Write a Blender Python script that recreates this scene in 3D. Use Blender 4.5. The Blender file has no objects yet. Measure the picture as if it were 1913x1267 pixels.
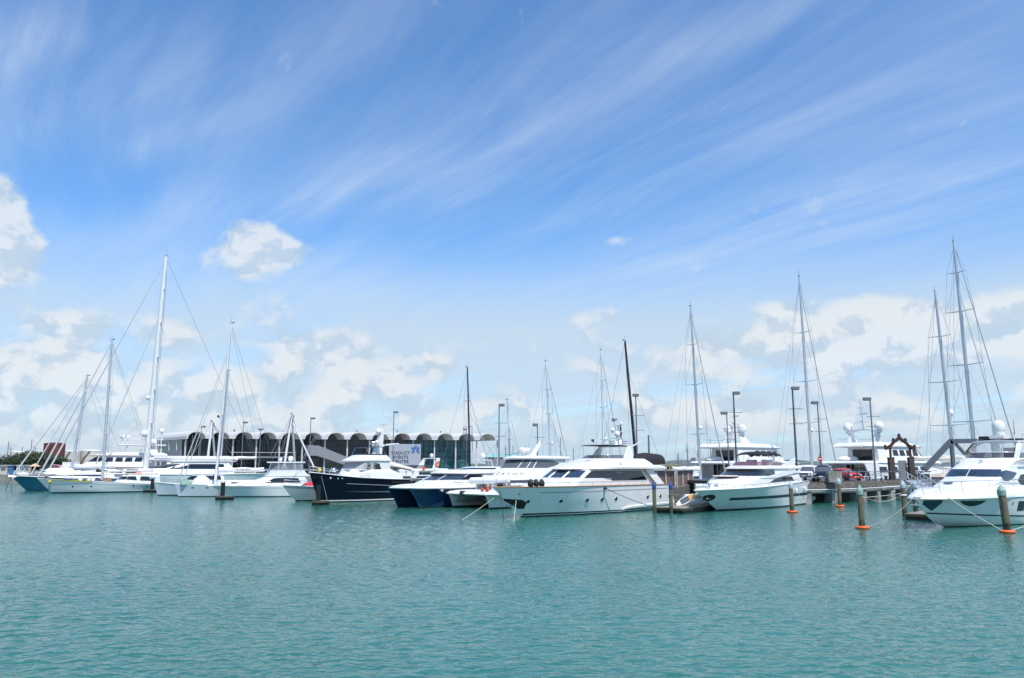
import bpy, math, random
from mathutils import Vector, Matrix
R = math.radians
C = bpy.context.scene.collection
scene = bpy.context.scene
# ------------------------------------------------------------------ camera
CAM_H = 4.2
PITCH = math.atan((869 - 633.5) / 1459.0)
cam = bpy.data.cameras.new("camera")
cam.sensor_width = 36.0
cam.lens = 1459.0 / 1913.0 * 36.0
cam.clip_start, cam.clip_end = 0.1, 30000
cam_o = bpy.data.objects.new("camera", cam); C.objects.link(cam_o)
cam_o.location = (0, 0, CAM_H)
cam_o.rotation_euler = (R(90) + PITCH, 0, 0)
scene.camera = cam_o
# ------------------------------------------------------------------ exposure
vs = scene.view_settings
vs.view_transform = 'Standard'; vs.look = 'None'; vs.exposure = 0.0; vs.gamma = 1.0
vs.use_curve_mapping = False
# ------------------------------------------------------------------ sun and sky
SUN_EL, SUN_AZ = 62.0, 152.0          # azimuth clockwise from +Y (the view direction)
sun = bpy.data.lights.new("sun", 'SUN')
sun.energy = 5.0; sun.angle = R(0.55); sun.color = (1.0, 0.965, 0.91)
sun_o = bpy.data.objects.new("sun", sun); C.objects.link(sun_o)
sd = Vector((math.sin(R(SUN_AZ)) * math.cos(R(SUN_EL)), math.cos(R(SUN_AZ)) * math.cos(R(SUN_EL)), math.sin(R(SUN_EL))))
sun_o.rotation_euler = sd.to_track_quat('Z', 'Y').to_euler()
sun_o.location = (0, 0, 60)


class NT:
    """small helper to write node trees as expressions"""
    def __init__(s, tree):
        s.t = tree; s.n = tree.nodes; s.l = tree.links
    def node(s, kind, **kw):
        n = s.n.new(kind)
        for k, v in kw.items(): setattr(n, k, v)
        return n
    def put(s, sock, v):
        if isinstance(v, bpy.types.NodeSocket): s.l.new(v, sock)
        elif v is not None:
            if hasattr(sock.default_value, '__len__') and not hasattr(v, '__len__'):
                v = [v] * len(sock.default_value)
            if hasattr(sock.default_value, '__len__') and len(sock.default_value) == 4 and len(v) == 3:
                v = (*v, 1)
            sock.default_value = v
    def m(s, op, a, b=None, c=None, clamp=False):
        n = s.node('ShaderNodeMath', operation=op, use_clamp=clamp)
        s.put(n.inputs[0], a)
        if b is not None: s.put(n.inputs[1], b)
        if c is not None: s.put(n.inputs[2], c)
        return n.outputs[0]
    def xyz(s, x, y, z=0.0):
        n = s.node('ShaderNodeCombineXYZ')
        for i, v in enumerate((x, y, z)): s.put(n.inputs[i], v)
        return n.outputs[0]
    def sep(s, v):
        n = s.node('ShaderNodeSeparateXYZ'); s.put(n.inputs[0], v)
        return n.outputs
    def vm(s, op, a, b=None):
        n = s.node('ShaderNodeVectorMath', operation=op)
        s.put(n.inputs[0], a)
        if b is not None: s.put(n.inputs[1], b)
        return n.outputs[0]
    def noise(s, v, scale=1.0, detail=4.0, rough=0.5, dist=0.0, lac=2.0, col=False):
        n = s.node('ShaderNodeTexNoise')
        s.put(n.inputs['Vector'], v); s.put(n.inputs['Scale'], scale); s.put(n.inputs['Detail'], detail)
        s.put(n.inputs['Roughness'], rough); s.put(n.inputs['Distortion'], dist); s.put(n.inputs['Lacunarity'], lac)
        return n.outputs['Color' if col else 'Fac']
    def step(s, v, a, b, lo=0.0, hi=1.0):
        n = s.node('ShaderNodeMapRange', interpolation_type='SMOOTHSTEP', clamp=True)
        s.put(n.inputs[0], v); s.put(n.inputs[1], a); s.put(n.inputs[2], b); s.put(n.inputs[3], lo); s.put(n.inputs[4], hi)
        return n.outputs[0]
    def mix(s, f, a, b, blend='MIX'):
        n = s.node('ShaderNodeMix', data_type='RGBA', blend_type=blend)
        s.put(n.inputs[0], f); s.put(n.inputs[6], a); s.put(n.inputs[7], b)
        return n.outputs[2]


def px_dir(px, py):
    a = (px - 956.5) / 1459.0; b = -(py - 633.5) / 1459.0
    cp, sp = math.cos(PITCH), math.sin(PITCH)
    return Vector((a, cp - sp * b, sp + cp * b)).normalized()


world = bpy.data.worlds.new("World"); scene.world = world
world.use_nodes = True
w = NT(world.node_tree); w.n.clear()
sky = w.node('ShaderNodeTexSky', sky_type='NISHITA', sun_disc=False)
sky.sun_elevation = R(SUN_EL); sky.sun_rotation = R(SUN_AZ)
sky.altitude = 0; sky.air_density = 1.0; sky.dust_density = 0.1; sky.ozone_density = 2.0
dirv = w.node('ShaderNodeTexCoord').outputs['Generated']
X, Y, Z = w.sep(dirv)
Zp = w.m('MAXIMUM', Z, 0.0)
el = w.m('ARCSINE', w.m('MINIMUM', Z, 1.0))                 # elevation, radians
az = w.m('ARCTAN2', X, Y)                                   # azimuth from +Y, radians
# --- high cirrus, long streaks drawn out on a flat layer
den = w.m('ADD', Zp, 0.06)
pxx, pyy = w.m('DIVIDE', X, den), w.m('DIVIDE', Y, den)
DX, DY = math.sin(R(-36)), math.cos(R(-36))
u = w.m('ADD', w.m('MULTIPLY', pxx, DX), w.m('MULTIPLY', pyy, DY))
v = w.m('SUBTRACT', w.m('MULTIPLY', pxx, DY), w.m('MULTIPLY', pyy, DX))
warp = w.noise(w.xyz(w.m('MULTIPLY', u, 0.35), w.m('MULTIPLY', v, 0.5), 7.7), 1.0, 2.0)
v2 = w.m('ADD', v, w.m('MULTIPLY', w.m('SUBTRACT', warp, 0.5), 0.9))
st1 = w.noise(w.xyz(w.m('MULTIPLY', u, 0.26), w.m('MULTIPLY', v2, 1.7), 1.3), 1.0, 5.0, 0.55)
st2 = w.noise(w.xyz(w.m('MULTIPLY', u, 1.1), w.m('MULTIPLY', v2, 6.5), 4.1), 1.0, 6.0, 0.62)
ci = w.m('ADD', w.m('MULTIPLY', st1, 0.62), w.m('MULTIPLY', st2, 0.38))
cirrus = w.m('MULTIPLY', w.step(ci, 0.36, 0.84), 0.30)
# a few long brushed streaks laid over the fine ones, each a line on the cirrus layer
def plane_pt(px, py):
    d = px_dir(px, py); return d.x / (d.z + 0.06), d.y / (d.z + 0.06)
wob = w.m('MULTIPLY', w.m('SUBTRACT', w.noise(w.xyz(w.m('MULTIPLY', pxx, 0.9), w.m('MULTIPLY', pyy, 0.9), 3.0), 1.0, 3.0, 0.5), 0.5), 0.5)
tex = w.step(w.m('ADD', w.m('MULTIPLY', st2, 0.7), w.m('MULTIPLY', st1, 0.3)), 0.18, 0.80)
def streak(a, b, width, amp):
    (x0, y0), (x1, y1) = plane_pt(*a), plane_pt(*b); L = math.hypot(x1 - x0, y1 - y0); ux, uy = (x1 - x0) / L, (y1 - y0) / L
    dx, dy = w.m('SUBTRACT', pxx, x0), w.m('SUBTRACT', pyy, y0)
    al = w.m('DIVIDE', w.m('ADD', w.m('MULTIPLY', dx, ux), w.m('MULTIPLY', dy, uy)), L)
    ac = w.m('ADD', w.m('SUBTRACT', w.m('MULTIPLY', dx, uy), w.m('MULTIPLY', dy, ux)), w.m('MULTIPLY', wob, width * 2.2))
    q = w.m('DIVIDE', ac, width); g = w.m('EXPONENT', w.m('MULTIPLY', w.m('MULTIPLY', q, q), -1.0))
    ends = w.m('MULTIPLY', w.step(al, -0.25, 0.3), w.step(al, 1.3, 0.7))
    return w.m('MULTIPLY', w.m('MULTIPLY', g, ends), w.m('MULTIPLY', tex, amp * 0.52))
for sk in [((1990, 245), (1100, 545), .34, .5), ((1913, 330), (1250, 560), .5, .4), ((1350, 0), (830, 400), .15, .26), ((1180, 130), (760, 400), .13, .28), ((775, 280), (500, 410), .10, .55),
           ((430, 80), (0, 270), .12, .5), ((470, 175), (190, 330), .10, .35), ((760, -20), (330, 260), .11, .3), ((1600, -20), (1180, 120), .09, .4), ((1913, 100), (1350, 290), .13, .3),
           ((420, 350), (160, 480), .16, .5), ((830, 520), (330, 640), .5, .6), ((1000, 120), (560, 390), .09, .3), ((250, 0), (-80, 140), .10, .4), ((640, 500), (60, 620), .4, .5), ((330, 240), (230, 300), .06, .4), ((900, 250), (640, 400), .08, .3), ((1500, 120), (1050, 330), .1, .32), ((1250, 330), (900, 470), .14, .3), ((120, 30), (-60, 130), .08, .4)]:
    cirrus = w.m('ADD', cirrus, streak(*sk))
# a veil that thickens towards the horizon
veil = w.step(el, R(17.5), R(7.5), 0.0, 0.92)
veil_n = w.noise(w.xyz(w.m('MULTIPLY', u, 0.16), w.m('MULTIPLY', v2, 0.9), 9.4), 1.0, 5.0, 0.6)
veil = w.m('MULTIPLY', veil, w.step(veil_n, 0.28, 0.6, 0.5, 1.12))
# --- cumulus: noise on a stretched dome, thresholded by a coverage map
cv = w.xyz(az, w.m('MULTIPLY', el, 1.25), 0.0)
wv = w.vm('ADD', cv, w.vm('MULTIPLY', w.vm('SUBTRACT', w.noise(cv, 12.0, 3.0, 0.5, col=True), (0.5, 0.5, 0.5)), (0.055, 0.055, 0.0)))
def puff(vec):
    return w.noise(vec, 14.0, 9.0, 0.52, 0.0, 2.1)
n0 = puff(wv)
n1 = puff(w.vm('ADD', wv, (-0.006, 0.020, 0.0)))
lowc = w.step(el, R(9.0), R(4.0), 0.0, 0.22)                # bank of clouds low in the sky
left = w.step(az, R(2), R(-22), 0.0, 0.20)
cover = w.m('ADD', lowc, w.m('MULTIPLY', left, w.step(el, R(14), R(9))))
def blob(px, py, rx, ry, amp):
    d = px_dir(px, py); a0 = math.atan2(d.x, d.y); e0 = math.asin(d.z)
    f = 1459.0
    qa = w.m('DIVIDE', w.m('SUBTRACT', az, a0), rx / f)
    qe = w.m('DIVIDE', w.m('SUBTRACT', el, e0), ry / f)
    r2 = w.m('ADD', w.m('MULTIPLY', qa, qa), w.m('MULTIPLY', qe, qe))
    return w.m('MULTIPLY', w.m('EXPONENT', w.m('MULTIPLY', w.m('MULTIPLY', r2, r2), -1.0)), amp)
for b in [(474, 450, 70, 40, .40), (545, 478, 50, 28, .32), (425, 488, 62, 30, .26), (485, 510, 50, 20, .22), (22, 470, 66, 52, .40), (-8, 380, 50, 46, .40), (1195, 572, 62, 30, .20), (1155, 452, 44, 13, .17), (1110, 590, 60, 18, .12),
          (620, 655, 120, 45, .2), (130, 612, 70, 28, .2), (110, 672, 90, 30, .2), (330, 620, 50, 30, .16), (1540, 580, 150, 38, .3), (1800, 610, 190, 55, .34), (1600, 640, 380, 75, .16), (1250, 680, 160, 40, .12), (1040, 640, 260, 60, .13), (900, 770, 120, 36, .10), (1135, 450, 40, 12, .08), (1380, 640, 110, 26, .2), (1600, 650, 200, 40, .2),
          (780, 690, 60, 36, .2), (1240, 765, 80, 30, .2), (1390, 775, 90, 34, .2), (1650, 770, 90, 30, .12)]:
    cover = w.m('ADD', cover, blob(*b))
dens = w.m('ADD', n0, w.m('SUBTRACT', cover, 0.70))
mask = w.step(dens, -0.05, 0.19)
lit = w.step(w.m('SUBTRACT', n0, n1), -0.065, 0.04)            # sunlit upper flank against shaded base
thick = w.step(dens, 0.05, 0.30)
white_c, grey_c = (8.4, 8.75, 9.0), (5.2, 6.45, 7.75)
cum = w.mix(w.m('ADD', w.m('MULTIPLY', lit, 0.8), w.m('MULTIPLY', thick, 0.2), clamp=True), grey_c, white_c)
base = w.mix(1.0, sky.outputs[0], (1.0, 1.54, 2.0), 'MULTIPLY')
c1 = w.mix(w.m('MINIMUM', cirrus, 0.8), base, (7.0, 8.2, 9.6))
c2 = w.mix(w.m('MINIMUM', veil, 0.9), c1, (5.9, 7.15, 8.4))
c3 = w.mix(w.m('MULTIPLY', mask, 0.80), c2, cum)
# thin pale air along the horizon
hz = w.step(el, R(4.5), R(-0.5), 0.0, 0.6)
c4 = w.mix(hz, c3, (4.8, 6.2, 7.6))
bg = w.node('ShaderNodeBackground'); w.put(bg.inputs[0], c4); bg.inputs[1].default_value = 0.1
wo = w.node('ShaderNodeOutputWorld'); w.l.new(bg.outputs[0], wo.inputs[0])
# ------------------------------------------------------------------ materials
def mat(name, col, rough=0.5, metal=0.0, spec=0.5, coat=0.0, var=0.0, vscale=2.0, bump=0.0, bscale=20.0, alpha=1.0, col2=None, stretch=(1, 1, 1), emit=None):
    m = bpy.data.materials.new(name); m.use_nodes = True
    t = NT(m.node_tree); p = t.n['Principled BSDF']
    p.inputs['Roughness'].default_value = rough; p.inputs['Metallic'].default_value = metal
    p.inputs['Specular IOR Level'].default_value = spec; p.inputs['Coat Weight'].default_value = coat
    p.inputs['Coat Roughness'].default_value = 0.06
    p.inputs['Base Color'].default_value = (*col, 1)
    p.inputs['Alpha'].default_value = alpha
    if var or col2 or bump:
        tc = t.node('ShaderNodeTexCoord').outputs['Object']
        if stretch != (1, 1, 1): tc = t.vm('MULTIPLY', tc, stretch)
        if var or col2:
            n = t.noise(tc, vscale, 6.0, 0.6)
            lo = tuple(c * (1 - var) for c in col) if col2 is None else col
            hi = tuple(min(1, c * (1 + var)) for c in col) if col2 is None else col2
            t.put(p.inputs['Base Color'], t.mix(t.step(n, 0.32, 0.68), lo, hi))
        if bump:
            b = t.node('ShaderNodeBump'); b.inputs['Strength'].default_value = bump; b.inputs['Distance'].default_value = 0.05
            t.put(b.inputs['Height'], t.noise(tc, bscale, 4.0, 0.6)); t.put(p.inputs['Normal'], b.outputs[0])
    return m

M = {}
M['white'] = mat('gelcoat_white', (0.80, 0.79, 0.76), 0.22, coat=0.3, var=0.035, vscale=0.8)
M['cream'] = mat('gelcoat_cream', (0.77, 0.755, 0.70), 0.25, coat=0.3, var=0.03, vscale=0.8)
M['deck'] = mat('deck_nonslip', (0.74, 0.735, 0.70), 0.6, var=0.06, vscale=1.5)
M['silver'] = mat('hull_silver', (0.56, 0.60, 0.60), 0.25, coat=0.3, var=0.04, vscale=0.6)
M['palegrey'] = mat('hull_pale_grey', (0.62, 0.66, 0.68), 0.25, coat=0.3, var=0.04, vscale=0.6)
M['navy'] = mat('hull_navy', (0.004, 0.006, 0.016), 0.10, spec=0.35)
M['teal_blue'] = mat('hull_teal_blue', (0.012, 0.10, 0.17), 0.2, coat=0.4)
M['cat_blue'] = mat('hull_catamaran_blue', (0.012, 0.045, 0.11), 0.15, coat=0.5)
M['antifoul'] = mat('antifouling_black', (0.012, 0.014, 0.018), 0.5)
M['antifoul_b'] = mat('antifouling_blue', (0.015, 0.06, 0.08), 0.5)
M['stripe_navy'] = mat('stripe_navy', (0.01, 0.014, 0.025), 0.2)
M['stripe_grey'] = mat('stripe_grey', (0.12, 0.13, 0.14), 0.3)
M['glass'] = mat('window_glass_dark', (0.012, 0.014, 0.018), 0.04, spec=0.7)
M['glass_blue'] = mat('window_glass_blue', (0.03, 0.05, 0.085), 0.05, spec=0.8)
M['glass_grey'] = mat('window_glass_grey', (0.10, 0.11, 0.12), 0.06, spec=0.7)
M['tint'] = mat('windscreen_tinted', (0.05, 0.045, 0.05), 0.05, spec=0.7, alpha=0.72)
M['tint_red'] = mat('windscreen_rose', (0.16, 0.07, 0.08), 0.06, spec=0.6, alpha=0.75)
M['clear'] = mat('clear_vinyl', (0.5, 0.53, 0.56), 0.12, spec=0.7, alpha=0.35)
M['screen_cover'] = mat('windscreen_cover_mesh', (0.40, 0.39, 0.40), 0.8, var=0.08, vscale=1.2)
M['teak'] = mat('teak', (0.30, 0.17, 0.09), 0.55, var=0.2, vscale=4, stretch=(0.3, 4, 1))
M['teak_rail'] = mat('teak_rail', (0.36, 0.19, 0.10), 0.4, var=0.15, vscale=3)
M['canvas_black'] = mat('canvas_black', (0.014, 0.014, 0.016), 0.85, bump=0.3, bscale=6)
M['canvas_white'] = mat('canvas_white', (0.78, 0.77, 0.75), 0.85, bump=0.5, bscale=3, var=0.05)
M['canvas_cream'] = mat('canvas_cream', (0.62, 0.56, 0.47), 0.85, bump=0.4, bscale=4, var=0.06)
M['canvas_navy'] = mat('canvas_navy', (0.02, 0.03, 0.07), 0.85, bump=0.4, bscale=4)
M['canvas_green'] = mat('canvas_green', (0.22, 0.36, 0.27), 0.85, bump=0.4, bscale=4)
M['steel'] = mat('stainless', (0.62, 0.63, 0.64), 0.18, metal=1.0)
M['alu'] = mat('mast_aluminium', (0.55, 0.57, 0.59), 0.38, metal=0.35, var=0.05, vscale=1.0)
M['mastwhite'] = mat('mast_white', (0.72, 0.73, 0.73), 0.35)
M['carbon'] = mat('mast_carbon', (0.012, 0.014, 0.018), 0.3)
M['wire'] = mat('rigging_wire', (0.20, 0.21, 0.22), 0.4, metal=0.5)
M['sailroll'] = mat('furled_sail', (0.50, 0.52, 0.53), 0.7)
M['rubber'] = mat('rubber_black', (0.012, 0.012, 0.013), 0.6)
M['hyp'] = mat('inflatable_grey', (0.60, 0.61, 0.61), 0.5)
M['orange'] = mat('float_orange', (0.85, 0.13, 0.02), 0.45, var=0.15, vscale=5)
M['red'] = mat('paint_red', (0.55, 0.02, 0.02), 0.3, coat=0.4)
M['yellow'] = mat('cover_yellow', (0.75, 0.55, 0.03), 0.7)
M['blue'] = mat('plastic_blue', (0.02, 0.065, 0.24), 0.45)
M['capblue'] = mat('pile_cap_pale_blue', (0.40, 0.48, 0.51), 0.5, var=.12, vscale=6)
M['capgreen'] = mat('pile_cap_green', (0.25, 0.36, 0.30), 0.5, var=0.15, vscale=6)
M['concrete'] = mat('concrete', (0.27, 0.255, 0.23), 0.85, var=0.3, vscale=1.2, bump=0.4, bscale=8)
M['concrete_d'] = mat('concrete_stained', (0.09, 0.078, 0.065), 0.9, col2=(0.22, 0.195, 0.165), vscale=1.6, stretch=(1, 1, 3), bump=0.5, bscale=6)
M['lampgrey'] = mat('lamp_post_grey', (0.17, 0.19, 0.205), 0.5, metal=0.2)
M['lampgreen'] = mat('lamp_post_green', (0.06, 0.095, 0.10), 0.5, metal=0.2)
M['paintgrey'] = mat('steel_grey_paint', (0.23, 0.25, 0.27), 0.5)
M['darkmetal'] = mat('dark_metal', (0.03, 0.033, 0.036), 0.5)
M['black'] = mat('black_plastic', (0.015, 0.015, 0.016), 0.5)
M['pagoda'] = mat('gate_red_brown', (0.07, 0.022, 0.018), 0.6, var=0.2)
M['whitepaint'] = mat('white_paint', (0.78, 0.78, 0.76), 0.5, var=0.03)
M['tank'] = mat('tank_pale', (0.55, 0.50, 0.43), 0.7, var=0.08, vscale=0.3)
M['asphalt'] = mat('asphalt', (0.06, 0.06, 0.062), 0.9, var=0.2, vscale=3)
M['bluebox'] = mat('kiosk_blue', (0.03, 0.22, 0.5), 0.5)
M['parasolc'] = mat('parasol_canvas', (0.75, 0.42, 0.25), 0.8)
M['gantry'] = mat('gantry_grey', (0.10, 0.12, 0.14), 0.5)
M['buoyred'] = mat('buoy_red_orange', (0.55, 0.07, 0.03), 0.5, var=.2, vscale=6)
M['tree_leaf'] = mat('foliage', (0.018, 0.034, 0.012), 0.7, col2=(0.055, 0.085, 0.03), vscale=0.7)
M['bark'] = mat('bark', (0.10, 0.075, 0.055), 0.9, var=0.3)
M['soil'] = mat('soil', (0.08, 0.07, 0.05), 0.95, var=0.3)
M['nosepad'] = mat('orange_pad', (0.72, 0.36, 0.10), 0.6)

def wood_mat(name, lo, hi, wet=True):
    m = bpy.data.materials.new(name); m.use_nodes = True
    t = NT(m.node_tree); p = t.n['Principled BSDF']
    tc = t.node('ShaderNodeTexCoord').outputs['Object']
    n = t.noise(t.vm('MULTIPLY', tc, (6, 6, 0.7)), 2.0, 6.0, 0.65)
    col = t.mix(t.step(n, 0.3, 0.7), lo, hi)
    if wet:                                                   # weed and tide mark on the pile itself
        zz = t.sep(tc)[2]
        edge = t.m('ADD', zz, t.m('MULTIPLY', t.m('SUBTRACT', t.noise(tc, 3.0, 3.0), 0.5), 0.5))
        col = t.mix(t.step(edge, 0.75, 0.45), col, (0.035, 0.04, 0.022))
        col = t.mix(t.m('MULTIPLY', t.step(edge, 2.3, 0.9), 0.45), col, (0.09, 0.11, 0.055))
    t.put(p.inputs['Base Color'], col); p.inputs['Roughness'].default_value = 0.85
    b = t.node('ShaderNodeBump'); b.inputs['Strength'].default_value = 0.5; b.inputs['Distance'].default_value = 0.03
    t.put(b.inputs['Height'], n); t.put(p.inputs['Normal'], b.outputs[0])
    return m
M['pile'] = wood_mat('pile_timber', (0.10, 0.08, 0.05), (0.24, 0.20, 0.135))
M['planks'] = wood_mat('deck_planks', (0.16, 0.14, 0.115), (0.34, 0.30, 0.25), wet=False)

def board_mat(name, a, b, c, width):
    """upright boards of uneven tone"""
    m = bpy.data.materials.new(name); m.use_nodes = True
    t = NT(m.node_tree); p = t.n['Principled BSDF']
    tc = t.node('ShaderNodeTexCoord').outputs['Object']
    x, y, z = t.sep(tc)
    k = t.m('FLOOR', t.m('DIVIDE', t.m('ADD', x, y), width))
    wn = t.node('ShaderNodeTexWhiteNoise', noise_dimensions='1D'); t.put(wn.inputs['W'], k)
    fr = t.m('FRACT', t.m('DIVIDE', t.m('ADD', x, y), width))
    col = t.mix(wn.outputs['Value'], a, b)
    col = t.mix(t.m('MULTIPLY', t.m('LESS_THAN', fr, 0.08), 0.8), col, c)
    t.put(p.inputs['Base Color'], col); p.inputs['Roughness'].default_value = 0.8
    return m
M['boards'] = board_mat('fence_boards', (0.13, 0.075, 0.06), (0.27, 0.20, 0.165), (0.02, 0.015, 0.012), 0.16)

def water_mat():
    m = bpy.data.materials.new('harbour_water'); m.use_nodes = True
    t = NT(m.node_tree); p = t.n['Principled BSDF']
    tc = t.node('ShaderNodeTexCoord').outputs['Object']
    big = t.noise(t.vm('MULTIPLY', tc, (0.02, 0.035, 1)), 1.0, 3.0, 0.5)
    col = t.mix(t.step(big, 0.35, 0.65), (0.024, 0.130, 0.101), (0.032, 0.155, 0.122))
    t.put(p.inputs['Base Color'], col)
    p.inputs['Roughness'].default_value = 0.10; p.inputs['IOR'].default_value = 1.33
    p.subsurface_method = 'BURLEY'; p.inputs['Subsurface Weight'].default_value = 1.0       # murky water: light spreads under the surface
    p.inputs['Subsurface Radius'].default_value = (0.6, 1.0, 1.0); p.inputs['Subsurface Scale'].default_value = 5.0
    # wind ripples of three sizes, their strength patchy over the basin
    gust = t.step(t.noise(t.vm('MULTIPLY', tc, (0.05, 0.016, 1)), 1.0, 3.0, 0.55), 0.3, 0.7, 0.62, 1.0)
    a = t.noise(t.vm('MULTIPLY', tc, (0.9, 1.5, 1)), 1.0, 3.0, 0.5, 0.6)
    b = t.noise(t.vm('MULTIPLY', tc, (2.3, 3.3, 1)), 1.0, 1.5, 0.45, 0.5)
    c = t.noise(t.vm('MULTIPLY', tc, (4.6, 6.4, 1)), 1.0, 1.0, 0.45, 0.3)
    h = t.m('ADD', t.m('MULTIPLY', a, 0.02), t.m('ADD', t.m('MULTIPLY', b, 0.085), t.m('MULTIPLY', c, 0.034)))
    h = t.m('MULTIPLY', h, gust)
    bp = t.node('ShaderNodeBump'); bp.inputs['Strength'].default_value = 1.0; bp.inputs['Distance'].default_value = 1.0
    t.put(bp.inputs['Height'], h); t.put(p.inputs['Normal'], bp.outputs[0])
    return m
M['water'] = water_mat()
# ------------------------------------------------------------------ harbour water: one sheet, with real wavelets over the near basin
def make_water():
    import numpy as np
    rng = np.random.default_rng(5)
    xs = np.arange(-84, 84.01, 0.16)
    ys = [12.0]
    while ys[-1] < 124: ys.append(ys[-1] + 0.062 + 0.0042 * (ys[-1] - 12))
    ys = np.array(ys); Xg, Yg = np.meshgrid(xs, ys, indexing='ij'); Zg = np.zeros_like(Xg)
    gust = 0.9 + 0.08 * np.sin(Xg * .11 + 1.3 * np.sin(Yg * .07)) + 0.07 * np.sin(Yg * .19 + 1.7 * np.sin(Xg * .06 + 2))
    for k in range(44):
        lam = 0.30 * (0.95 / 0.30) ** rng.random(); a = R(90) + rng.normal(0, 0.85)      # crests lie mostly across the view
        kx, ky = math.cos(a) * 2 * math.pi / lam, math.sin(a) * 2 * math.pi / lam
        amp = 0.0030 * lam ** 0.95
        fade = np.clip((lam / (2.2 * (0.062 + 0.0042 * (Yg - 12)))) - 0.3, 0, 1)       # shorter ripples than the sheet can carry are left to the bump
        Zg += amp * fade * np.sin(kx * Xg + ky * Yg + rng.random() * 6.283 + 0.8 * np.sin(0.21 * Xg + k) * np.sin(0.17 * Yg + 2 * k))
    edge = np.clip(np.minimum(np.minimum(Xg + 84, 84 - Xg), np.minimum(Yg - 12, 124 - Yg)) / 3.0, 0, 1)
    Zg *= gust * edge
    nx, ny = Xg.shape
    v = np.stack([Xg.ravel(), Yg.ravel(), Zg.ravel()], 1)
    i, j = np.meshgrid(np.arange(nx - 1), np.arange(ny - 1), indexing='ij'); q = (i * ny + j).ravel()
    f = np.stack([q, q + ny, q + ny + 1, q + 1], 1)
    x0, x1, y0, y1 = xs[0], xs[-1], ys[0], ys[-1]; b = len(v)
    far = np.array([(-9000, -60, 0), (9000, -60, 0), (9000, 14000, 0), (-9000, 14000, 0), (x0, y0, 0), (x1, y0, 0), (x1, y1, 0), (x0, y1, 0)], float)
    v = np.concatenate([v, far]); f = np.concatenate([f, b + np.array([(0, 1, 5, 4), (1, 2, 6, 5), (2, 3, 7, 6), (3, 0, 4, 7)])])
    me = bpy.data.meshes.new('water'); me.vertices.add(len(v)); me.vertices.foreach_set('co', v.ravel())
    me.loops.add(4 * len(f)); me.loops.foreach_set('vertex_index', f.ravel().astype(np.int32))
    me.polygons.add(len(f)); me.polygons.foreach_set('loop_start', np.arange(0, 4 * len(f), 4, dtype=np.int32))
    me.polygons.foreach_set('use_smooth', np.ones(len(f), bool))
    me.update(calc_edges=True); me.validate()
    me.materials.append(M['water'])
    o = bpy.data.objects.new('water', me); C.objects.link(o); o['kind'] = 'structure'
make_water()
# ------------------------------------------------------------------ placing things: from a pixel of the photograph to a point of the world
F_PX = 1459.0
def ray(px, py):
    a = (px - 956.5) / F_PX; b = -(py - 633.5) / F_PX
    cp, sp = math.cos(PITCH), math.sin(PITCH)
    return Vector((a, cp - sp * b, sp + cp * b))
def ground(px, py, z=0.0):
    d = ray(px, py); t = (z - CAM_H) / d.z
    return Vector((d.x * t, d.y * t, z))
def at(px, py, y):
    d = ray(px, py); t = y / d.y
    return Vector((d.x * t, y, CAM_H + d.z * t))
# ------------------------------------------------------------------ mesh building
import bmesh
def V(*a): return Vector(a)
def lerp(a, b, t): return a + (b - a) * t
def interp(tab, x):
    """piecewise linear table [(x, y), ...] sorted by x"""
    if x <= tab[0][0]: return tab[0][1]
    for (x0, y0), (x1, y1) in zip(tab, tab[1:]):
        if x <= x1: return y0 + (y1 - y0) * (x - x0) / (x1 - x0) if x1 > x0 else y1
    return tab[-1][1]
def smooth_tab(tab, n=24):
    """the same table drawn through a smooth curve"""
    xs = [p[0] for p in tab]; ys = [p[1] for p in tab]; k = len(tab); out = []
    m = []
    for i in range(k):
        a, b = max(0, i - 1), min(k - 1, i + 1)
        m.append((ys[b] - ys[a]) / (xs[b] - xs[a]))
    for i in range(k - 1):
        h = xs[i + 1] - xs[i]; c = max(2, n // (k - 1))
        for j in range(c):
            t = j / c
            out.append((xs[i] + h * t, (2*t**3 - 3*t*t + 1) * ys[i] + (t**3 - 2*t*t + t) * h * m[i] + (-2*t**3 + 3*t*t) * ys[i + 1] + (t**3 - t*t) * h * m[i + 1]))
    out.append(tab[-1])
    return out

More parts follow.
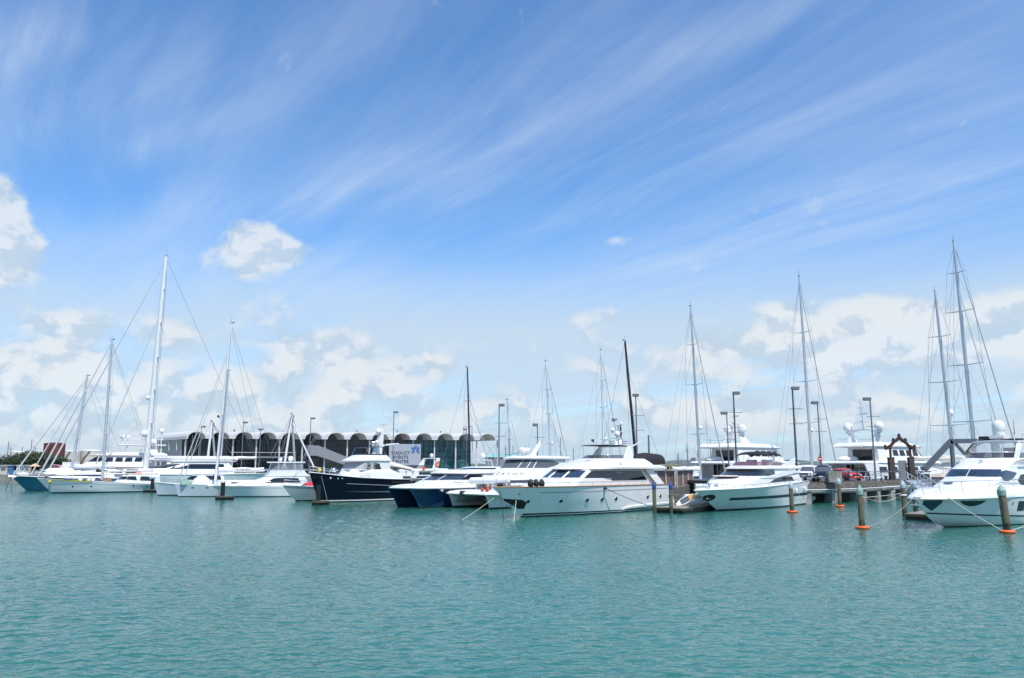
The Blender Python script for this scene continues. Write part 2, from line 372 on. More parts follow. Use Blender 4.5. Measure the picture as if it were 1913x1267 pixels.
class MB:
    def __init__(s): s.v = []; s.f = []
    def add(s, pts, faces):
        b = len(s.v); s.v += [tuple(p) for p in pts]; s.f += [tuple(b + i for i in f) for f in faces]
        return s
    def box(s, c, d, rz=0.0, ry=0.0):
        M3 = Matrix.Rotation(rz, 3, 'Z') @ Matrix.Rotation(ry, 3, 'Y'); c = Vector(c)
        p = [c + M3 @ V(d[0] / 2 * i, d[1] / 2 * j, d[2] / 2 * k) for i in (-1, 1) for j in (-1, 1) for k in (-1, 1)]
        return s.add(p, [(0, 1, 3, 2), (4, 6, 7, 5), (0, 4, 5, 1), (2, 3, 7, 6), (0, 2, 6, 4), (1, 5, 7, 3)])
    def beam(s, a, b, w_, h_):
        a, b = Vector(a), Vector(b); d = (b - a).normalized()
        q = d.to_track_quat('X', 'Z').to_matrix()
        p = [e + q @ V(0, w_ / 2 * j, h_ / 2 * k) for e in (a, b) for j in (-1, 1) for k in (-1, 1)]
        return s.add(p, [(0, 1, 3, 2), (4, 6, 7, 5), (0, 4, 5, 1), (2, 3, 7, 6), (0, 2, 6, 4), (1, 5, 7, 3)])
    def tube(s, pts, r, n=6, r1=None, cap=True):
        pts = [Vector(p) for p in pts]; k = len(pts); b = len(s.v); rings = []
        for i, p in enumerate(pts):
            d = (pts[min(i + 1, k - 1)] - pts[max(i - 1, 0)]).normalized()
            q = d.to_track_quat('Z', 'Y').to_matrix()
            rr = r if r1 is None else lerp(r, r1, i / (k - 1))
            for j in range(n):
                a = 2 * math.pi * j / n
                s.v.append(tuple(p + q @ V(rr * math.cos(a), rr * math.sin(a), 0)))
        for i in range(k - 1):
            for j in range(n):
                s.f.append((b + i * n + j, b + i * n + (j + 1) % n, b + (i + 1) * n + (j + 1) % n, b + (i + 1) * n + j))
        if cap:
            s.f.append(tuple(b + j for j in reversed(range(n)))); s.f.append(tuple(b + (k - 1) * n + j for j in range(n)))
        return s
    def grid(s, fn, nu, nv):
        b = len(s.v)
        for i in range(nu + 1):
            for j in range(nv + 1): s.v.append(tuple(fn(i / nu, j / nv)))
        for i in range(nu):
            for j in range(nv):
                q = b + i * (nv + 1) + j
                s.f.append((q, q + nv + 1, q + nv + 2, q + 1))
        return s
    def slab(s, fn, nu, nv, th):
        """a grid sheet with thickness th below it"""
        b0 = len(s.v); s.grid(fn, nu, nv); b1 = len(s.v)
        s.grid(lambda a, c: Vector(fn(a, c)) - V(0, 0, th), nu, nv)
        W = nv + 1
        for i in range(nu):
            for e in (0, nv):
                s.f.append((b0 + i * W + e, b0 + (i + 1) * W + e, b1 + (i + 1) * W + e, b1 + i * W + e))
        for j in range(nv):
            for e in (0, nu):
                s.f.append((b0 + e * W + j, b0 + e * W + j + 1, b1 + e * W + j + 1, b1 + e * W + j))
        return s
    def prism(s, pts, off):
        """closed polygon pts (3d) pushed along off"""
        pts = [Vector(p) for p in pts]; off = Vector(off); k = len(pts)
        return s.add(pts + [p + off for p in pts], [tuple(range(k)), tuple(range(2 * k - 1, k - 1, -1))] + [(i, (i + 1) % k, k + (i + 1) % k, k + i) for i in range(k)])
    def lathe(s, prof, c=(0, 0, 0), n=16, sx=1.0, sy=1.0):
        c = Vector(c); b = len(s.v); k = len(prof)
        for r, z in prof:
            for j in range(n):
                a = 2 * math.pi * j / n; s.v.append((c.x + sx * r * math.cos(a), c.y + sy * r * math.sin(a), c.z + z))
        for i in range(k - 1):
            for j in range(n):
                s.f.append((b + i * n + j, b + i * n + (j + 1) % n, b + (i + 1) * n + (j + 1) % n, b + (i + 1) * n + j))
        s.f.append(tuple(b + j for j in reversed(range(n)))); s.f.append(tuple(b + (k - 1) * n + j for j in range(n)))
        return s
    def ball(s, c, r, sx=1, sy=1, sz=1, n=14):
        pr = [(r * math.cos(a) if abs(a) < 1.57 else 0.001, r * sz * math.sin(a)) for a in [(-0.5 + i / 8) * math.pi for i in range(9)]]
        return s.lathe(pr, c, n, sx, sy)
    def disc(s, c, nrm, r, th=0.02, n=14, squash=1.0, up=(0, 0, 1)):
        c, nrm = Vector(c), Vector(nrm).normalized(); a = Vector(up).cross(nrm).normalized(); u2 = nrm.cross(a)
        pts = [c + a * (r * math.cos(2 * math.pi * i / n)) + u2 * (r * squash * math.sin(2 * math.pi * i / n)) for i in range(n)]
        return s.prism(pts, nrm * th)
    def ring(s, c, nrm, r, rt, n=18, m_=6, squash=1.0):
        c, nrm = Vector(c), Vector(nrm).normalized()
        a = (V(0, 0, 1) if abs(nrm.z) < .9 else V(0, 1, 0)).cross(nrm).normalized(); u2 = nrm.cross(a); b = len(s.v)
        for i in range(n):
            t = 2 * math.pi * i / n; d = a * math.cos(t) + u2 * math.sin(t) * squash
            for j in range(m_):
                q = 2 * math.pi * j / m_
                s.v.append(tuple(c + d * (r + rt * math.cos(q)) + nrm * (rt * math.sin(q))))
        for i in range(n):
            for j in range(m_):
                i2, j2 = (i + 1) % n, (j + 1) % m_
                s.f.append((b + i * m_ + j, b + i2 * m_ + j, b + i2 * m_ + j2, b + i * m_ + j2))
        return s
    def build(s, name, m_, parent=None, smooth=38, loc=None):
        me = bpy.data.meshes.new(name); me.from_pydata(s.v, [], s.f)
        bm = bmesh.new(); bm.from_mesh(me)
        bmesh.ops.remove_doubles(bm, verts=bm.verts, dist=1e-4)
        bmesh.ops.recalc_face_normals(bm, faces=bm.faces)
        bm.to_mesh(me); bm.free()
        if smooth:
            for p in me.polygons: p.use_smooth = True
            me.set_sharp_from_angle(angle=R(smooth))
        me.materials.append(M[m_] if isinstance(m_, str) else m_)
        o = bpy.data.objects.new(name, me); C.objects.link(o)
        if parent is not None: o.parent = parent
        if loc is not None: o.location = loc
        return o

def tag(o, label=None, cat=None, group=None, kind=None):
    for k, v_ in (('label', label), ('category', cat), ('group', group), ('kind', kind)):
        if v_: o[k] = v_
    return o
def thing(name, label, cat, loc=(0, 0, 0), rz=0.0, group=None):
    o = bpy.data.objects.new(name, None); C.objects.link(o)
    o.empty_display_size = 0.3
    o.location = loc; o.rotation_euler = (0, 0, rz)
    return tag(o, label, cat, group)
def kids(o): return [c for c in C.objects if c.parent == o]
def copy_tree(o, parent=None):
    c = o.copy(); C.objects.link(c)
    if parent is not None: c.parent = parent
    for ch in kids(o): copy_tree(ch, c)
    return c
TEXT_CACHE = {}
def text_mesh(name, txt, size, m_, parent, loc, rot, depth=0.01, shear=0.0):
    cu = bpy.data.curves.new(name, 'FONT'); cu.body = txt; cu.size = size; cu.extrude = depth; cu.shear = shear
    cu.align_x = 'CENTER'; cu.align_y = 'CENTER'; cu.resolution_u = 2
    t = bpy.data.objects.new(name, cu); C.objects.link(t)
    dg = bpy.context.evaluated_depsgraph_get()
    me = bpy.data.meshes.new_from_object(t.evaluated_get(dg))
    bpy.data.objects.remove(t); bpy.data.curves.remove(cu)
    me.materials.clear(); me.materials.append(M[m_])
    o = bpy.data.objects.new(name, me); C.objects.link(o)
    o.parent = parent; o.location = loc; o.rotation_euler = rot
    return o

# ------------------------------------------------------------------ hulls and deckhouses
class Hull:
    """x runs from the transom to the stem, z = 0 is the waterline; side +1 is port"""
    def __init__(s, stem, sheer, b, bw, transom=((0, 0), (0, 3)), tm=0.45, rd=0.9, rw=0.85, pd=2.4, pw=1.6, yc=0.0, flare=1.3, zlow=-0.45, tumble=1.0):
        s.stem = smooth_tab(stem) if len(stem) > 2 else stem; s.sheer = smooth_tab(sheer); s.b = b; s.bw = bw; s.tr = transom
        s.tm = tm; s.rd = rd; s.rw = rw; s.pd = pd; s.pw = pw; s.yc = yc; s.flare = flare; s.zlow = zlow
        s.x0 = transom[0][0]; s.tum = tumble
    def xs(s, z): return interp([(zz, xx) for xx, zz in s.tr], z)
    def xb(s, z):
        if z < s.stem[0][0]:
            (z0, x0), (z1, x1) = s.stem[0], s.stem[1]
            return x0 + (x1 - x0) / (z1 - z0) * (z - z0)
        return interp(s.stem, z)
    def top(s, t):
        x = lerp(s.tr[-1][0], s.stem[-1][1], t); return interp(s.sheer, x)
    def P(s, t, v_, side=1):
        zt = s.top(t); z = lerp(0.0, zt, v_) if v_ >= 0 else s.zlow * -v_
        x = lerp(s.xs(z), s.xb(z), t)
        k = max(0.0, v_)
        p = lerp(s.pw, s.pd, k); bb = lerp(s.bw, s.b, k ** lerp(0.7, s.flare, t)); rr = lerp(s.rw, s.rd, k)
        if t < s.tm: y = bb * (1 - (1 - rr) * ((s.tm - t) / s.tm) ** 2)
        else: y = bb * max(0.0, 1 - ((t - s.tm) / (1 - s.tm)) ** p)
        if v_ < 0: y *= 1 + 0.45 * v_
        return V(x, s.yc + side * (y + 0.006), z)
    def N(s, t, v_, side=1):
        e = 1e-3
        du = s.P(min(t + e, 1), v_, side) - s.P(max(t - e, 0), v_, side); dv = s.P(t, min(v_ + e, 1), side) - s.P(t, max(v_ - e, 0), side)
        n = du.cross(dv).normalized()
        return n if n.y * side > 0 else -n
    def tv(s, x, z):
        t = (x - s.xs(z)) / (s.xb(z) - s.xs(z)); t = min(max(t, 0), 1)
        return t, z / s.top(t)
    def ts(s, n):
        return [1 - (1 - i / n) ** 1.35 for i in range(n + 1)]
    def shell(s, parent, m_, mlow=None, n=44, boot=0.1, name='hull'):
        ts = s.ts(n); vs_ = [0, .12, .25, .4, .55, .7, .85, 1.0]
        mb = MB()
        def strip(rows, mb):
            for side in (1, -1):
                b = len(mb.v)
                for t in ts:
                    for v_ in rows: mb.v.append(tuple(s.P(t, v_ if not callable(v_) else v_(t), side)))
                k = len(rows)
                for i in range(n):
                    for j in range(k - 1):
                        q = b + i * k + j; mb.f.append((q, q + k, q + k + 1, q + 1))
            k = len(rows)
            for j in range(k - 1):
                r0, r1 = [r if not callable(r) else r(0) for r in (rows[j], rows[j + 1])]
                mb.add([s.P(0, r0, 1), s.P(0, r1, 1), s.P(0, r1, -1), s.P(0, r0, -1)], [(0, 1, 2, 3)])
        fb = lambda t: boot / s.top(t)
        strip([fb] + [(lambda t, q=q: lerp(fb(t), 1, q)) for q in (.12, .25, .4, .55, .7, .85, 1.0)], mb)
        h = mb.build(name, m_, parent, 30)
        if mlow:
            lb = MB(); strip([-1.0, -0.5, 0.0, fb], lb); lb.build('hull_bottom', mlow, h, 30)
        return h
    def deck(s, parent, m_, drop=0.0, n=40, name='deck', camber=0.06, t0=0.0, t1=1.0):
        mb = MB()
        def fn(a, c):
            t = lerp(t0, t1, 1 - (1 - a) ** 1.35); p = s.P(t, 1.0, 1); q = s.P(t, 1.0, -1)
            r_ = p.lerp(q, c); r_.z += -drop + camber * (1 - (2 * c - 1) ** 2)
            if drop: r_.y = s.yc + (r_.y - s.yc) * 0.97
            return r_
        return mb.grid(fn, n, 6).build(name, m_, parent, 30)
    def band(s, mb, xa, xb, za, zb, side=1, off=0.012, n=24, tip=None):
        """strip on the skin from xa to xb; za, zb are numbers or functions of 0..1"""
        za_ = za if callable(za) else (lambda q: za); zb_ = zb if callable(zb) else (lambda q: zb)
        def fn(a, c):
            x = lerp(xa, xb, a); z = lerp(za_(a), zb_(a), c); t, v_ = s.tv(x, z)
            return s.P(t, v_, side) + s.N(t, v_, side) * off
        mb.grid(fn, n, 2); return mb
    def rail_cap(s, mb, r=0.05, z=0.0, t0=0.0, t1=1.0, sides=(1, -1), n=30):
        for side in sides:
            pts = []
            for i in range(n + 1):
                t = lerp(t0, t1, i / n); p = s.P(t, 1.0, side); p.z += z; pts.append(p)
            mb.tube(pts, r, 6)
        return mb
    def railing(s, parent, h, t0, t1, step=1.3, sides=(1, -1), inset=0.08, r=0.018, m_='steel', mid=True, n=28, join=False, name='railing'):
        mb = MB(); allp = []
        for side in sides:
            pts = []
            for i in range(n + 1):
                t = lerp(t0, t1, i / n); p = s.P(t, 1.0, side); p.y -= side * inset * min(1, abs(p.y - s.yc) / max(inset, 1e-6)); pts.append(p)
            hh = [h(i / n) if callable(h) else h for i in range(n + 1)]
            mb.tube([p + V(0, 0, q) for p, q in zip(pts, hh)], r, 6)
            if mid: mb.tube([p + V(0, 0, q * .5) for p, q in zip(pts, hh)], r * .6, 5)
            d = 0
            for i in range(n + 1):
                if i and i < n: d += (pts[i] - pts[i - 1]).length
                if i == 0 or i == n or d > step:
                    mb.tube([pts[i] - V(0, 0, .03), pts[i] + V(0, 0, hh[i])], r * .9, 5); d = 0
            allp.append(pts[-1] + V(0, 0, hh[-1]))
        if join and len(allp) == 2: mb.tube(allp, r, 6)
        return mb.build(name, m_, parent)
    def ports(s, parent, xs_, z, r, m_='glass', side=1, squash=1.0, name='porthole', rim='steel', sides=(1, -1)):
        for x in xs_:
            for sd in sides:
                t, v_ = s.tv(x, z); p = s.P(t, v_, sd); nn = s.N(t, v_, sd)
                o = MB().disc(p - nn * .01, nn, r, .03, 14, squash).build(name, m_, parent)
                if rim: MB().ring(p + nn * .015, nn, r, r * .13, 16, 5, squash).build('rim', rim, o)

class House:
    """deckhouse lofted through plan rings (z, front x, rear x, half width, nose length, nose power, rear half width)"""
    def __init__(s, rings, yc=0.0):
        s.r = [tuple(r) + (2.2,) * (6 - len(r)) if len(r) < 6 else tuple(r) for r in rings]
        s.r = [r if len(r) > 6 else r + (r[3],) for r in s.r]; s.yc = yc
    def ring(s, z):
        rs = s.r
        if z <= rs[0][0]: return rs[0]
        for a, b in zip(rs, rs[1:]):
            if z <= b[0]:
                q = (z - a[0]) / (b[0] - a[0]); return tuple(lerp(i, j, q) for i, j in zip(a, b))
        return rs[-1]
    def P(s, q, z, side=1):
        _, xf, xr, w_, nose, n, wr = s.ring(z)
        if q <= 0.5: return V(lerp(xr, xf - nose, q * 2), s.yc + side * lerp(wr, w_, min(1, q * 2)), z)
        a = (q - 0.5) * math.pi
        return V(xf - nose + nose * max(0, math.sin(a)) ** (2 / n), s.yc + side * w_ * max(0, math.cos(a)) ** (2 / n), z)
    def q_of(s, x, z):
        _, xf, xr, w_, nose, n, wr = s.ring(z)
        if x <= xf - nose: return max(0, (x - xr) / (xf - nose - xr)) * .5
        k = min(1, (x - xf + nose) / nose)
        return .5 + math.asin(min(1, k ** (n / 2))) / math.pi
    def N(s, q, z, side=1):
        e = 2e-3
        z = min(max(z, s.r[0][0] + e), s.r[-1][0] - e)
        du = s.P(min(q + e, 1), z, side) - s.P(max(q - e, 0), z, side); dv = s.P(q, z + e, side) - s.P(q, z - e, side)
        n = du.cross(dv)
        n = n.normalized() if n.length > 1e-12 else V(1, 0, 0)
        c = s.P(q, z, side) - V((s.ring(z)[1] + s.ring(z)[2]) / 2, s.yc, z)
        return n if n.dot(c) > 0 else -n
    def shell(s, parent, m_, name='cabin', crown=0.06, rows=3, smooth=32, top=True, rear=True, nq=10):
        mb = MB(); qs = [0, .17, .34, .5] + [.5 + .5 * (i / nq) for i in range(1, nq + 1)]
        zs = []
        for a, b in zip(s.r, s.r[1:]): zs += [lerp(a[0], b[0], i / rows) for i in range(rows)]
        zs.append(s.r[-1][0]); k = len(zs)
        for side in (1, -1):
            b = len(mb.v)
            for q in qs:
                for z in zs: mb.v.append(tuple(s.P(q, z, side)))
            for i in range(len(qs) - 1):
                for j in range(k - 1):
                    p = b + i * k + j; mb.f.append((p, p + k, p + k + 1, p + 1))
        if rear:
            for j in range(k - 1):
                mb.add([s.P(0, zs[j], 1), s.P(0, zs[j + 1], 1), s.P(0, zs[j + 1], -1), s.P(0, zs[j], -1)], [(0, 1, 2, 3)])
        if top:
            def fn(a, c):
                q = qs[min(len(qs) - 1, round(a * (len(qs) - 1)))]; p = s.P(q, zs[-1], 1); o = s.P(q, zs[-1], -1)
                r_ = p.lerp(o, c); r_.z += crown * (1 - (2 * c - 1) ** 2) * min(1.0, abs(p.y - s.yc) / max(.01, s.r[-1][3])); return r_
            mb.grid(fn, len(qs) - 1, 8)
        return mb.build(name, m_, parent, smooth)
    def pane(s, parent, bot, topp, m_='glass', side=1, off=0.014, name='window', nz=3, sub=4):
        """side window: bot and topp are lists of (x, z), the same length"""
        mb = MB(); n = len(bot) - 1
        def fn(a, c):
            i = min(n - 1, int(a * n)); f = a * n - i
            x0, z0 = lerp(bot[i][0], bot[i + 1][0], f), lerp(bot[i][1], bot[i + 1][1], f)
            x1, z1 = lerp(topp[i][0], topp[i + 1][0], f), lerp(topp[i][1], topp[i + 1][1], f)
            x, z = lerp(x0, x1, c), lerp(z0, z1, c); q = s.q_of(x, z)
            return s.P(q, z, side) + s.N(q, z, side) * off
        return mb.grid(fn, n * sub, nz).build(name, m_, parent, 50)
    def screen(s, parent, qa, qb, za, zb, m_='glass', off=0.014, name='windscreen', sides=(1, -1), n=12, qat=None, qbt=None):
        """front glass between q = qa and q = qb (1 is the centreline); a two-sided sweep if qb is 1"""
        za_ = za if callable(za) else (lambda q: za); zb_ = zb if callable(zb) else (lambda q: zb)
        mb = MB()
        for side in sides:
            def fn(a, c):
                q = lerp(lerp(qa, qb, a), lerp(qat if qat is not None else qa, qbt if qbt is not None else qb, a), c)
                z = lerp(za_(q), zb_(q), c)
                return s.P(q, z, side) + s.N(q, z, side) * off
            mb.grid(fn, n, 4)
            if qb < 1: o = mb.build(name, m_, parent, 50); mb = MB()
        return mb.build(name, m_, parent, 50) if qb >= 1 else o
    def pillar(s, parent, q, za, zb, w_=0.06, side=1, m_='white', off=.03, qt=None, name='mullion'):
        mb = MB(); pts = []
        for i in range(5):
            z = lerp(za, zb, i / 4); qq = lerp(q, q if qt is None else qt, i / 4); pts.append(s.P(qq, z, side) + s.N(qq, z, side) * off)
        return mb.tube(pts, w_ / 2, 6).build(name, m_, parent)

def dome(parent, x, y, z, r, m_='white', name='radar_dome', stalk=0.25):
    pr = [(r * .55, -stalk), (r * .5, -.05), (r * .92, 0), (r, r * .35), (r * .98, r * .7), (r * .85, r * 1.1), (r * .6, r * 1.42), (r * .3, r * 1.58), (.005, r * 1.63)]
    return MB().lathe(pr, (x, y, z), 16).build(name, m_, parent, 60)
def whips(parent, lst, m_='whitepaint', r=0.012, name='antenna'):
    for a, b in lst: MB().tube([a, b], r, 5, r * .5).build(name, m_, parent)
def canopy(parent, x0, x1, w_, z, rise, m_, th=.05, nx=10, front_drop=0.0, back_drop=0.0, name='bimini'):
    def fn(a, c):
        y = w_ * (2 * c - 1); zz = z + rise * (1 - (2 * c - 1) ** 4) + rise * .5 * math.sin(math.pi * a) - front_drop * max(0, a - .8) * 5 - back_drop * max(0, .2 - a) * 5
        return V(lerp(x0, x1, a), y, zz)
    return MB().slab(fn, nx, 10, th).build(name, m_, parent, 40)
def rope(name, label, a, b, sag=0.3, r=0.02, m_='rope', n=14, group=None):
    a, b = Vector(a), Vector(b)
    pts = [a.lerp(b, i / n) - V(0, 0, sag * 4 * (i / n) * (1 - i / n)) for i in range(n + 1)]
    o = MB().tube(pts, r, 5).build(name, m_)
    return tag(o, label, 'rope', group)
M['rope'] = mat('rope_pale', (0.55, 0.52, 0.45), 0.9)
M['rope_dark'] = mat('rope_dark', (0.05, 0.05, 0.055), 0.9)
def place(bow, deg, L):
    """boat origin (transom on the waterline) for a bow seen at pixel bow, heading deg"""
    b = ground(*bow); th = R(deg)
    return (b.x - L * math.cos(th), b.y - L * math.sin(th), 0), th
def boat_to_world(o, p):
    c, n = math.cos(o.rotation_euler.z), math.sin(o.rotation_euler.z)
    return V(o.location.x + p[0] * c - p[1] * n, o.location.y + p[0] * n + p[1] * c, p[2])
# ------------------------------------------------------------------ the large cream motor yacht in the middle
def motor_yacht_main():
    loc, th = place((973.5, 966.5), -131.1, 20.8)
    o = thing('motor_yacht', 'long white yacht with teak gunwale, row of round portholes and black covered tender', 'yacht', loc, th)
    H = Hull([(-.45, 20.1), (0, 20.8), (.63, 21.75), (1.25, 22.66), (1.95, 23.55), (2.46, 24.2)],
             [(1.2, 2.34), (8, 2.39), (16, 2.43), (24.2, 2.47)], 2.85, 2.55, ((0, -.45), (0.1, 0.0), (0.15, .75), (1.6, 2.36)), .42, .9, .9, 2.6, 1.75, flare=1.5)
    h = H.shell(o, 'white', 'antifoul', boot=.10)
    for sd in (1, -1):
        b = MB(); H.band(b, .3, 20.8, lambda a: .17, lambda a: lerp(.22, .30, a), sd); b.build('boot_stripe', 'stripe_navy', h)
        b = MB(); H.band(b, 1.8, 20.2, 1.965, 2.0, sd, .02); b.build('rub_rail', 'stripe_grey', h)
        b = MB()                                              # long knuckle with a flat upper face, aft
        pts = [(9.9, .40), (8.7, .56), (6, .60), (.4, .66)]
        up, lo = [], []
        for x, z in pts:
            t, v_ = H.tv(x, z); p = H.P(t, v_, sd); q = H.P(t, v_, sd) + V(0, sd * (.12 if x < 9 else 0.01), -.05); up.append(p); lo.append(q)
        for i in range(3): b.add([up[i], up[i + 1], lo[i + 1], lo[i], lo[i] + V(0, -sd * .02, -.16), lo[i + 1] + V(0, -sd * .02, -.16)], [(0, 1, 2, 3), (3, 2, 5, 4)])
        b.build('spray_knuckle', 'white', h)
    H.ports(h, [20.85], 1.29, .17); H.ports(h, [17.75, 14.85, 12.95, 10.95, 5.6, 3.15, 1.3], 1.25, .19, squash=.85)
    # anchor pockets at the bow
    for sd in (1, -1):
        b = MB()
        def fn(a, c):
            x = lerp(23.0, 20.9, a); zt = lerp(1.56, 1.38, a) if a < .8 else lerp(1.40, 1.15, (a - .8) / .2); zb = lerp(1.45, .72, min(1, a / .75)) if a < .75 else .70
            t, v_ = H.tv(x, lerp(zb, zt, c)); return H.P(t, v_, sd) + H.N(t, v_, sd) * .012
        b.grid(fn, 16, 4).build('anchor_pocket', 'antifoul', h)
        t, v_ = H.tv(22.2, 1.0); p = H.P(t, v_, sd) + H.N(t, v_, sd) * .08
        MB().tube([p + V(.3, 0, .1), p, p + V(-.55, sd * .12, .12)], .05, 6).tube([p + V(.25, .16, -.02), p + V(.3, 0, .1), p + V(.25, -.16, -.02)], .05, 6).build('anchor', 'steel', o)
    t, v_ = H.tv(21.9, 1.9); MB().disc(H.P(t, v_, 1), H.N(t, v_, 1), .13, .02, 14, .7).build('fairlead', 'steel', h)
    H.deck(o, 'teak', 0.03, camber=.05)
    H.rail_cap(MB(), .055).build('gunwale_rail', 'teak_rail', o)
    H.railing(o, lambda a: lerp(.34, .34, a), .16, .985, 1.25, mid=False)
    MB().tube([(23.8, 0, 2.45), (23.85, 0, 3.3)], .02, 6).build('jackstaff', 'steel', o)
    # trunk and saloon
    T = House([(2.38, 20.6, 14, 1.75, 4.2, 2), (2.6, 20.0, 14, 1.7, 4.2, 2), (2.86, 18.7, 14, 1.8, 3.6, 2), (3.06, 17.2, 14, 1.95, 2.6, 2.1)])
    T.shell(o, 'cream', 'trunk', .05)
    S = House([(2.36, 17.0, 2.9, 2.12, 1.3, 2.4), (3.0, 16.5, 3.5, 2.12, 1.3, 2.4), (3.12, 16.25, 3.6, 2.1, 1.25, 2.4), (3.76, 15.0, 4.4, 2.02, 1.2, 2.4), (3.84, 14.9, 4.5, 2.0, 1.2, 2.4)])
    sal = S.shell(o, 'cream', 'saloon', .05)
    for qa, qb in ((.60, .885), (.925, 1.0)):
        S.screen(sal, qa, qb, 3.13, 3.74, 'glass_blue')
    for sd in (1, -1):
        for q in (.59, .905): S.pillar(sal, q, 3.1, 3.76, .09, sd)
        S.pane(sal, [(14.9, 3.10), (10.95, 3.06)], [(13.7, 3.70), (11.3, 3.70)], 'glass', sd)
        S.pane(sal, [(10.85, 3.06), (10.7, 2.82), (4.75, 2.79)], [(11.2, 3.70), (10.6, 3.70), (5.65, 3.68)], 'glass', sd)
        MB().tube([S.P(S.q_of(10.9, 3.06), 3.06, sd) + V(0, sd * .02, 0), S.P(S.q_of(11.25, 3.7), 3.7, sd) + V(0, sd * .02, 0)], .03, 5).build('mullion', 'stripe_grey', sal)
        # raked aft wing of the saloon and its fin
        MB().prism([(5.2, sd * 2.3, 3.78), (3.9, sd * 2.3, 3.78), (2.0, sd * 2.45, 2.36), (3.4, sd * 2.45, 2.36)], (0, -sd * .12, 0)).build('aft_wing', 'cream', o)
    text_mesh('name_lettering', 'CENTURION', .17, 'whitepaint', o, (9.45, S.P(S.q_of(9.45, 3.5), 3.5, 1).y + .03, 3.52), (R(90 - 4), 0, R(180)), .004)
    # boat deck that overhangs the side decks
    B = House([(3.80, 15.4, 1.75, 2.05, 4.5, 2.3, 2.5), (3.86, 15.5, 1.7, 2.62, 5.0, 2.3, 2.62), (4.0, 15.1, 1.9, 2.66, 5.0, 2.3, 2.6), (4.2, 14.3, 2.6, 2.5, 4.6, 2.3, 2.4)])
    B.shell(o, 'cream', 'boat_deck', .03)
    Fb = House([(4.17, 14.4, 3.5, 2.2, 3.4, 2.2), (4.45, 13.2, 3.9, 2.05, 2.8, 2.2), (4.74, 11.7, 4.6, 1.92, 2.2, 2.3), (4.80, 11.5, 4.7, 1.86, 2.2, 2.3)])
    Fb.shell(o, 'cream', 'flybridge', .03)
    W = House([(4.78, 11.3, 8.2, 1.83, 2.1, 2.3), (5.10, 10.4, 8.0, 1.70, 2.0, 2.3)])
    W.shell(o, 'tint', 'flybridge_windscreen', top=False, rear=False)
    MB().tube([W.P(q / 10, 5.1, 1) for q in range(11)] + [W.P(1 - q / 10, 5.1, -1) for q in range(1, 11)], .02, 5).build('windscreen_rim', 'steel', o)
    # radar arch
    arch = MB()
    for sd in (1, -1):
        arch.prism([(8.4, sd * 1.95, 4.70), (6.7, sd * 1.95, 4.70), (6.75, sd * 1.85, 5.5), (6.85, sd * 1.75, 5.98), (7.25, sd * 1.75, 5.98), (7.7, sd * 1.85, 5.4)], (0, -sd * .16, 0))
    arch.box((7.05, 0, 5.96), (.5, 3.5, .12))
    arch.build('radar_arch', 'cream', o)
    canopy(o, 7.0, 10.2, 1.6, 6.0, .06, 'canvas_black', .05)
    whips(o, [((9.9, s * 1.5, 4.78), (10.0, s * 1.5, 6.0)) for s in (1, -1)], 'steel', .02, 'bimini_post')
    # mast with domes, lights and aerials
    ms = MB().tube([(6.3, 0, 6.0), (6.3, 0, 8.6)], .09, 8, .06).tube([(6.1, .35, 6.0), (6.2, .35, 7.9)], .05, 6).build('mast', 'mastwhite', o)
    MB().box((6.3, 0, 6.75), (.5, 1.5, .05)).box((6.3, 0, 7.35), (.4, 1.0, .05)).box((6.3, 0, 8.0), (.3, .8, .05)).build('crosstree', 'mastwhite', ms)
    MB().ring((6.3, 0, 6.45), (0, 0, 1), .95, .025).ring((6.3, 0, 6.25), (0, 0, 1), .9, .025).build('mast_rail', 'steel', o)
    dome(o, 6.75, .2, 7.0, .27); dome(o, 6.6, -.45, 7.45, .2); dome(o, 6.4, .45, 8.08, .14)
    MB().box((6.5, -.2, 8.6), (.75, .14, .14)).box((6.3, -.5, 8.55), (.2, .3, .3)).build('radar_scanner', 'paintgrey', o)
    MB().tube([(6.3, .3, 6.8), (6.3, .3, 8.05)], .1, 6).build('light_stack', 'lampgrey', o)
    for sd in (1, -1): MB().tube([(6.8, sd * 1.75, 5.9), (5.2, sd * 1.95, 6.45)], .07, 6, .05).build('aerial_arm', 'mastwhite', o)
    whips(o, [((10.5, 1.9, 4.2), (10.7, 1.95, 5.3)), ((11.5, 2.3, 4.0), (11.4, 2.3, 5.25)), ((6.9, -1.8, 6.0), (6.6, -1.8, 9.2)), ((6.9, 1.5, 6.0), (6.5, 1.6, 8.4))])
    # seat pod and covered tender on the boat deck
    MB().lathe([(.02, 0), (.55, 0), (.6, .15), (.55, .45), (.4, .55), (.02, .58)], (4.6, .9, 4.2), 16, 1.5, 1.1).build('deck_pod', 'cream', o)
    tn = MB()
    def fn(a, c):
        ang = math.pi * c; x = lerp(-1.7, 3.7, a); w_ = 1.0 * min(1, (1 - a) * 5 + .35, a * 3 + .45); hh = lerp(.75, 1.15, math.sin(math.pi * min(1, a * 1.05)) ** .6)
        return V(x, w_ * math.cos(ang), 4.28 + hh * math.sin(ang) ** .7 + .04 * math.sin(9 * a + 3 * c))
    tn.grid(fn, 18, 12); tn.build('tender_cover', 'canvas_black', o, 60)
    # black fenders lying on the side deck, bow roller gear, capstan
    for k in range(3):
        MB().lathe([(.01, 0), (.2, .03), (.25, .2), (.2, .45), (.08, .6), (.01, .62)], (21.2 - .55 * k, 1.35 + .13 * k, 2.47), 12).build('fender', 'rubber', o)
    MB().ball((23.1, -.25, 2.62), .3, 1, .8, .7).build('fender', 'rubber', o)
    MB().lathe([(.16, 0), (.12, .12), (.2, .3), (.02, .32)], (22.3, 0, 2.5), 12).build('windlass', 'steel', o)
    t, v_ = H.tv(12.9, 2.2)
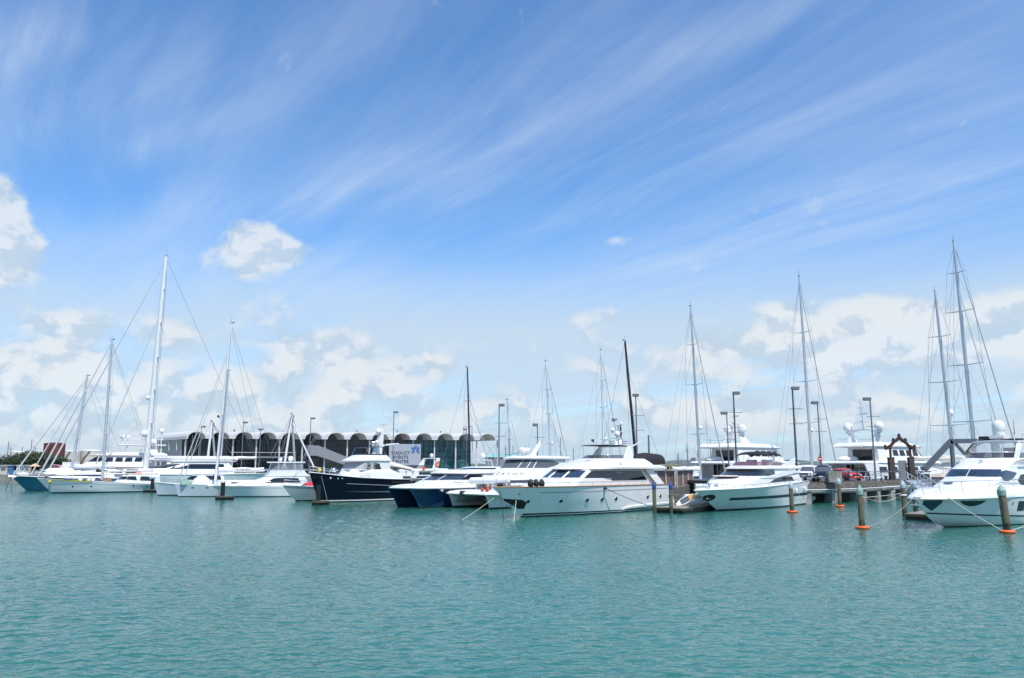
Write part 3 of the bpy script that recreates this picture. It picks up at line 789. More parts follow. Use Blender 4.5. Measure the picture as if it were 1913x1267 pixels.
    MB().lathe([(.01, -.12), (.12, -.1), (.17, 0), (.12, .1), (.01, .12)], H.P(t, v_, 1) + V(0, .1, 0), 12).build('fairlead', 'rubber', o)
    MB().tube([(9.4, 2.3, 4.03), (9.4, 2.2, 4.4)], .06, 6).build('davit', 'steel', o)
    # pennant flown from a short staff forward of the bimini
    st = MB().tube([(12.3, 1.5, 4.8), (12.5, 1.5, 6.55)], .015, 5).build('flag_staff', 'steel', o)
    MB().grid(lambda a, c: V(12.5 + .75 * a, 1.5 + .25 * a + .05 * math.sin(6 * a), 6.5 - .42 * c * (1 - .8 * a) - .05 * a), 8, 3).build('flag', 'canvas_navy', st)
    return o, H
main_o, main_H = motor_yacht_main()

# ------------------------------------------------------------------ the swoopy white yacht right of it
def motor_yacht_swoop():
    loc, th = place((1340, 955), -128, 21.4)
    o = thing('motor_yacht', 'white motor yacht with navy waistband, shark fin and rose tinted flybridge windscreen', 'yacht', loc, th)
    H = Hull([(-.45, 20.8), (0, 21.4), (.23, 21.8), (.86, 23.3), (1.57, 24.9), (1.98, 26.1)],
             [(1.5, 2.42), (3.7, 2.48), (9, 2.31), (17.5, 2.11), (26.1, 1.99)], 2.75, 2.35, ((0, -.45), (.1, 0), (1.0, .9), (1.35, 1.8), (2.2, 2.44)), .42, .9, .9, 2.5, 1.6, flare=1.7)
    h = H.shell(o, 'white', 'antifoul', boot=.14)
    for sd in (1, -1):
        b = MB(); H.band(b, 1.3, 20.2, lambda a: lerp(1.0, .97, a), lambda a: lerp(1.28, 1.22, a) if a < .93 else 1.22, sd, .014)
        H.band(b, 20.2, 20.9, .97, lambda a: 1.22, sd, .014, 6); b.build('waist_band', 'stripe_navy', h)
        b = MB(); H.band(b, 1.2, 22, .66, .69, sd, .02); b.build('spray_strake', 'white', h)
        b = MB()
        def fn(a, c):
            an = a * 2 * math.pi; x = 23.75 + .85 * c * math.cos(an) * 1.0; z = 1.25 + .33 * c * math.sin(an)
            t, v_ = H.tv(x, z); return H.P(t, v_, sd) + H.N(t, v_, sd) * .015
        b.grid(fn, 18, 3).build('anchor_pocket', 'antifoul', h)
        t, v_ = H.tv(23.7, 1.25); p = H.P(t, v_, sd) + H.N(t, v_, sd) * .1
        MB().tube([p + V(.35, 0, .05), p + V(-.3, 0, -.02)], .08, 6).build('anchor', 'steel', o)
    H.ports(h, [9.0, 5.9, 2.0], 1.14, .12)
    # swim platform
    MB().box((.35, 0, .55), (1.9, 4.3, .42)).build('swim_platform', 'white', o)
    H.deck(o, 'deck', .04)
    H.rail_cap(MB(), .05).build('gunwale_rail', 'white', o)
    H.railing(o, lambda a: lerp(.32, .62, max(0, a - .75) * 4), .10, .995, 1.1, mid=True, join=True, r=.022)
    # raised trunk that sweeps back into the cabin sides
    T = House([(1.95, 22.4, 3.2, 2.05, 5.5, 2.0), (2.35, 22.0, 3.2, 2.08, 5.4, 2.0), (2.75, 21.0, 3.6, 2.08, 5.0, 2.1), (3.02, 19.8, 4.2, 2.05, 4.4, 2.1), (3.14, 18.9, 4.5, 1.98, 4.0, 2.1)])
    T.shell(o, 'white', 'trunk', .10)
    sp = MB().lathe([(1.0, 0), (1.0, .05), (.9, .1), (.01, .12)], (19.2, 0, 3.13), 20, 1.25, 1.25); sp.build('sun_pad', 'canvas_cream', o)
    S = House([(3.08, 18.2, 5.5, 1.98, 3.2, 2.2), (3.2, 18.0, 5.6, 1.98, 3.2, 2.2), (3.72, 16.3, 5.6, 1.86, 2.8, 2.2), (3.8, 16.1, 5.6, 1.84, 2.8, 2.2)])
    sal = S.shell(o, 'white', 'saloon', .03)
    S.screen(sal, .30, 1.0, 3.16, 3.72, 'glass', n=20, qat=.36)
    for sd in (1, -1):
        T.pane(sal, [(13.4, 2.46), (11.5, 2.47), (8.5, 2.52), (6.0, 2.56)], [(13.3, 2.49), (11.2, 2.90), (8.6, 3.02), (6.6, 3.0)], 'glass', sd)
        # wing that sweeps down from the roof to the foredeck
        MB().prism([(15.8, sd * 2.0, 2.95), (11.8, sd * 2.02, 3.28), (9.2, sd * 2.02, 3.55), (6.9, sd * 2.0, 3.62), (4.2, sd * 1.98, 3.6), (4.0, sd * 1.98, 3.4), (5.6, sd * 2.0, 3.36), (8.2, sd * 2.05, 3.16), (11.5, sd * 2.08, 2.95)], (0, sd * .10, 0)).build('side_wing', 'white', o)
        # fin
        MB().prism([(9.6, sd * 1.85, 3.9), (9.3, sd * 1.82, 4.2), (7.0, sd * 1.8, 4.42), (4.0, sd * 1.72, 5.0), (4.7, sd * 1.8, 4.35), (4.6, sd * 1.85, 3.8)], (0, -sd * .14, 0)).build('fin', 'white', o)
        MB().prism([(5.6, sd * 2.0, 2.45), (7.0, sd * 2.0, 3.6), (4.4, sd * 2.0, 3.6), (3.4, sd * 2.0, 2.45)], (0, -sd * .15, 0)).build('aft_wing', 'white', o)
    B = House([(3.76, 16.4, 4.0, 1.86, 3.0, 2.2), (3.86, 16.6, 3.8, 2.02, 3.0, 2.2), (4.05, 15.6, 4.2, 1.96, 2.8, 2.2), (4.15, 14.9, 4.6, 1.88, 2.6, 2.2)])
    B.shell(o, 'white', 'flybridge', .03)
    W = House([(4.12, 14.9, 8.8, 1.86, 2.6, 2.2), (4.56, 14.0, 8.6, 1.74, 2.4, 2.2)])
    W.shell(o, 'tint_red', 'flybridge_windscreen', top=False, rear=False)
    MB().box((10.5, .9, 4.45), (1.2, .7, .6)).box((10.3, -.8, 4.45), (1.0, .8, .6)).build('helm_seat', 'deck', o)
    canopy(o, 8.2, 12.6, 1.65, 5.28, .22, 'canvas_black', .07, 12, .18, .18)
    for sd in (1, -1):
        fr = MB()
        for xa, xb in ((10.4, 12.4), (10.4, 8.4), (10.4, 10.4)): fr.tube([(xa, sd * 1.75, 4.15), (xb, sd * 1.62, 5.2)], .022, 5)
        fr.build('bimini_frame', 'steel', o)
    MB().lathe([(.18, 0), (.13, .14), (.22, .32), (.02, .34)], (21.9, .3, 2.2), 12).tube([(22.8, 0, 2.15), (22.0, -.5, 2.5), (21.6, -.3, 2.3)], .05, 6).build('windlass', 'steel', o)
    return o, H
swoop_o, swoop_H = motor_yacht_swoop()

# ------------------------------------------------------------------ the flybridge yacht at the right edge
def motor_yacht_right():
    loc, th = place((1765, 985), -145, 17)
    o = thing('motor_yacht', 'white hardtop flybridge yacht with lens shaped bow windows and chrome bow rail', 'yacht', loc, th)
    H = Hull([(-.45, 15.8), (0, 17.0), (.31, 18.2), (.84, 19.25), (1.5, 20.0), (2.12, 20.55)],
             [(.8, 1.98), (8, 2.0), (15, 2.06), (20.55, 2.13)], 2.45, 2.1, ((0, -.45), (.1, 0), (.5, 1.9)), .42, .9, .92, 2.5, 1.75, flare=1.35)
    h = H.shell(o, 'white', 'antifoul', boot=.06)
    for sd in (1, -1):
        b = MB(); H.band(b, .4, 19.35, lambda a: lerp(.34, .98, a ** 1.5), lambda a: lerp(.43, 1.07, a ** 1.5), sd, .014, 30); b.build('boot_stripe', 'stripe_navy', h)
        b = MB(); H.band(b, .4, 17.4, lambda a: lerp(.14, .32, a ** 2), lambda a: lerp(.18, .37, a ** 2), sd, .035, 24); b.build('spray_rail', 'white', h)
        b = MB()                                              # lens shaped bow window
        def fn(a, c):
            x = lerp(17.2, 14.9, a); zb = 1.80 - .36 * math.sin(math.pi * a) ** .7; t, v_ = H.tv(x, lerp(zb, 1.81, c)); return H.P(t, v_, sd) + H.N(t, v_, sd) * .014
        b.grid(fn, 16, 3).build('hull_window', 'glass', h)
        b = MB(); H.band(b, 10.2, 11.1, 1.0, 1.68, sd, .014, 8); b.build('hull_window', 'glass', h)
        b = MB(); H.band(b, 7.6, 9.9, 1.0, 1.68, sd, .014, 8); b.build('hull_window', 'glass', h)
        b = MB(); H.band(b, 11.75, 11.85, 1.42, 1.66, sd, .014, 4); b.build('vent_slot', 'glass', h)
        b = MB()
        def fn(a, c):
            x = lerp(19.9, 18.55, a); zb = lerp(1.62, 1.15, min(1, a * 1.6)) if a < .62 else lerp(1.15, 1.7, (a - .62) / .38); t, v_ = H.tv(x, lerp(zb, 1.88, c)); return H.P(t, v_, sd) + H.N(t, v_, sd) * .014
        b.grid(fn, 14, 3).build('anchor_pocket', 'antifoul_b', h)
    # raised moulded deck edge inside the hull edge
    D = House([(1.98, 20.3, .7, 2.40, 8.5, 2.15, 2.3), (2.12, 20.1, .7, 2.40, 8.4, 2.15, 2.3), (2.5, 19.3, .7, 2.26, 7.8, 2.1, 2.2), (2.62, 18.7, .7, 2.12, 7.4, 2.1, 2.1)])
    D.shell(o, 'white', 'deck_moulding', .10)
    H.rail_cap(MB(), .045, -.02).build('rub_rail', 'white', o)
    # anchor on its roller
    MB().box((20.35, 0, 1.98), (.5, .2, .10)).tube([(20.5, 0, 1.95), (20.62, 0, 1.75), (20.3, .05, 1.45)], .06, 6).box((20.55, 0, 1.6), (.25, .6, .08)).build('anchor', 'steel', o)
    rl = MB()
    for sd in (1, -1):
        pts = [(20.1, sd * .28, 2.95), (19.2, sd * .95, 3.08), (17.5, sd * 1.6, 3.12), (14.5, sd * 2.0, 3.16), (11, sd * 2.12, 3.18), (8.5, sd * 2.12, 3.15)]
        rl.tube(pts, .022, 6); rl.tube([(p[0], p[1], p[2] - .33) for p in pts[:5]], .012, 5)
        for p in pts: rl.tube([p, (p[0] - .05, p[1] * .98 + sd * .05, 2.3)], .018, 5)
    rl.tube([(20.1, .28, 2.95), (20.25, 0, 2.95), (20.1, -.28, 2.95)], .022, 6)
    rl.build('railing', 'steel', o)
    T = House([(2.5, 17.6, 4, 1.7, 4.8, 2.0), (2.8, 16.7, 4, 1.75, 4.4, 2.0), (3.1, 15.3, 4, 1.85, 3.4, 2.1), (3.34, 13.9, 4, 1.92, 2.2, 2.2)])
    T.shell(o, 'white', 'trunk', .10)
    S = House([(2.6, 14.4, 2.5, 1.98, 1.4, 2.4), (3.3, 13.5, 2.6, 1.96, 1.3, 2.4), (3.36, 13.4, 2.6, 1.95, 1.3, 2.4), (3.9, 12.7, 2.6, 1.84, 1.3, 2.4), (4.3, 11.6, 2.6, 1.84, 1.5, 2.3), (4.62, 10.6, 2.6, 1.98, 1.5, 2.3), (4.72, 10.4, 2.6, 1.98, 1.6, 2.3)])
    sal = S.shell(o, 'white', 'saloon', .04)
    S.screen(sal, .60, 1.0, 3.38, 3.90, 'glass_blue')
    for sd in (1, -1): MB().tube([S.P(.985, 3.36, sd) + V(.05, 0, 0), S.P(.93, 3.7, sd) + V(.05, 0, 0)], .02, 5).build('wiper', 'black', sal)
    MB().tube([S.P(1, 3.36, 1) + V(.02, 0, 0), S.P(1, 3.92, 1) + V(.02, 0, 0)], .03, 5).build('mullion', 'white', sal)
    for sd in (1, -1):
        S.pane(sal, [(12.55, 3.5), (12.2, 3.12), (11.5, 3.08), (10.6, 3.3), (9.9, 3.62)], [(12.5, 3.55), (12.0, 3.78), (11.4, 3.84), (10.7, 3.76), (9.9, 3.66)], 'glass_blue', sd)
        S.pane(sal, [(10.0, 3.1), (9.6, 2.8), (8.5, 2.75), (6.5, 2.75)], [(9.9, 3.2), (9.4, 3.5), (8.5, 3.58), (6.5, 3.55)], 'glass', sd)
        MB().grid(lambda a, c: V(lerp(9.6, 2.2, a), sd * (2.02 + .1 * c), lerp(4.25 + .1 * a, 4.62, c)), 8, 2).build('side_coaming', 'white', o)
    W = House([(4.66, 10.5, 6.4, 1.95, 1.7, 2.2), (5.14, 9.9, 6.2, 1.70, 1.6, 2.2)])
    W.shell(o, 'tint', 'flybridge_windscreen', top=False, rear=False)
    MB().tube([W.P(q / 10, 5.14, 1) for q in range(11)] + [W.P(1 - q / 10, 5.14, -1) for q in range(1, 11)], .03, 5).build('windscreen_rim', 'white', o)
    MB().disc(S.P(1, 4.35, 1) + V(.02, .25, 0), V(1, 0, .8), .13, .06, 10, .6).box((11.45, .25, 4.52), (.15, .3, .12)).build('searchlight', 'deck', o)
    # hardtop on curved legs
    ht = MB()
    for sd in (1, -1):
        p = [(9.7, 1.88, 4.68), (9.15, 1.82, 5.3), (8.6, 1.68, 5.75), (8.0, 1.52, 5.98), (7.2, 1.45, 6.04)]
        q = [(p_[0] - .55, p_[1] * sd - sd * .02, p_[2] - (.0 if i < 2 else .12)) for i, p_ in enumerate(p)]
        p = [(a, sd * b, c) for a, b, c in p]
        for i in range(4):
            ht.prism([p[i], p[i + 1], q[i + 1], q[i]], (0, -sd * .16, 0))
        ht.prism([(5.2, sd * 1.7, 4.7), (3.6, sd * 1.9, 4.6), (4.6, sd * 1.5, 5.95), (5.9, sd * 1.45, 6.0)], (0, -sd * .16, 0))
    ht.slab(lambda a, c: V(lerp(4.0, 8.5, a), lerp(-1.6, 1.6, c), 6.02 + .10 * (1 - (2 * c - 1) ** 2) - .05 * (2 * a - 1) ** 4), 10, 8, .10)
    ht.build('hardtop', 'white', o)
    MB().slab(lambda a, c: V(lerp(4.3, 8.1, a), lerp(-1.3, 1.3, c), 6.13 + .06 * (1 - (2 * c - 1) ** 2)), 6, 4, .02).build('roof_panel', 'canvas_black', o)
    MB().grid(lambda a, c: V(lerp(8.6, 8.9, 1 - c) - .9 * abs(2 * a - 1) ** 3 * .3, 1.45 * (2 * a - 1), lerp(5.14, 5.98, c)), 12, 3).build('hardtop_glass', 'clear', o)
    MB().box((7.6, 0, 6.3), (.9, .95, .3)).build('radar_base', 'white', o)
    MB().lathe([(.42, 0), (.44, .25), (.40, .28), (.42, .32), (.46, .5), (.46, .75), (.38, 1.0), (.22, 1.14), (.02, 1.19)], (7.6, 0, 6.42), 18).build('radar_dome', 'white', o, 50)
    whips(o, [((7.6, .1, 7.6), (7.6, .1, 7.8)), ((7.0, -1.3, 6.05), (6.8, -1.35, 7.2))])
    for sd in (1, -1): MB().tube([(8.3, sd * 1.3, 6.05), (8.1, sd * 1.35, 6.55), (7.0, sd * 1.35, 6.6), (6.6, sd * 1.3, 6.05)], .03, 5).build('aerial_frame', 'white', o)
    MB().box((8.1, -.9, 6.28), (.4, .6, .2)).build('horn', 'black', o)
    MB().box((7.5, .7, 5.0), (.8, .8, 1.0)).tube([(8.3, .3, 5.1), (8.15, .3, 5.45)], .03, 6).build('helm', 'black', o)
    MB().disc((16.2, .1, 2.98), (0.25, 0, 1), .32, .04, 14, .7).build('hatch', 'glass_grey', o)
    return o, H
right_o, right_H = motor_yacht_right()
# ------------------------------------------------------------------ navy trawler yacht
def trawler():
    loc, th = place((595, 939), -131, 16)
    o = thing('trawler_yacht', 'navy hulled trawler yacht with white pilothouse, covered windscreen and leaning radar mast', 'yacht', loc, th)
    H = Hull([(-.45, 15.7), (0, 16.0), (1.0, 16.4), (1.94, 16.8), (3.4, 17.4)],
             [(0, 2.55), (5, 2.5), (9, 2.62), (13, 2.86), (17.4, 3.42)], 2.5, 2.3, ((0, -.45), (-.1, 2.5)), .45, .92, .9, 2.4, 1.8, flare=1.5)
    h = H.shell(o, 'navy', 'antifoul', boot=.12)
    for sd in (1, -1):
        b = MB(); H.band(b, -.02, 15.9, .12, .24, sd, .014); b.build('boot_stripe', 'white', h)
        b = MB(); H.band(b, 0, 13.4, lambda a: lerp(1.35, 2.08, a), lambda a: lerp(1.40, 2.12, a), sd, .035, 20); b.build('rub_rail', 'silver', h)
        b = MB(); H.band(b, 0, 13.3, lambda a: lerp(.70, 1.18, a), lambda a: lerp(1.05, 1.20, a), sd, .05, 20); b.build('knuckle_reflection', 'stripe_grey', h)  # grey band paints the pale reflection along the lower knuckle
        b = MB(); H.band(b, 0, 7.4, 2.02, 2.32, sd, .014, 10); b.build('cockpit_opening', 'black', h)
    H.ports(h, [15.2], 2.75, .11, 'whitepaint', rim=None); H.ports(h, [14.4, 13.95], 2.68, .07, 'whitepaint', rim=None)
    H.deck(o, 'deck', .10)
    H.rail_cap(MB(), .05).build('gunwale_rail', 'white', o)
    H.railing(o, lambda a: lerp(.5, .65, a), .62, .995, 1.1, mid=True, join=True, r=.02)
    Bw = House([(2.5, 12.9, 5.4, 2.3, 3.2, 2.2, 2.3), (3.1, 12.9, 5.6, 2.2, 3.2, 2.2), (3.62, 12.6, 7.0, 2.05, 3.0, 2.2), (3.68, 12.5, 7.0, 2.0, 3.0, 2.2)])
    Bw.shell(o, 'cream', 'deck_house', .05)
    S = House([(3.6, 12.0, 7.2, 1.95, .9, 2.8), (4.5, 11.55, 7.3, 1.9, .9, 2.8), (4.62, 11.5, 7.35, 1.9, .9, 2.8)])
    sal = S.shell(o, 'cream', 'pilothouse', .03)
    S.screen(sal, .30, 1.0, 3.72, 4.50, 'screen_cover', n=18)
    for sd in (1, -1):
        S.pane(sal, [(9.75, 3.7), (8.6, 3.66)], [(9.75, 4.42), (8.9, 4.40)], 'glass', sd)
        d = S.pane(sal, [(10.25, 3.62), (10.75, 3.62)], [(10.25, 4.5), (10.75, 4.5)], 'glass', sd, name='door_window')
    Rf = House([(4.58, 12.25, 7.25, 1.95, 1.6, 2.6), (4.72, 12.3, 7.1, 2.02, 1.7, 2.6), (5.0, 11.6, 7.3, 1.95, 1.5, 2.6), (5.28, 10.9, 7.6, 1.86, 1.4, 2.6), (5.36, 10.8, 7.7, 1.8, 1.4, 2.6)])
    Rf.shell(o, 'cream', 'pilothouse_roof', .05)
    W = House([(5.34, 10.6, 7.9, 1.72, 1.4, 2.6), (5.5, 10.3, 7.9, 1.62, 1.4, 2.6)])
    W.shell(o, 'canvas_navy', 'flybridge_cover', .05)
    fr = MB().tube([(10.3, 1.6, 5.4), (9.9, 1.5, 6.25), (8.2, 1.5, 6.35), (7.6, 1.6, 5.4)], .03, 6); fr.tube([(9.0, 1.55, 5.4), (9.7, 1.5, 6.25)], .02, 5).build('bimini_frame', 'steel', o)
    MB().tube([(10.3, -1.6, 5.4), (9.9, -1.5, 6.25), (8.2, -1.5, 6.35), (7.6, -1.6, 5.4)], .03, 6).build('bimini_frame', 'steel', o)
    ms = MB().prism([(8.4, .25, 5.3), (7.2, .25, 5.3), (6.75, .15, 8.6), (7.1, .15, 8.6)], (0, -.5, 0)).tube([(6.9, 0, 8.5), (6.5, 0, 10.4)], .07, 6, .04).build('mast', 'cream', o)
    MB().box((7.6, 0, 6.6), (1.5, .5, .3)).box((8.0, 0, 6.75), (.6, 1.6, .1)).build('mast_platform', 'cream', ms)
    MB().tube([(7.0, 0, 6.6), (4.3, 0, 6.85)], .13, 8, .08).build('crane_boom', 'cream', ms)
    MB().box((6.8, 0, 7.95), (.3, 2.6, .08)).box((6.8, 0, 9.2), (.2, 1.6, .05)).build('crosstree', 'mastwhite', ms)
    dome(ms, 7.6, 0, 8.1, .36); dome(ms, 8.3, .55, 6.85, .2)
    MB().box((6.55, 0, 10.3), (.9, .16, .14)).build('radar_scanner', 'cream', ms)
    MB().ring((8.3, 0, 7.0), (0, 0, 1), .6, .03).build('mast_rail', 'steel', ms)
    whips(o, [((8.2, 1.5, 5.4), (8.0, 1.6, 12.5)), ((7.2, -.4, 6.8), (7.0, -.4, 13.4)), ((7.0, .5, 8.0), (6.8, .5, 13.0))], r=.02)
    # tender under a cream cover, and the boat deck behind
    MB().grid(lambda a, c: V(lerp(7.0, 2.9, a), 1.3 + .75 * math.cos(math.pi * c) * min(1, 4 * a + .3, 4 * (1 - a) + .5), lerp(4.1, 3.5, a) + lerp(.62, .3, a) * math.sin(math.pi * c)), 14, 8).build('tender_cover', 'canvas_cream', o, 60)
    MB().box((3.2, 0, 2.9), (7.2, 4.3, .12)).build('boat_deck', 'white', o)
    for k, x in enumerate((5.2, 4.1, 3.0)): MB().box((x, 1.5, 3.25), (.9, .9, .55)).build('deck_locker', 'white', o)
    MB().tube([(7.0, 1.6, 3.5), (6.4, 2.1, 2.4)], .05, 6).tube([(0, 2.1, 2.5), (0, 2.1, 3.9)], .04, 6).build('stanchion', 'steel', o)
    MB().grid(lambda a, c: V(2.0 - .45 * a, 2.0, 4.0 - .75 * c * (1 - .5 * a)), 4, 4).build('ensign', 'orange', o)
    MB().tube([(2.0, 2.0, 2.9), (2.0, 2.0, 4.1)], .02, 5).build('flag_staff', 'steel', o)
    MB().ball((13.8, -.3, 3.62), .28, 1.2, 1, .9).tube([(14.4, -.4, 3.3), (14.2, -.2, 3.85), (13.6, -.4, 3.9), (13.3, -.2, 3.5)], .06, 6).build('windlass', 'steel', o)
    MB().box((12.2, .5, 3.74), (.9, .9, .08)).box((11.9, -.8, 3.74), (.6, .6, .08)).build('hatch', 'whitepaint', o)
    MB().box((15.8, -.3, 3.7), (.35, .05, .4)).build('bow_flag', 'yellow', o)
    return o, H
trawl_o, trawl_H = trawler()

# ------------------------------------------------------------------ catamarans
def cat_hull(o, stem, sheer, b, bw, yc, L, m_, low, boot=.12, **k):
    H = Hull(stem, sheer, b, bw, ((0, -.45), (0, sheer[0][1])), .42, .95, .9, 2.3, 1.5, yc=yc, **k)
    return H, H.shell(o, m_, low, boot=boot)
def blue_catamaran():
    loc, th = place((764, 948.5), -131, 16)
    o = thing('power_catamaran', 'deep blue twin hulled power catamaran with white deck and wraparound windscreen', 'catamaran', loc, th)
    stem = [(-.45, 15.7), (0, 16.05), (1.0, 16.7), (1.92, 17.5)]; sheer = [(0, 2.0), (8, 2.05), (13, 1.9), (17.5, 1.93)]
    Hs = []
    for yc in (1.62, -1.62):
        H, h = cat_hull(o, stem, sheer, 1.02, .85, yc, 16, 'cat_blue', 'antifoul'); Hs.append((H, h))
        b = MB()
        def fn(a, c):
            x = lerp(11.5, 9.6, a); z = 1.5 + (c - .5) * .42 * math.sin(math.pi * a) ** .5; t, v_ = H.tv(x, z); sd = 1 if yc > 0 else -1; return H.P(t, v_, sd) + H.N(t, v_, sd) * .014
        b.grid(fn, 12, 2).build('hull_window', 'glass', h)
    MB().box((7.0, 0, 1.35), (13.6, 3.4, .9)).build('bridge_deck', 'cat_blue', o)
    D = House([(1.88, 17.45, 0, 2.70, 3.6, 3.2, 2.6), (1.98, 17.5, 0, 2.72, 3.6, 3.2, 2.6), (2.16, 17.0, 0, 2.55, 3.8, 3.0, 2.5), (2.26, 16.4, 0, 2.3, 4.0, 2.8, 2.4)])
    D.shell(o, 'white', 'deck', .10)
    T = House([(2.2, 15.2, 2, 2.1, 3.6, 2.2), (2.5, 14.4, 2, 2.1, 3.4, 2.2), (2.62, 13.9, 2, 2.08, 3.2, 2.2)])
    T.shell(o, 'white', 'coachroof', .06)
    S = House([(2.58, 13.9, 3, 2.02, 3.2, 2.1), (3.28, 11.9, 3, 1.82, 2.6, 2.2), (3.34, 11.8, 3, 1.82, 2.6, 2.2)])
    sal = S.shell(o, 'white', 'saloon', .02)
    S.screen(sal, .52, 1.0, 2.66, 3.25, 'glass_blue', n=18)
    for sd in (1, -1):
        S.pillar(sal, .82, 2.62, 3.3, .07, sd)
        S.pane(sal, [(11.0, 2.66), (7.2, 2.66)], [(9.2, 3.24), (7.6, 3.24)], 'glass', sd)
    Rf = House([(3.28, 12.5, 1.4, 1.95, 3.0, 2.2), (3.40, 12.6, 1.2, 1.98, 3.0, 2.2), (3.55, 12.1, 1.4, 1.9, 2.8, 2.2), (3.62, 11.4, 1.6, 1.75, 2.6, 2.2)])
    Rf.shell(o, 'white', 'hardtop', .12)
    Fb = House([(3.6, 10.0, 2.0, 1.6, 2.6, 2.2), (3.9, 8.2, 2.6, 1.45, 2.4, 2.2), (4.0, 7.6, 2.8, 1.4, 2.2, 2.2)])
    fb = Fb.shell(o, 'white', 'flybridge', .05)
    Fb.screen(fb, .3, 1.0, 3.74, 3.9, 'glass', n=14)
    MB().tube([(5.0, 1.3, 3.95), (5.2, 1.2, 4.75), (5.2, -1.2, 4.75), (5.0, -1.3, 3.95)], .06, 6).build('aerial_frame', 'white', o)
    dome(o, 5.2, 0, 5.0, .32); MB().ball((5.6, .5, 4.55), .2).build('searchlight', 'steel', o)
    rl = MB(); pts = [(17.2, 1.4, 2.7), (15.5, 2.45, 2.75), (12, 2.62, 2.75), (9, 2.62, 2.75)]
    rl.tube(pts, .018, 5)
    for i in range(9):
        x = 17.0 - i; y = 1.5 + (2.5 - 1.5) * min(1, i / 2); rl.tube([(x, y, 2.0), (x, y, 2.72)], .015, 5)
    rl.build('railing', 'steel', o)
    MB().box((13.2, 0, 2.70), (.7, .7, .06)).build('hatch', 'glass_grey', o)
    return o
blue_catamaran()

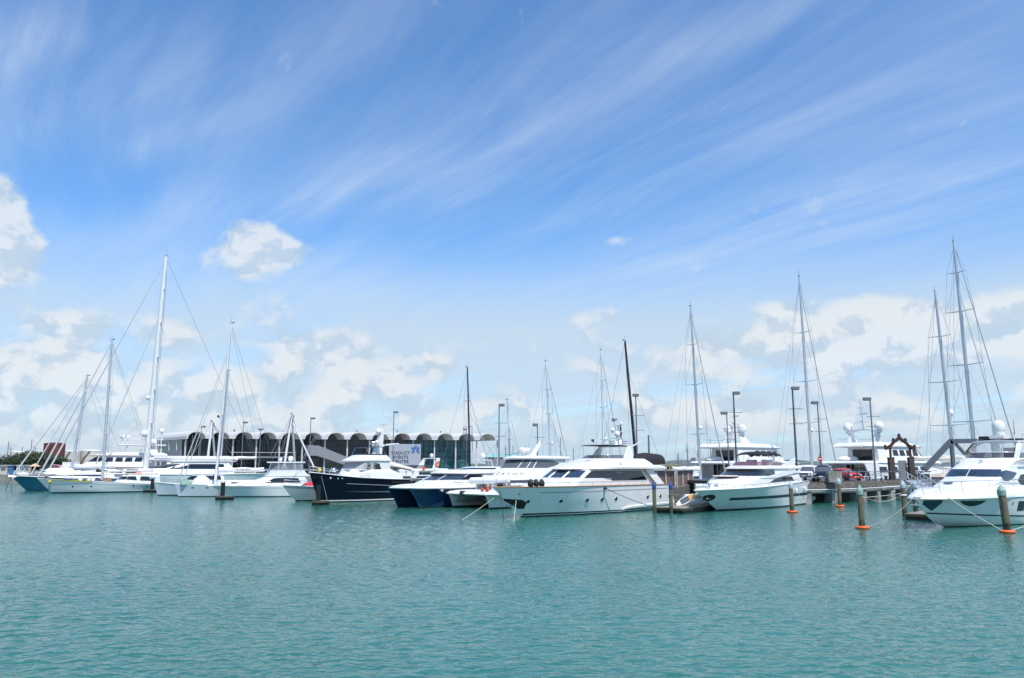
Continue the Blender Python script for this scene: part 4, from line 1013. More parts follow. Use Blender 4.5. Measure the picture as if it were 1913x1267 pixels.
def white_catamaran():
    loc, th = place((880, 950), -131, 15)
    o = thing('power_catamaran', 'white power catamaran lettered SAVOY across its cabin front, grey inflatable on the foredeck', 'catamaran', loc, th)
    stem = [(-.45, 14.9), (0, 15.05), (.8, 15.35), (1.4, 15.7)]; sheer = [(0, 1.6), (9, 1.5), (15.7, 1.42)]
    for yc in (2.5, -2.5):
        H, h = cat_hull(o, stem, sheer, 1.0, .85, yc, 15, 'white', 'antifoul', .16)
    # the tunnel roof curves from hull to hull
    MB().grid(lambda a, c: V(lerp(0, 15.0, a), lerp(-2.2, 2.2, c), .95 - .55 * (abs(2 * c - 1)) ** 4 + .35 * max(0, a - .9) * 10 * .6), 10, 16).build('tunnel', 'white', o)
    D = House([(1.30, 15.6, 0, 3.42, .9, 3.4, 3.35), (1.42, 15.75, 0, 3.46, 1.0, 3.4, 3.4), (1.62, 15.5, 0, 3.3, 1.1, 3.2, 3.3), (1.70, 15.0, 0, 3.1, 1.1, 3.0, 3.2)])
    D.shell(o, 'white', 'deck', .10)
    C1 = House([(1.6, 11.6, 1.5, 2.35, 2.2, 2.3), (2.5, 11.3, 1.5, 2.35, 2.2, 2.3), (2.7, 11.25, 1.5, 2.33, 2.2, 2.3)])
    c1 = C1.shell(o, 'white', 'lower_cabin', .0, top=False)
    C1.screen(c1, .15, 1.0, 2.42, 2.66, 'glass', n=16)
    S = House([(2.68, 11.4, 1.5, 2.38, 2.3, 2.2), (2.78, 11.4, 1.5, 2.38, 2.3, 2.2), (3.3, 10.5, 1.5, 2.25, 2.2, 2.2), (3.84, 9.7, 1.5, 2.1, 2.1, 2.2)])
    S.shell(o, 'white', 'cabin_front', .0, top=False)
    U = House([(3.82, 9.7, 2.2, 2.08, 2.1, 2.3), (4.8, 8.5, 2.2, 1.95, 2.0, 2.4)])
    u = U.shell(o, 'white', 'wheelhouse', .0, top=False)
    for qa, qb in ((.56, .66), (.675, .82)):
        U.screen(u, qa, qb, 3.90, 4.76, 'glass_grey')
    U.screen(u, .835, 1.0, 3.90, 4.76, 'glass_grey')
    for sd in (1, -1):
        U.pane(u, [(7.8, 3.92), (5.6, 3.92), (4.3, 4.1), (3.4, 4.35)], [(6.9, 4.76), (5.6, 4.76), (4.4, 4.66), (3.4, 4.40)], 'glass_grey', sd)
    Rf = House([(4.78, 9.0, 1.6, 2.15, 2.3, 2.4), (4.92, 9.1, 1.5, 2.2, 2.4, 2.4), (5.08, 8.6, 1.6, 2.1, 2.2, 2.4)])
    Rf.shell(o, 'white', 'hardtop', .14)
    # slanting letters over the cabin front
    let = MB()
    for i, ch in enumerate('SAVOY'):
        q = [.97, .985, .93, .84, .76][i]; sd = [-1, 1, 1, 1, 1][i]
        q = [.93, .985, .90, .80, .70][i]
        p = S.P(q, 3.3, sd); nn = S.N(q, 3.3, sd); up = (S.P(q, 3.6, sd) - S.P(q, 3.0, sd)).normalized()
        rt = up.cross(nn).normalized()
        Mx = Matrix((rt, up, nn)).transposed()
        t = text_mesh('letter', ch, .62, 'stripe_grey', o, p + nn * .03, Mx.to_euler(), .006, .25)
    # tender on the foredeck
    for y in (-1.1, 1.1): MB().box((12.4, y, 1.95), (1.5, .2, .75)).build('tender_chock', 'white', o)
    tb = thing('inflatable_tender', 'grey inflatable tender carried across the foredeck of the lettered catamaran', 'tender', boat_to_world(o, (12.4, .1, 2.2)), th + R(96))
    tube_pts = [(2.1, 0, .62), (1.8, .5, .56), (1.0, .74, .48), (-1.8, .76, .42)]
    for sd in (1, -1): MB().tube([(a, sd * b, c) for a, b, c in smooth_pts(tube_pts)], .34, 12).build('tube', 'whitepaint', tb)
    MB().slab(lambda a, c: V(lerp(-1.5, 1.7, a), lerp(-.5, .5, c) * (1 - .7 * max(0, a - .6)), .15 + .25 * max(0, a - .6) + .15 * abs(2 * c - 1)), 8, 6, .08).build('floor', 'hyp', tb)
    MB().box((-1.3, 0, .75), (.4, .4, .7)).build('outboard', 'black', tb)
    # bundle of red fenders and the anchor gear at the bow
    r_ = thing('mooring_buoy', 'cluster of orange red buoys lashed on the port bow of the catamaran', 'buoy', boat_to_world(o, (15.1, 2.3, 1.72)), th)
    for k, (x, y, z) in enumerate([(0, 0, .16), (-.3, -.35, .16), (.1, -.6, .14), (-.1, -.2, .34)]): MB().ball((x, y, z), .17).build('buoy_ball', 'buoyred', r_)
    MB().tube([(16.0, -.6, 1.5), (14.2, -.3, 1.75)], .07, 6).box((15.7, -.5, 1.45), (.5, .25, .5)).build('anchor', 'darkmetal', o)
    rl = MB()
    for sd in (1, -1):
        rl.tube([(15.2, sd * 1.2, 2.45), (14.8, sd * 3.1, 2.45), (11, sd * 3.3, 2.45), (6, sd * 3.3, 2.45)], .02, 5)
        for x, y in ((15.2, 1.2), (14.8, 3.1), (13.6, 3.15), (12.3, 3.2), (11, 3.3), (9.5, 3.3), (8, 3.3), (6.5, 3.3)): rl.tube([(x, sd * y, 1.6), (x, sd * y, 2.45)], .016, 5)
    rl.build('railing', 'steel', o)
    rd = MB().lathe([(.1, 0), (.1, .3), (.5, .32), (.56, .5), (.5, .75), (.3, .88), (.02, .92)], (7.9, .6, 5.15), 14, .55, 1.0).build('radar_dome', 'white', o, 60)
    MB().prism([(6.9, .9, 5.1), (6.2, .9, 5.1), (4.9, .9, 6.7), (5.2, .9, 6.75)], (0, -.2, 0)).tube([(5.1, .8, 6.7), (4.6, .8, 6.6)], .05, 5).box((5.0, .8, 6.75), (.3, 1.8, .05)).build('light_mast', 'white', o)
    MB().lathe([(.1, 0), (.1, .4), (.42, .45), (.45, .6), (.4, .75), (.02, .8)], (6.5, 0, 5.25), 14).build('radar_dome', 'white', o, 60)
    whips(o, [((15.0, 1.6, 1.7), (15.0, 1.6, 3.4))], 'darkmetal', .02)
    return o
def smooth_pts(pts, n=5):
    out = []; pts = [Vector(p) for p in pts]; k = len(pts)
    for i in range(k - 1):
        m0 = (pts[i + 1] - pts[max(0, i - 1)]) / (2 if i else 1); m1 = (pts[min(k - 1, i + 2)] - pts[i]) / (2 if i + 2 < k else 1)
        for j in range(n):
            t = j / n; out.append((2*t**3 - 3*t*t + 1) * pts[i] + (t**3 - 2*t*t + t) * m0 + (-2*t**3 + 3*t*t) * pts[i + 1] + (t**3 - t*t) * m1)
    return out + [pts[-1]]
white_catamaran()

# ------------------------------------------------------------------ sport fisher with enclosed flybridge
def sport_fisher():
    loc, th = place((418, 928.5), -162, 12)
    o = thing('sport_fisher', 'white sport fishing launch with clear vinyl enclosure around its flybridge and dark side window', 'launch', loc, th)
    H = Hull([(-.45, 11.7), (0, 12), (.5, 12.5), (1.05, 13.05), (1.46, 13.7)], [(0, 1.3), (5, 1.42), (10, 1.45), (13.7, 1.48)], 2.1, 1.85, ((0, -.45), (0, 1.3)), .42, .92, .9, 2.4, 1.7, flare=1.6)
    h = H.shell(o, 'white', 'antifoul_b', boot=.12)
    for sd in (1, -1):
        b = MB(); H.band(b, 0, 13.3, lambda a: 1.18, lambda a: 1.22, sd, .03, 20); b.build('rub_rail', 'silver', h)
    H.deck(o, 'deck', .02); H.railing(o, .6, .45, .99, 1.0, join=True, r=.018)
    S = House([(1.4, 10.0, 1.2, 1.75, 3.4, 2.1), (1.9, 9.3, 1.3, 1.72, 3.2, 2.1), (2.3, 7.9, 1.5, 1.68, 2.4, 2.2), (2.62, 7.0, 1.7, 1.62, 1.9, 2.2), (2.75, 6.8, .8, 1.66, 1.9, 2.2)])
    s_ = S.shell(o, 'white', 'cabin', .05)
    for sd in (1, -1): S.pane(s_, [(6.9, 1.86), (4.5, 1.86), (2.2, 1.86)], [(5.7, 2.46), (4.4, 2.5), (2.6, 2.45)], 'glass', sd)
    F = House([(2.7, 7.0, 1.0, 1.66, 2.0, 2.2), (3.2, 6.7, 1.6, 1.6, 1.7, 2.2), (3.5, 6.6, 1.8, 1.58, 1.6, 2.3)])
    F.shell(o, 'white', 'flybridge', .02)
    Vn = House([(3.48, 6.5, 1.9, 1.56, 1.5, 2.3), (4.5, 6.2, 2.0, 1.5, 1.4, 2.3)])
    Vn.shell(o, 'clear', 'vinyl_enclosure', top=False)
    MB().slab(lambda a, c: V(lerp(1.7, 6.7, a), lerp(-1.62, 1.62, c), 4.58 + .08 * (1 - (2 * c - 1) ** 2)), 8, 6, .09).build('hardtop', 'white', o)
    fr = MB()
    for sd in (1, -1):
        for x in (2.0, 3.6, 5.2, 6.2): fr.tube([(x + .2, sd * 1.55, 3.45), (x, sd * 1.5, 4.5)], .03, 5)
    fr.build('hardtop_frame', 'steel', o)
    dome(o, 3.6, .2, 4.85, .36); dome(o, 4.9, -.3, 4.85, .22)
    MB().box((4.4, .3, 3.7), (.7, .7, .8)).build('helm_seat', 'whitepaint', o)
    for y in (1.7, -1.7): MB().tube([(3.2, y, 2.6), (.2, y * 1.9, 8.4)], .03, 5, .012).build('outrigger', 'alu', o)
    MB().grid(lambda a, c: V(lerp(7.2, 10.6, a), .65 * math.cos(math.pi * c) * min(1, 4 * a + .4, 5 * (1 - a) + .2), 1.55 + .62 * math.sin(math.pi * c) * min(1, 3 * a + .4, 3 * (1 - a) + .3)), 12, 8).build('tender_cover', 'canvas_white', o, 60)
    MB().tube([(13.4, 0, 1.5), (14.1, 0, 1.55)], .08, 6).build('bowsprit', 'white', o)
    return o
sport_fisher()
# ------------------------------------------------------------------ sailing rigs
def rig(parent, x, z0, h, rake=0.0, r=.16, m_='alu', spreaders=((.3, 1.3), (.62, 1.0)), fore=None, back=None, fore_h=.97, furl=.09, inner=None, boom=None, cover='canvas_white', beam=2.0, wires=True, wire_r=.014, vane=True):
    """mast, spreaders, standing rigging and boom; fore and back are the deck points of the stays"""
    top = V(x - rake, 0, z0 + h); base = V(x, 0, z0)
    up = lambda k: base.lerp(top, k)
    ms = MB().tube([base, up(.5), up(.85), top], r, 10, r * .62).build('mast', m_, parent, 60)
    for k, w_ in spreaders:
        p = up(k)
        for sd in (1, -1): MB().tube([p, p + V(-.25, sd * w_, .10)], r * .28, 5, r * .16).build('spreader', m_, ms)
    if vane:
        MB().tube([top - V(0, 0, .05), top + V(0, 0, .9 * h / 25)], .02, 5).tube([top + V(-.3, 0, .1), top + V(.35, 0, .12)], .03, 5).box(top + V(-.3, 0, .2), (.3, .03, .12)).build('wind_vane', 'darkmetal', ms)
    if wires:
        for sd in (1, -1):
            pts = [V(x - .3, sd * beam, z0 - .2)] + [up(k) + V(-.25, sd * w_, .1) for k, w_ in spreaders] + [up(.98)]
            mb = MB().tube(pts, wire_r, 4)
            for i, (k, w_) in enumerate(spreaders):
                mb.tube([pts[0], up(k) + V(0, sd * .05, 0)] if i == 0 else [pts[i], up(k)], wire_r * .8, 4)
            mb.build('shroud', 'wire', ms)
    if fore is not None: MB().tube([V(fore[0], 0, fore[1]), up(fore_h)], furl, 7, furl * .45).build('furled_jib', 'sailroll', ms)
    if inner is not None: MB().tube([V(inner[0], 0, inner[1]), up(inner[2])], furl * .8, 6, furl * .35).build('furled_staysail', 'sailroll', ms)
    if back is not None: MB().tube([V(back[0], 0, back[1]), up(.995)], wire_r * 1.2, 4).build('backstay', 'wire', ms)
    if boom is not None:
        bl, bz = boom; bo = MB().tube([(x - r, 0, bz), (x - bl, 0, bz + .1)], .13, 8).build('boom', m_, ms)
        if cover:
            MB().grid(lambda a, c: V(x - .3 - (bl - .4) * a, .26 * math.sin(2 * math.pi * c) * (1 - .35 * a), bz + .22 + .1 * a + (.36 - .14 * a) * math.cos(2 * math.pi * c) + .04 * math.sin(14 * a)), 14, 10).build('sail_cover', cover, bo, 60)
        MB().tube([(x - bl * .95, 0, bz + .2), up(.98)], wire_r, 4).build('topping_lift', 'wire', ms)
    return ms
def sail_hull(o, L, b, fb, m_, low='antifoul', over=1.6, sheer_rise=.35, boot=.12, trans=.6):
    H = Hull([(-.45, L - .5), (0, L), (fb * .5, L + over * .55), (fb + sheer_rise, L + over)], [(-trans, fb * .98), (L * .35, fb * .92), (L * .7, fb), (L + over, fb + sheer_rise)], b, b * .86, ((0, -.45), (.0, 0), (-trans, fb)), .45, .78, .6, 2.1, 1.6, flare=1.1)
    h = H.shell(o, m_, low, boot=boot)
    return H, h

def silver_sloop():
    loc, th = place((98, 922), -142, 17)
    o = thing('sailing_yacht', 'silver grey sloop with yellow cover along its bow rail and white deck saloon', 'sailing yacht', loc, th)
    H = Hull([(-.45, 16.6), (0, 17.05), (1.1, 18.1), (2.26, 19.2)], [(1.5, 1.22), (4, 1.3), (8, 1.52), (12, 1.75), (16, 2.0), (19.2, 2.28)], 2.2, 1.9, ((1.0, -.45), (2.4, 0), (3.0, .4), (1.6, 1.2)), .5, .75, .55, 2.0, 1.6, flare=1.1)
    h = H.shell(o, 'silver', 'antifoul_b', boot=.2)
    for sd in (1, -1):
        b = MB(); H.band(b, 2.2, 11.9, lambda a: lerp(1.0, 1.42, a), lambda a: lerp(1.14, 1.56, a), sd, .02, 20); b.build('cove_stripe', 'whitepaint', h)
    H.ports(h, [14.6, 12.2, 6.3], 1.0, .12, rim=None); H.ports(h, [4.2], .85, .12, rim=None)
    H.deck(o, 'deck', .02)
    H.railing(o, .55, .06, .985, 1.7, join=True, r=.018)
    S = House([(1.3, 9.2, 2.2, 1.5, 2.2, 2.2), (1.8, 8.4, 2.3, 1.46, 1.6, 2.2), (2.5, 7.7, 2.4, 1.36, 1.2, 2.3), (2.72, 7.4, 2.3, 1.3, 1.1, 2.3)])
    s_ = S.shell(o, 'white', 'deck_saloon', .08)
    for sd in (1, -1):
        S.pane(s_, [(7.3, 1.95), (5.7, 1.8)], [(7.0, 2.45), (5.9, 2.45)], 'glass', sd); S.pane(s_, [(5.3, 1.78), (3.5, 1.7)], [(5.2, 2.45), (4.0, 2.4)], 'glass', sd)
    S.screen(s_, .62, .97, 1.95, 2.45, 'glass')
    MB().slab(lambda a, c: V(lerp(2.4, 7.3, a), lerp(-1.2, 1.2, c), 2.84 + .06 * (1 - (2 * c - 1) ** 2)), 6, 4, .05).build('roof_awning', 'canvas_cream', o)
    MB().lathe([(.05, 0), (.5, .02), (.42, .12), (.02, .18)], (5.2, 0, 2.9), 14).build('life_ring_cover', 'orange', o)
    # yellow cover along the bow bulwark, coloured bundles on deck
    for sd in (1, -1):
        b = MB(); H.band(b, 12.2, 17.3, lambda a: lerp(1.68, 2.02, a), lambda a: lerp(1.86, 2.15, a), sd, .07, 14); b.build('bow_cover', 'yellow', o)
    t, v_ = H.tv(17.6, 1.75); MB().ball(H.P(t, v_, 1) + V(0, .15, 0), .22, 1, .6, .8).build('fender', 'yellow', o)
    MB().ball((15.2, .9, 2.1), .3, 2, .8, .7).build('sail_bag', 'blue', o)
    MB().box((9.8, 0, 2.0), (1.2, 1.4, .5)).build('locker', 'teak', o)
    MB().tube([(18.4, .2, 2.3), (17.6, .2, 2.7), (13.0, 1.2, 2.4)], .12, 6).build('bow_gear', 'darkmetal', o)
    for k in range(5): MB().box((13.6 - k * .6, .8 - .1 * k, 2.05), (.45, .4, .4)).build('deck_bag', ('canvas_white', 'canvas_navy', 'hyp')[k % 3], o)
    rig(o, 10.4, 1.9, 22.0, -.25, .24, 'alu', ((.32, 1.5), (.66, 1.2)), (19.0, 2.5), (2.0, 1.6), .985, .15, None, (7.4, 3.2), None, 1.9)
    return o
silver_sloop()

def blue_sloop():
    loc, th = place((48, 917), -142, 16)
    o = thing('sailing_yacht', 'teal blue hulled sloop with big white sail cover at the far left', 'sailing yacht', loc, th)
    H = Hull([(-.45, 15.5), (0, 15.95), (1.2, 17.1), (2.45, 18.3)], [(0, 1.9), (5, 1.95), (10, 2.1), (14, 2.25), (18.3, 2.48)], 2.3, 2.0, ((0, -.45), (0, 0), (-.6, 1.9)), .5, .8, .65, 2.0, 1.6, flare=1.1)
    H.shell(o, 'teal_blue', 'antifoul_b', boot=.15)
    H.deck(o, 'deck', .02); H.rail_cap(MB(), .06).build('gunwale_rail', 'white', o)
    H.railing(o, .65, .1, .985, 1.6, join=True, r=.02)
    T = House([(2.0, 12.5, 3, 1.6, 2.2, 2.2), (2.75, 12.0, 3.2, 1.45, 2.0, 2.2)])
    t_ = T.shell(o, 'white', 'coachroof', .1)
    for sd in (1, -1): T.pane(t_, [(10.5, 2.3), (5, 2.25)], [(10.3, 2.55), (5, 2.55)], 'glass', sd)
    MB().grid(lambda a, c: V(lerp(13.4, 8.2, a), .75 * math.cos(math.pi * c), 2.7 + (lerp(.7, 1.15, math.sin(math.pi * min(1, a * 1.2))) + .12 * math.sin(11 * a + 2 * c)) * math.sin(math.pi * c)), 18, 10).build('deck_cover', 'canvas_white', o, 60)
    MB().ball((16.6, .2, 2.7), .6, 1.4, .7, .5).build('sail_bag', 'canvas_white', o)
    MB().tube([(18.6, 0, 2.4), (17.2, .3, 2.3)], .12, 6).ball((18.0, .5, 2.1), .3, 1.4, .6, .3).build('anchor', 'steel', o)
    rig(o, 9.6, 2.6, 17.0, 1.2, .26, 'alu', ((.35, 1.4), (.68, 1.1)), (17.9, 2.7), (0, 2.4), .985, .14, (15.5, 2.6, .97), (6.8, 3.7), 'canvas_white', 2.0)
    return o
blue_sloop()

def white_sloop():
    loc, th = place((333, 928), -160, 13)
    o = thing('sailing_yacht', 'plumb bowed white sloop with TE OKUPU on its boom cover', 'sailing yacht', loc, th)
    H = Hull([(-.45, 12.95), (0, 13.0), (.8, 13.25), (1.68, 13.55)], [(-.3, 1.35), (5, 1.5), (9, 1.6), (13.55, 1.7)], 2.05, 1.8, ((0, -.45), (0, 0), (-.3, 1.3)), .45, .85, .7, 2.0, 1.6, flare=1.0)
    h = H.shell(o, 'palegrey', 'antifoul', boot=.1)
    for sd in (1, -1):
        for x in (11.4, 9.6, 7.6): b = MB(); H.band(b, x - .35, x, 1.13, 1.24, sd, .012, 4); b.build('hull_window', 'glass', h)
    H.deck(o, 'deck', .02); H.railing(o, .55, .05, .985, 1.5, join=True, r=.016)
    T = House([(1.5, 8.6, 2, 1.35, 2.0, 2.2), (2.1, 8.2, 2.2, 1.2, 1.8, 2.2)])
    t_ = T.shell(o, 'white', 'coachroof', .08)
    for sd in (1, -1): T.pane(t_, [(7.4, 1.7), (3.2, 1.65)], [(7.2, 1.95), (3.2, 1.95)], 'glass', sd)
    for x, w_, hh, m_ in ((10.1, 1.25, 1.25, 'canvas_white'), (12.1, .8, .7, 'canvas_green')):
        MB().grid(lambda a, c: V(x + w_ * (1 - 2 * a), .8 * math.cos(math.pi * c) * min(1, 5 * a + .3, 5 * (1 - a) + .3), 1.6 + hh * math.sin(math.pi * c) * (1 - abs(2 * a - 1) ** 1.5 * .75)), 12, 8).build('dinghy_cover', m_, o, 60)
    ms = rig(o, 8.45, 1.7, 22.3, .9, .19, 'mastwhite', ((.42, 1.35), (.7, 1.0)), (13.2, 1.9), (-.2, 1.5), .83, .08, (12.6, 1.8, .8), (6.4, 3.3), 'canvas_white', 1.8)
    MB().ball((8.55, 0, 10.9), .16).tube([(8.1, 0, 10.7), (8.6, 0, 10.75)], .05, 5).build('radar_dome', 'darkmetal', ms)
    text_mesh('lettering', 'TE OKUPU', .42, 'canvas_navy', o, (5.0, .3, 3.62), (R(90), 0, R(180)), .006)
    return o
white_sloop()

def simple_launch(bow, deg, L, label, fb=1.6, b=1.8, hull='white', cabin=True, red=False, cat='launch', name='motor_launch', over=1.6):
    loc, th = place(bow, deg, L)
    o = thing(name, label, cat, loc, th)
    H = Hull([(-.45, L - .3), (0, L), (fb * .5, L + over * .5), (fb + .25, L + over)], [(0, fb * .85), (L * .6, fb * .92), (L + over, fb + .25)], b, b * .85, ((0, -.45), (0, fb)), .42, .9, .88, 2.3, 1.7, flare=1.4)
    H.shell(o, hull, 'antifoul', boot=.14); H.deck(o, 'deck', .02); H.rail_cap(MB(), .04).build('gunwale_rail', 'white', o)
    H.railing(o, .6, .4, .985, 1.2, join=True, r=.018)
    if cabin:
        S = House([(fb * .9, L * .72, L * .12, b * .8, 2.2, 2.2), (fb + .55, L * .66, L * .14, b * .77, 2.0, 2.2), (fb + 1.15, L * .58, L * .16, b * .72, 1.6, 2.2), (fb + 1.3, L * .58, L * .12, b * .75, 1.6, 2.2)])
        s_ = S.shell(o, 'white', 'cabin', .08)
        for sd in (1, -1): S.pane(s_, [(L * .57, fb + .55), (L * .18, fb + .5)], [(L * .53, fb + 1.1), (L * .2, fb + 1.1)], 'glass', sd)
        S.screen(s_, .64, .98, fb + .58, fb + 1.1, 'glass')
    if red: MB().grid(lambda a, c: V(L * .9 - 1.6 * a, .7 * math.cos(math.pi * c), fb + .1 + .5 * math.sin(math.pi * c) * math.sin(math.pi * min(1, a * .9 + .1))), 8, 6).build('sail_bag', 'red', o, 60)
    return o
simple_launch((552.6, 936.5), -131, 11, 'pale grey launch with red bag on its foredeck beside the navy hull', 1.65, 1.75, 'silver', True, True, over=1.9)
simple_launch((295, 926), -160, 10, 'low motor cruiser with dark window band behind the plumb bowed sloop', 1.6, 1.75, 'palegrey', True, False, name='motor_cruiser', cat='cruiser', over=.6)

def flybridge_cruiser(pos, deg, label):
    o = thing('motor_cruiser', label, 'cruiser', pos, R(deg))
    H = Hull([(-.45, 13.5), (0, 14), (1, 15.2), (2, 16)], [(0, 1.7), (8, 1.8), (16, 2.05)], 2.3, 2.0, ((0, -.45), (0, 1.7)), .42, .9, .88, 2.3, 1.7, flare=1.5)
    H.shell(o, 'white', 'antifoul', boot=.12); H.deck(o, 'deck', .02); H.railing(o, .65, .3, .985, 1.3, join=True)
    S = House([(1.7, 11.5, 2, 1.9, 3, 2.2), (2.4, 10.4, 2.2, 1.86, 2.6, 2.2), (3.3, 8.6, 2.4, 1.75, 1.8, 2.2), (3.45, 8.8, 1.4, 1.9, 1.9, 2.2), (3.7, 8.2, 1.6, 1.8, 1.8, 2.2)])
    s_ = S.shell(o, 'white', 'cabin', .05)
    for sd in (1, -1): S.pane(s_, [(9.2, 2.45), (3, 2.4)], [(8.2, 3.2), (3.2, 3.2)], 'glass', sd)
    S.screen(s_, .62, 1.0, 2.5, 3.2, 'glass')
    W = House([(3.68, 7.8, 4.4, 1.7, 1.6, 2.2), (4.2, 7.3, 4.4, 1.55, 1.5, 2.2)]); W.shell(o, 'tint', 'flybridge_windscreen', top=False, rear=False)
    for sd in (1, -1): MB().prism([(4.6, sd * 1.7, 3.6), (3.4, sd * 1.7, 3.6), (2.9, sd * 1.5, 5.2), (3.3, sd * 1.5, 5.2)], (0, -sd * .15, 0)).build('radar_arch', 'white', o)
    MB().box((3.1, 0, 5.15), (.5, 3.0, .12)).build('arch_bar', 'white', o); dome(o, 3.1, 0, 5.4, .28)
    return o
p_ = at(835, 880, 116); cr = flybridge_cruiser((p_.x, p_.y, 0), -131, 'white cruiser with orange lifebuoy on its radar arch, behind the navy trawler')
MB().ring((3.6, 1.75, 4.4), (0, 1, 0), .34, .08).build('lifebuoy', 'orange', cr)

# ------------------------------------------------------------------ the big ketch behind the silver sloop
def big_ketch():
    Y = 150.0
    base = at(273, 862, Y); top = at(308, 478, Y)
    th = R(-140); rake = (base.x - top.x) / math.cos(th)
    xm = 22.0
    loc = (base.x - xm * math.cos(th), base.y - xm * math.sin(th), 0)
    o = thing('sailing_superyacht', 'large white ketch with the tallest, thickest mast and a radar dome halfway up', 'sailing yacht', loc, th)
    H, h = sail_hull(o, 36, 4.2, 2.6, 'white', over=3.0, sheer_rise=.6)
    H.deck(o, 'teak', .05); H.rail_cap(MB(), .08).build('gunwale_rail', 'white', o)
    S = House([(2.4, 24, 6, 3.0, 5, 2.2), (3.4, 23, 6.4, 2.8, 4.5, 2.2), (4.6, 17, 7, 2.5, 2.5, 2.2), (4.9, 17.5, 5.5, 2.7, 2.6, 2.2)])
    s_ = S.shell(o, 'white', 'deckhouse', .1)
    for sd in (1, -1): S.pane(s_, [(18.5, 3.5), (8, 3.4)], [(16.8, 4.4), (8.2, 4.4)], 'glass', sd)
    S.screen(s_, .6, .98, 3.6, 4.4, 'glass')
    z0 = 2.8
    ms = rig(o, xm, z0, top.z - z0, rake, .56, 'mastwhite', ((.22, 1.9), (.37, 1.9), (.52, 1.7), (.68, 1.5), (.84, 1.1)), (38, 3.4), (-.5, 2.8), .99, .17, (31, 3.1, .73), None, None, 3.4, True, .022)
    for k, r in ((.165, .62), (.33, .42)):
        p = V(xm - rake * k + .9, .1, z0 + (top.z - z0) * k); dome(ms, p.x, p.y, p.z, r, stalk=.3)
    p = V(xm - rake * .52, 0, 0)
    bo = MB().tube([(xm - .5, 0, 5.2), (xm - 17.5, 0, 5.35)], .42, 10, .34).build('boom', 'mastwhite', ms)
    MB().box((xm - 9, 0, 5.7), (15.5, .95, .5)).build('sail_cover', 'canvas_white', bo)
    # mizzen
    b2 = at(290, 800, Y + 6); t2 = at(294, 712, Y + 6)
    rig(o, 8.0, 2.8, 20.5, .6, .22, 'alu', ((.33, 1.5), (.66, 1.2)), None, (-.5, 2.8), .98, .1, None, (7.5, 5.4), 'canvas_white', 3.0)
    whips(o, [((14, 1, 4.9), (14, 1, 10)), ((12, -1, 4.9), (12, -1, 9))], r=.02)
    return o
big_ketch()

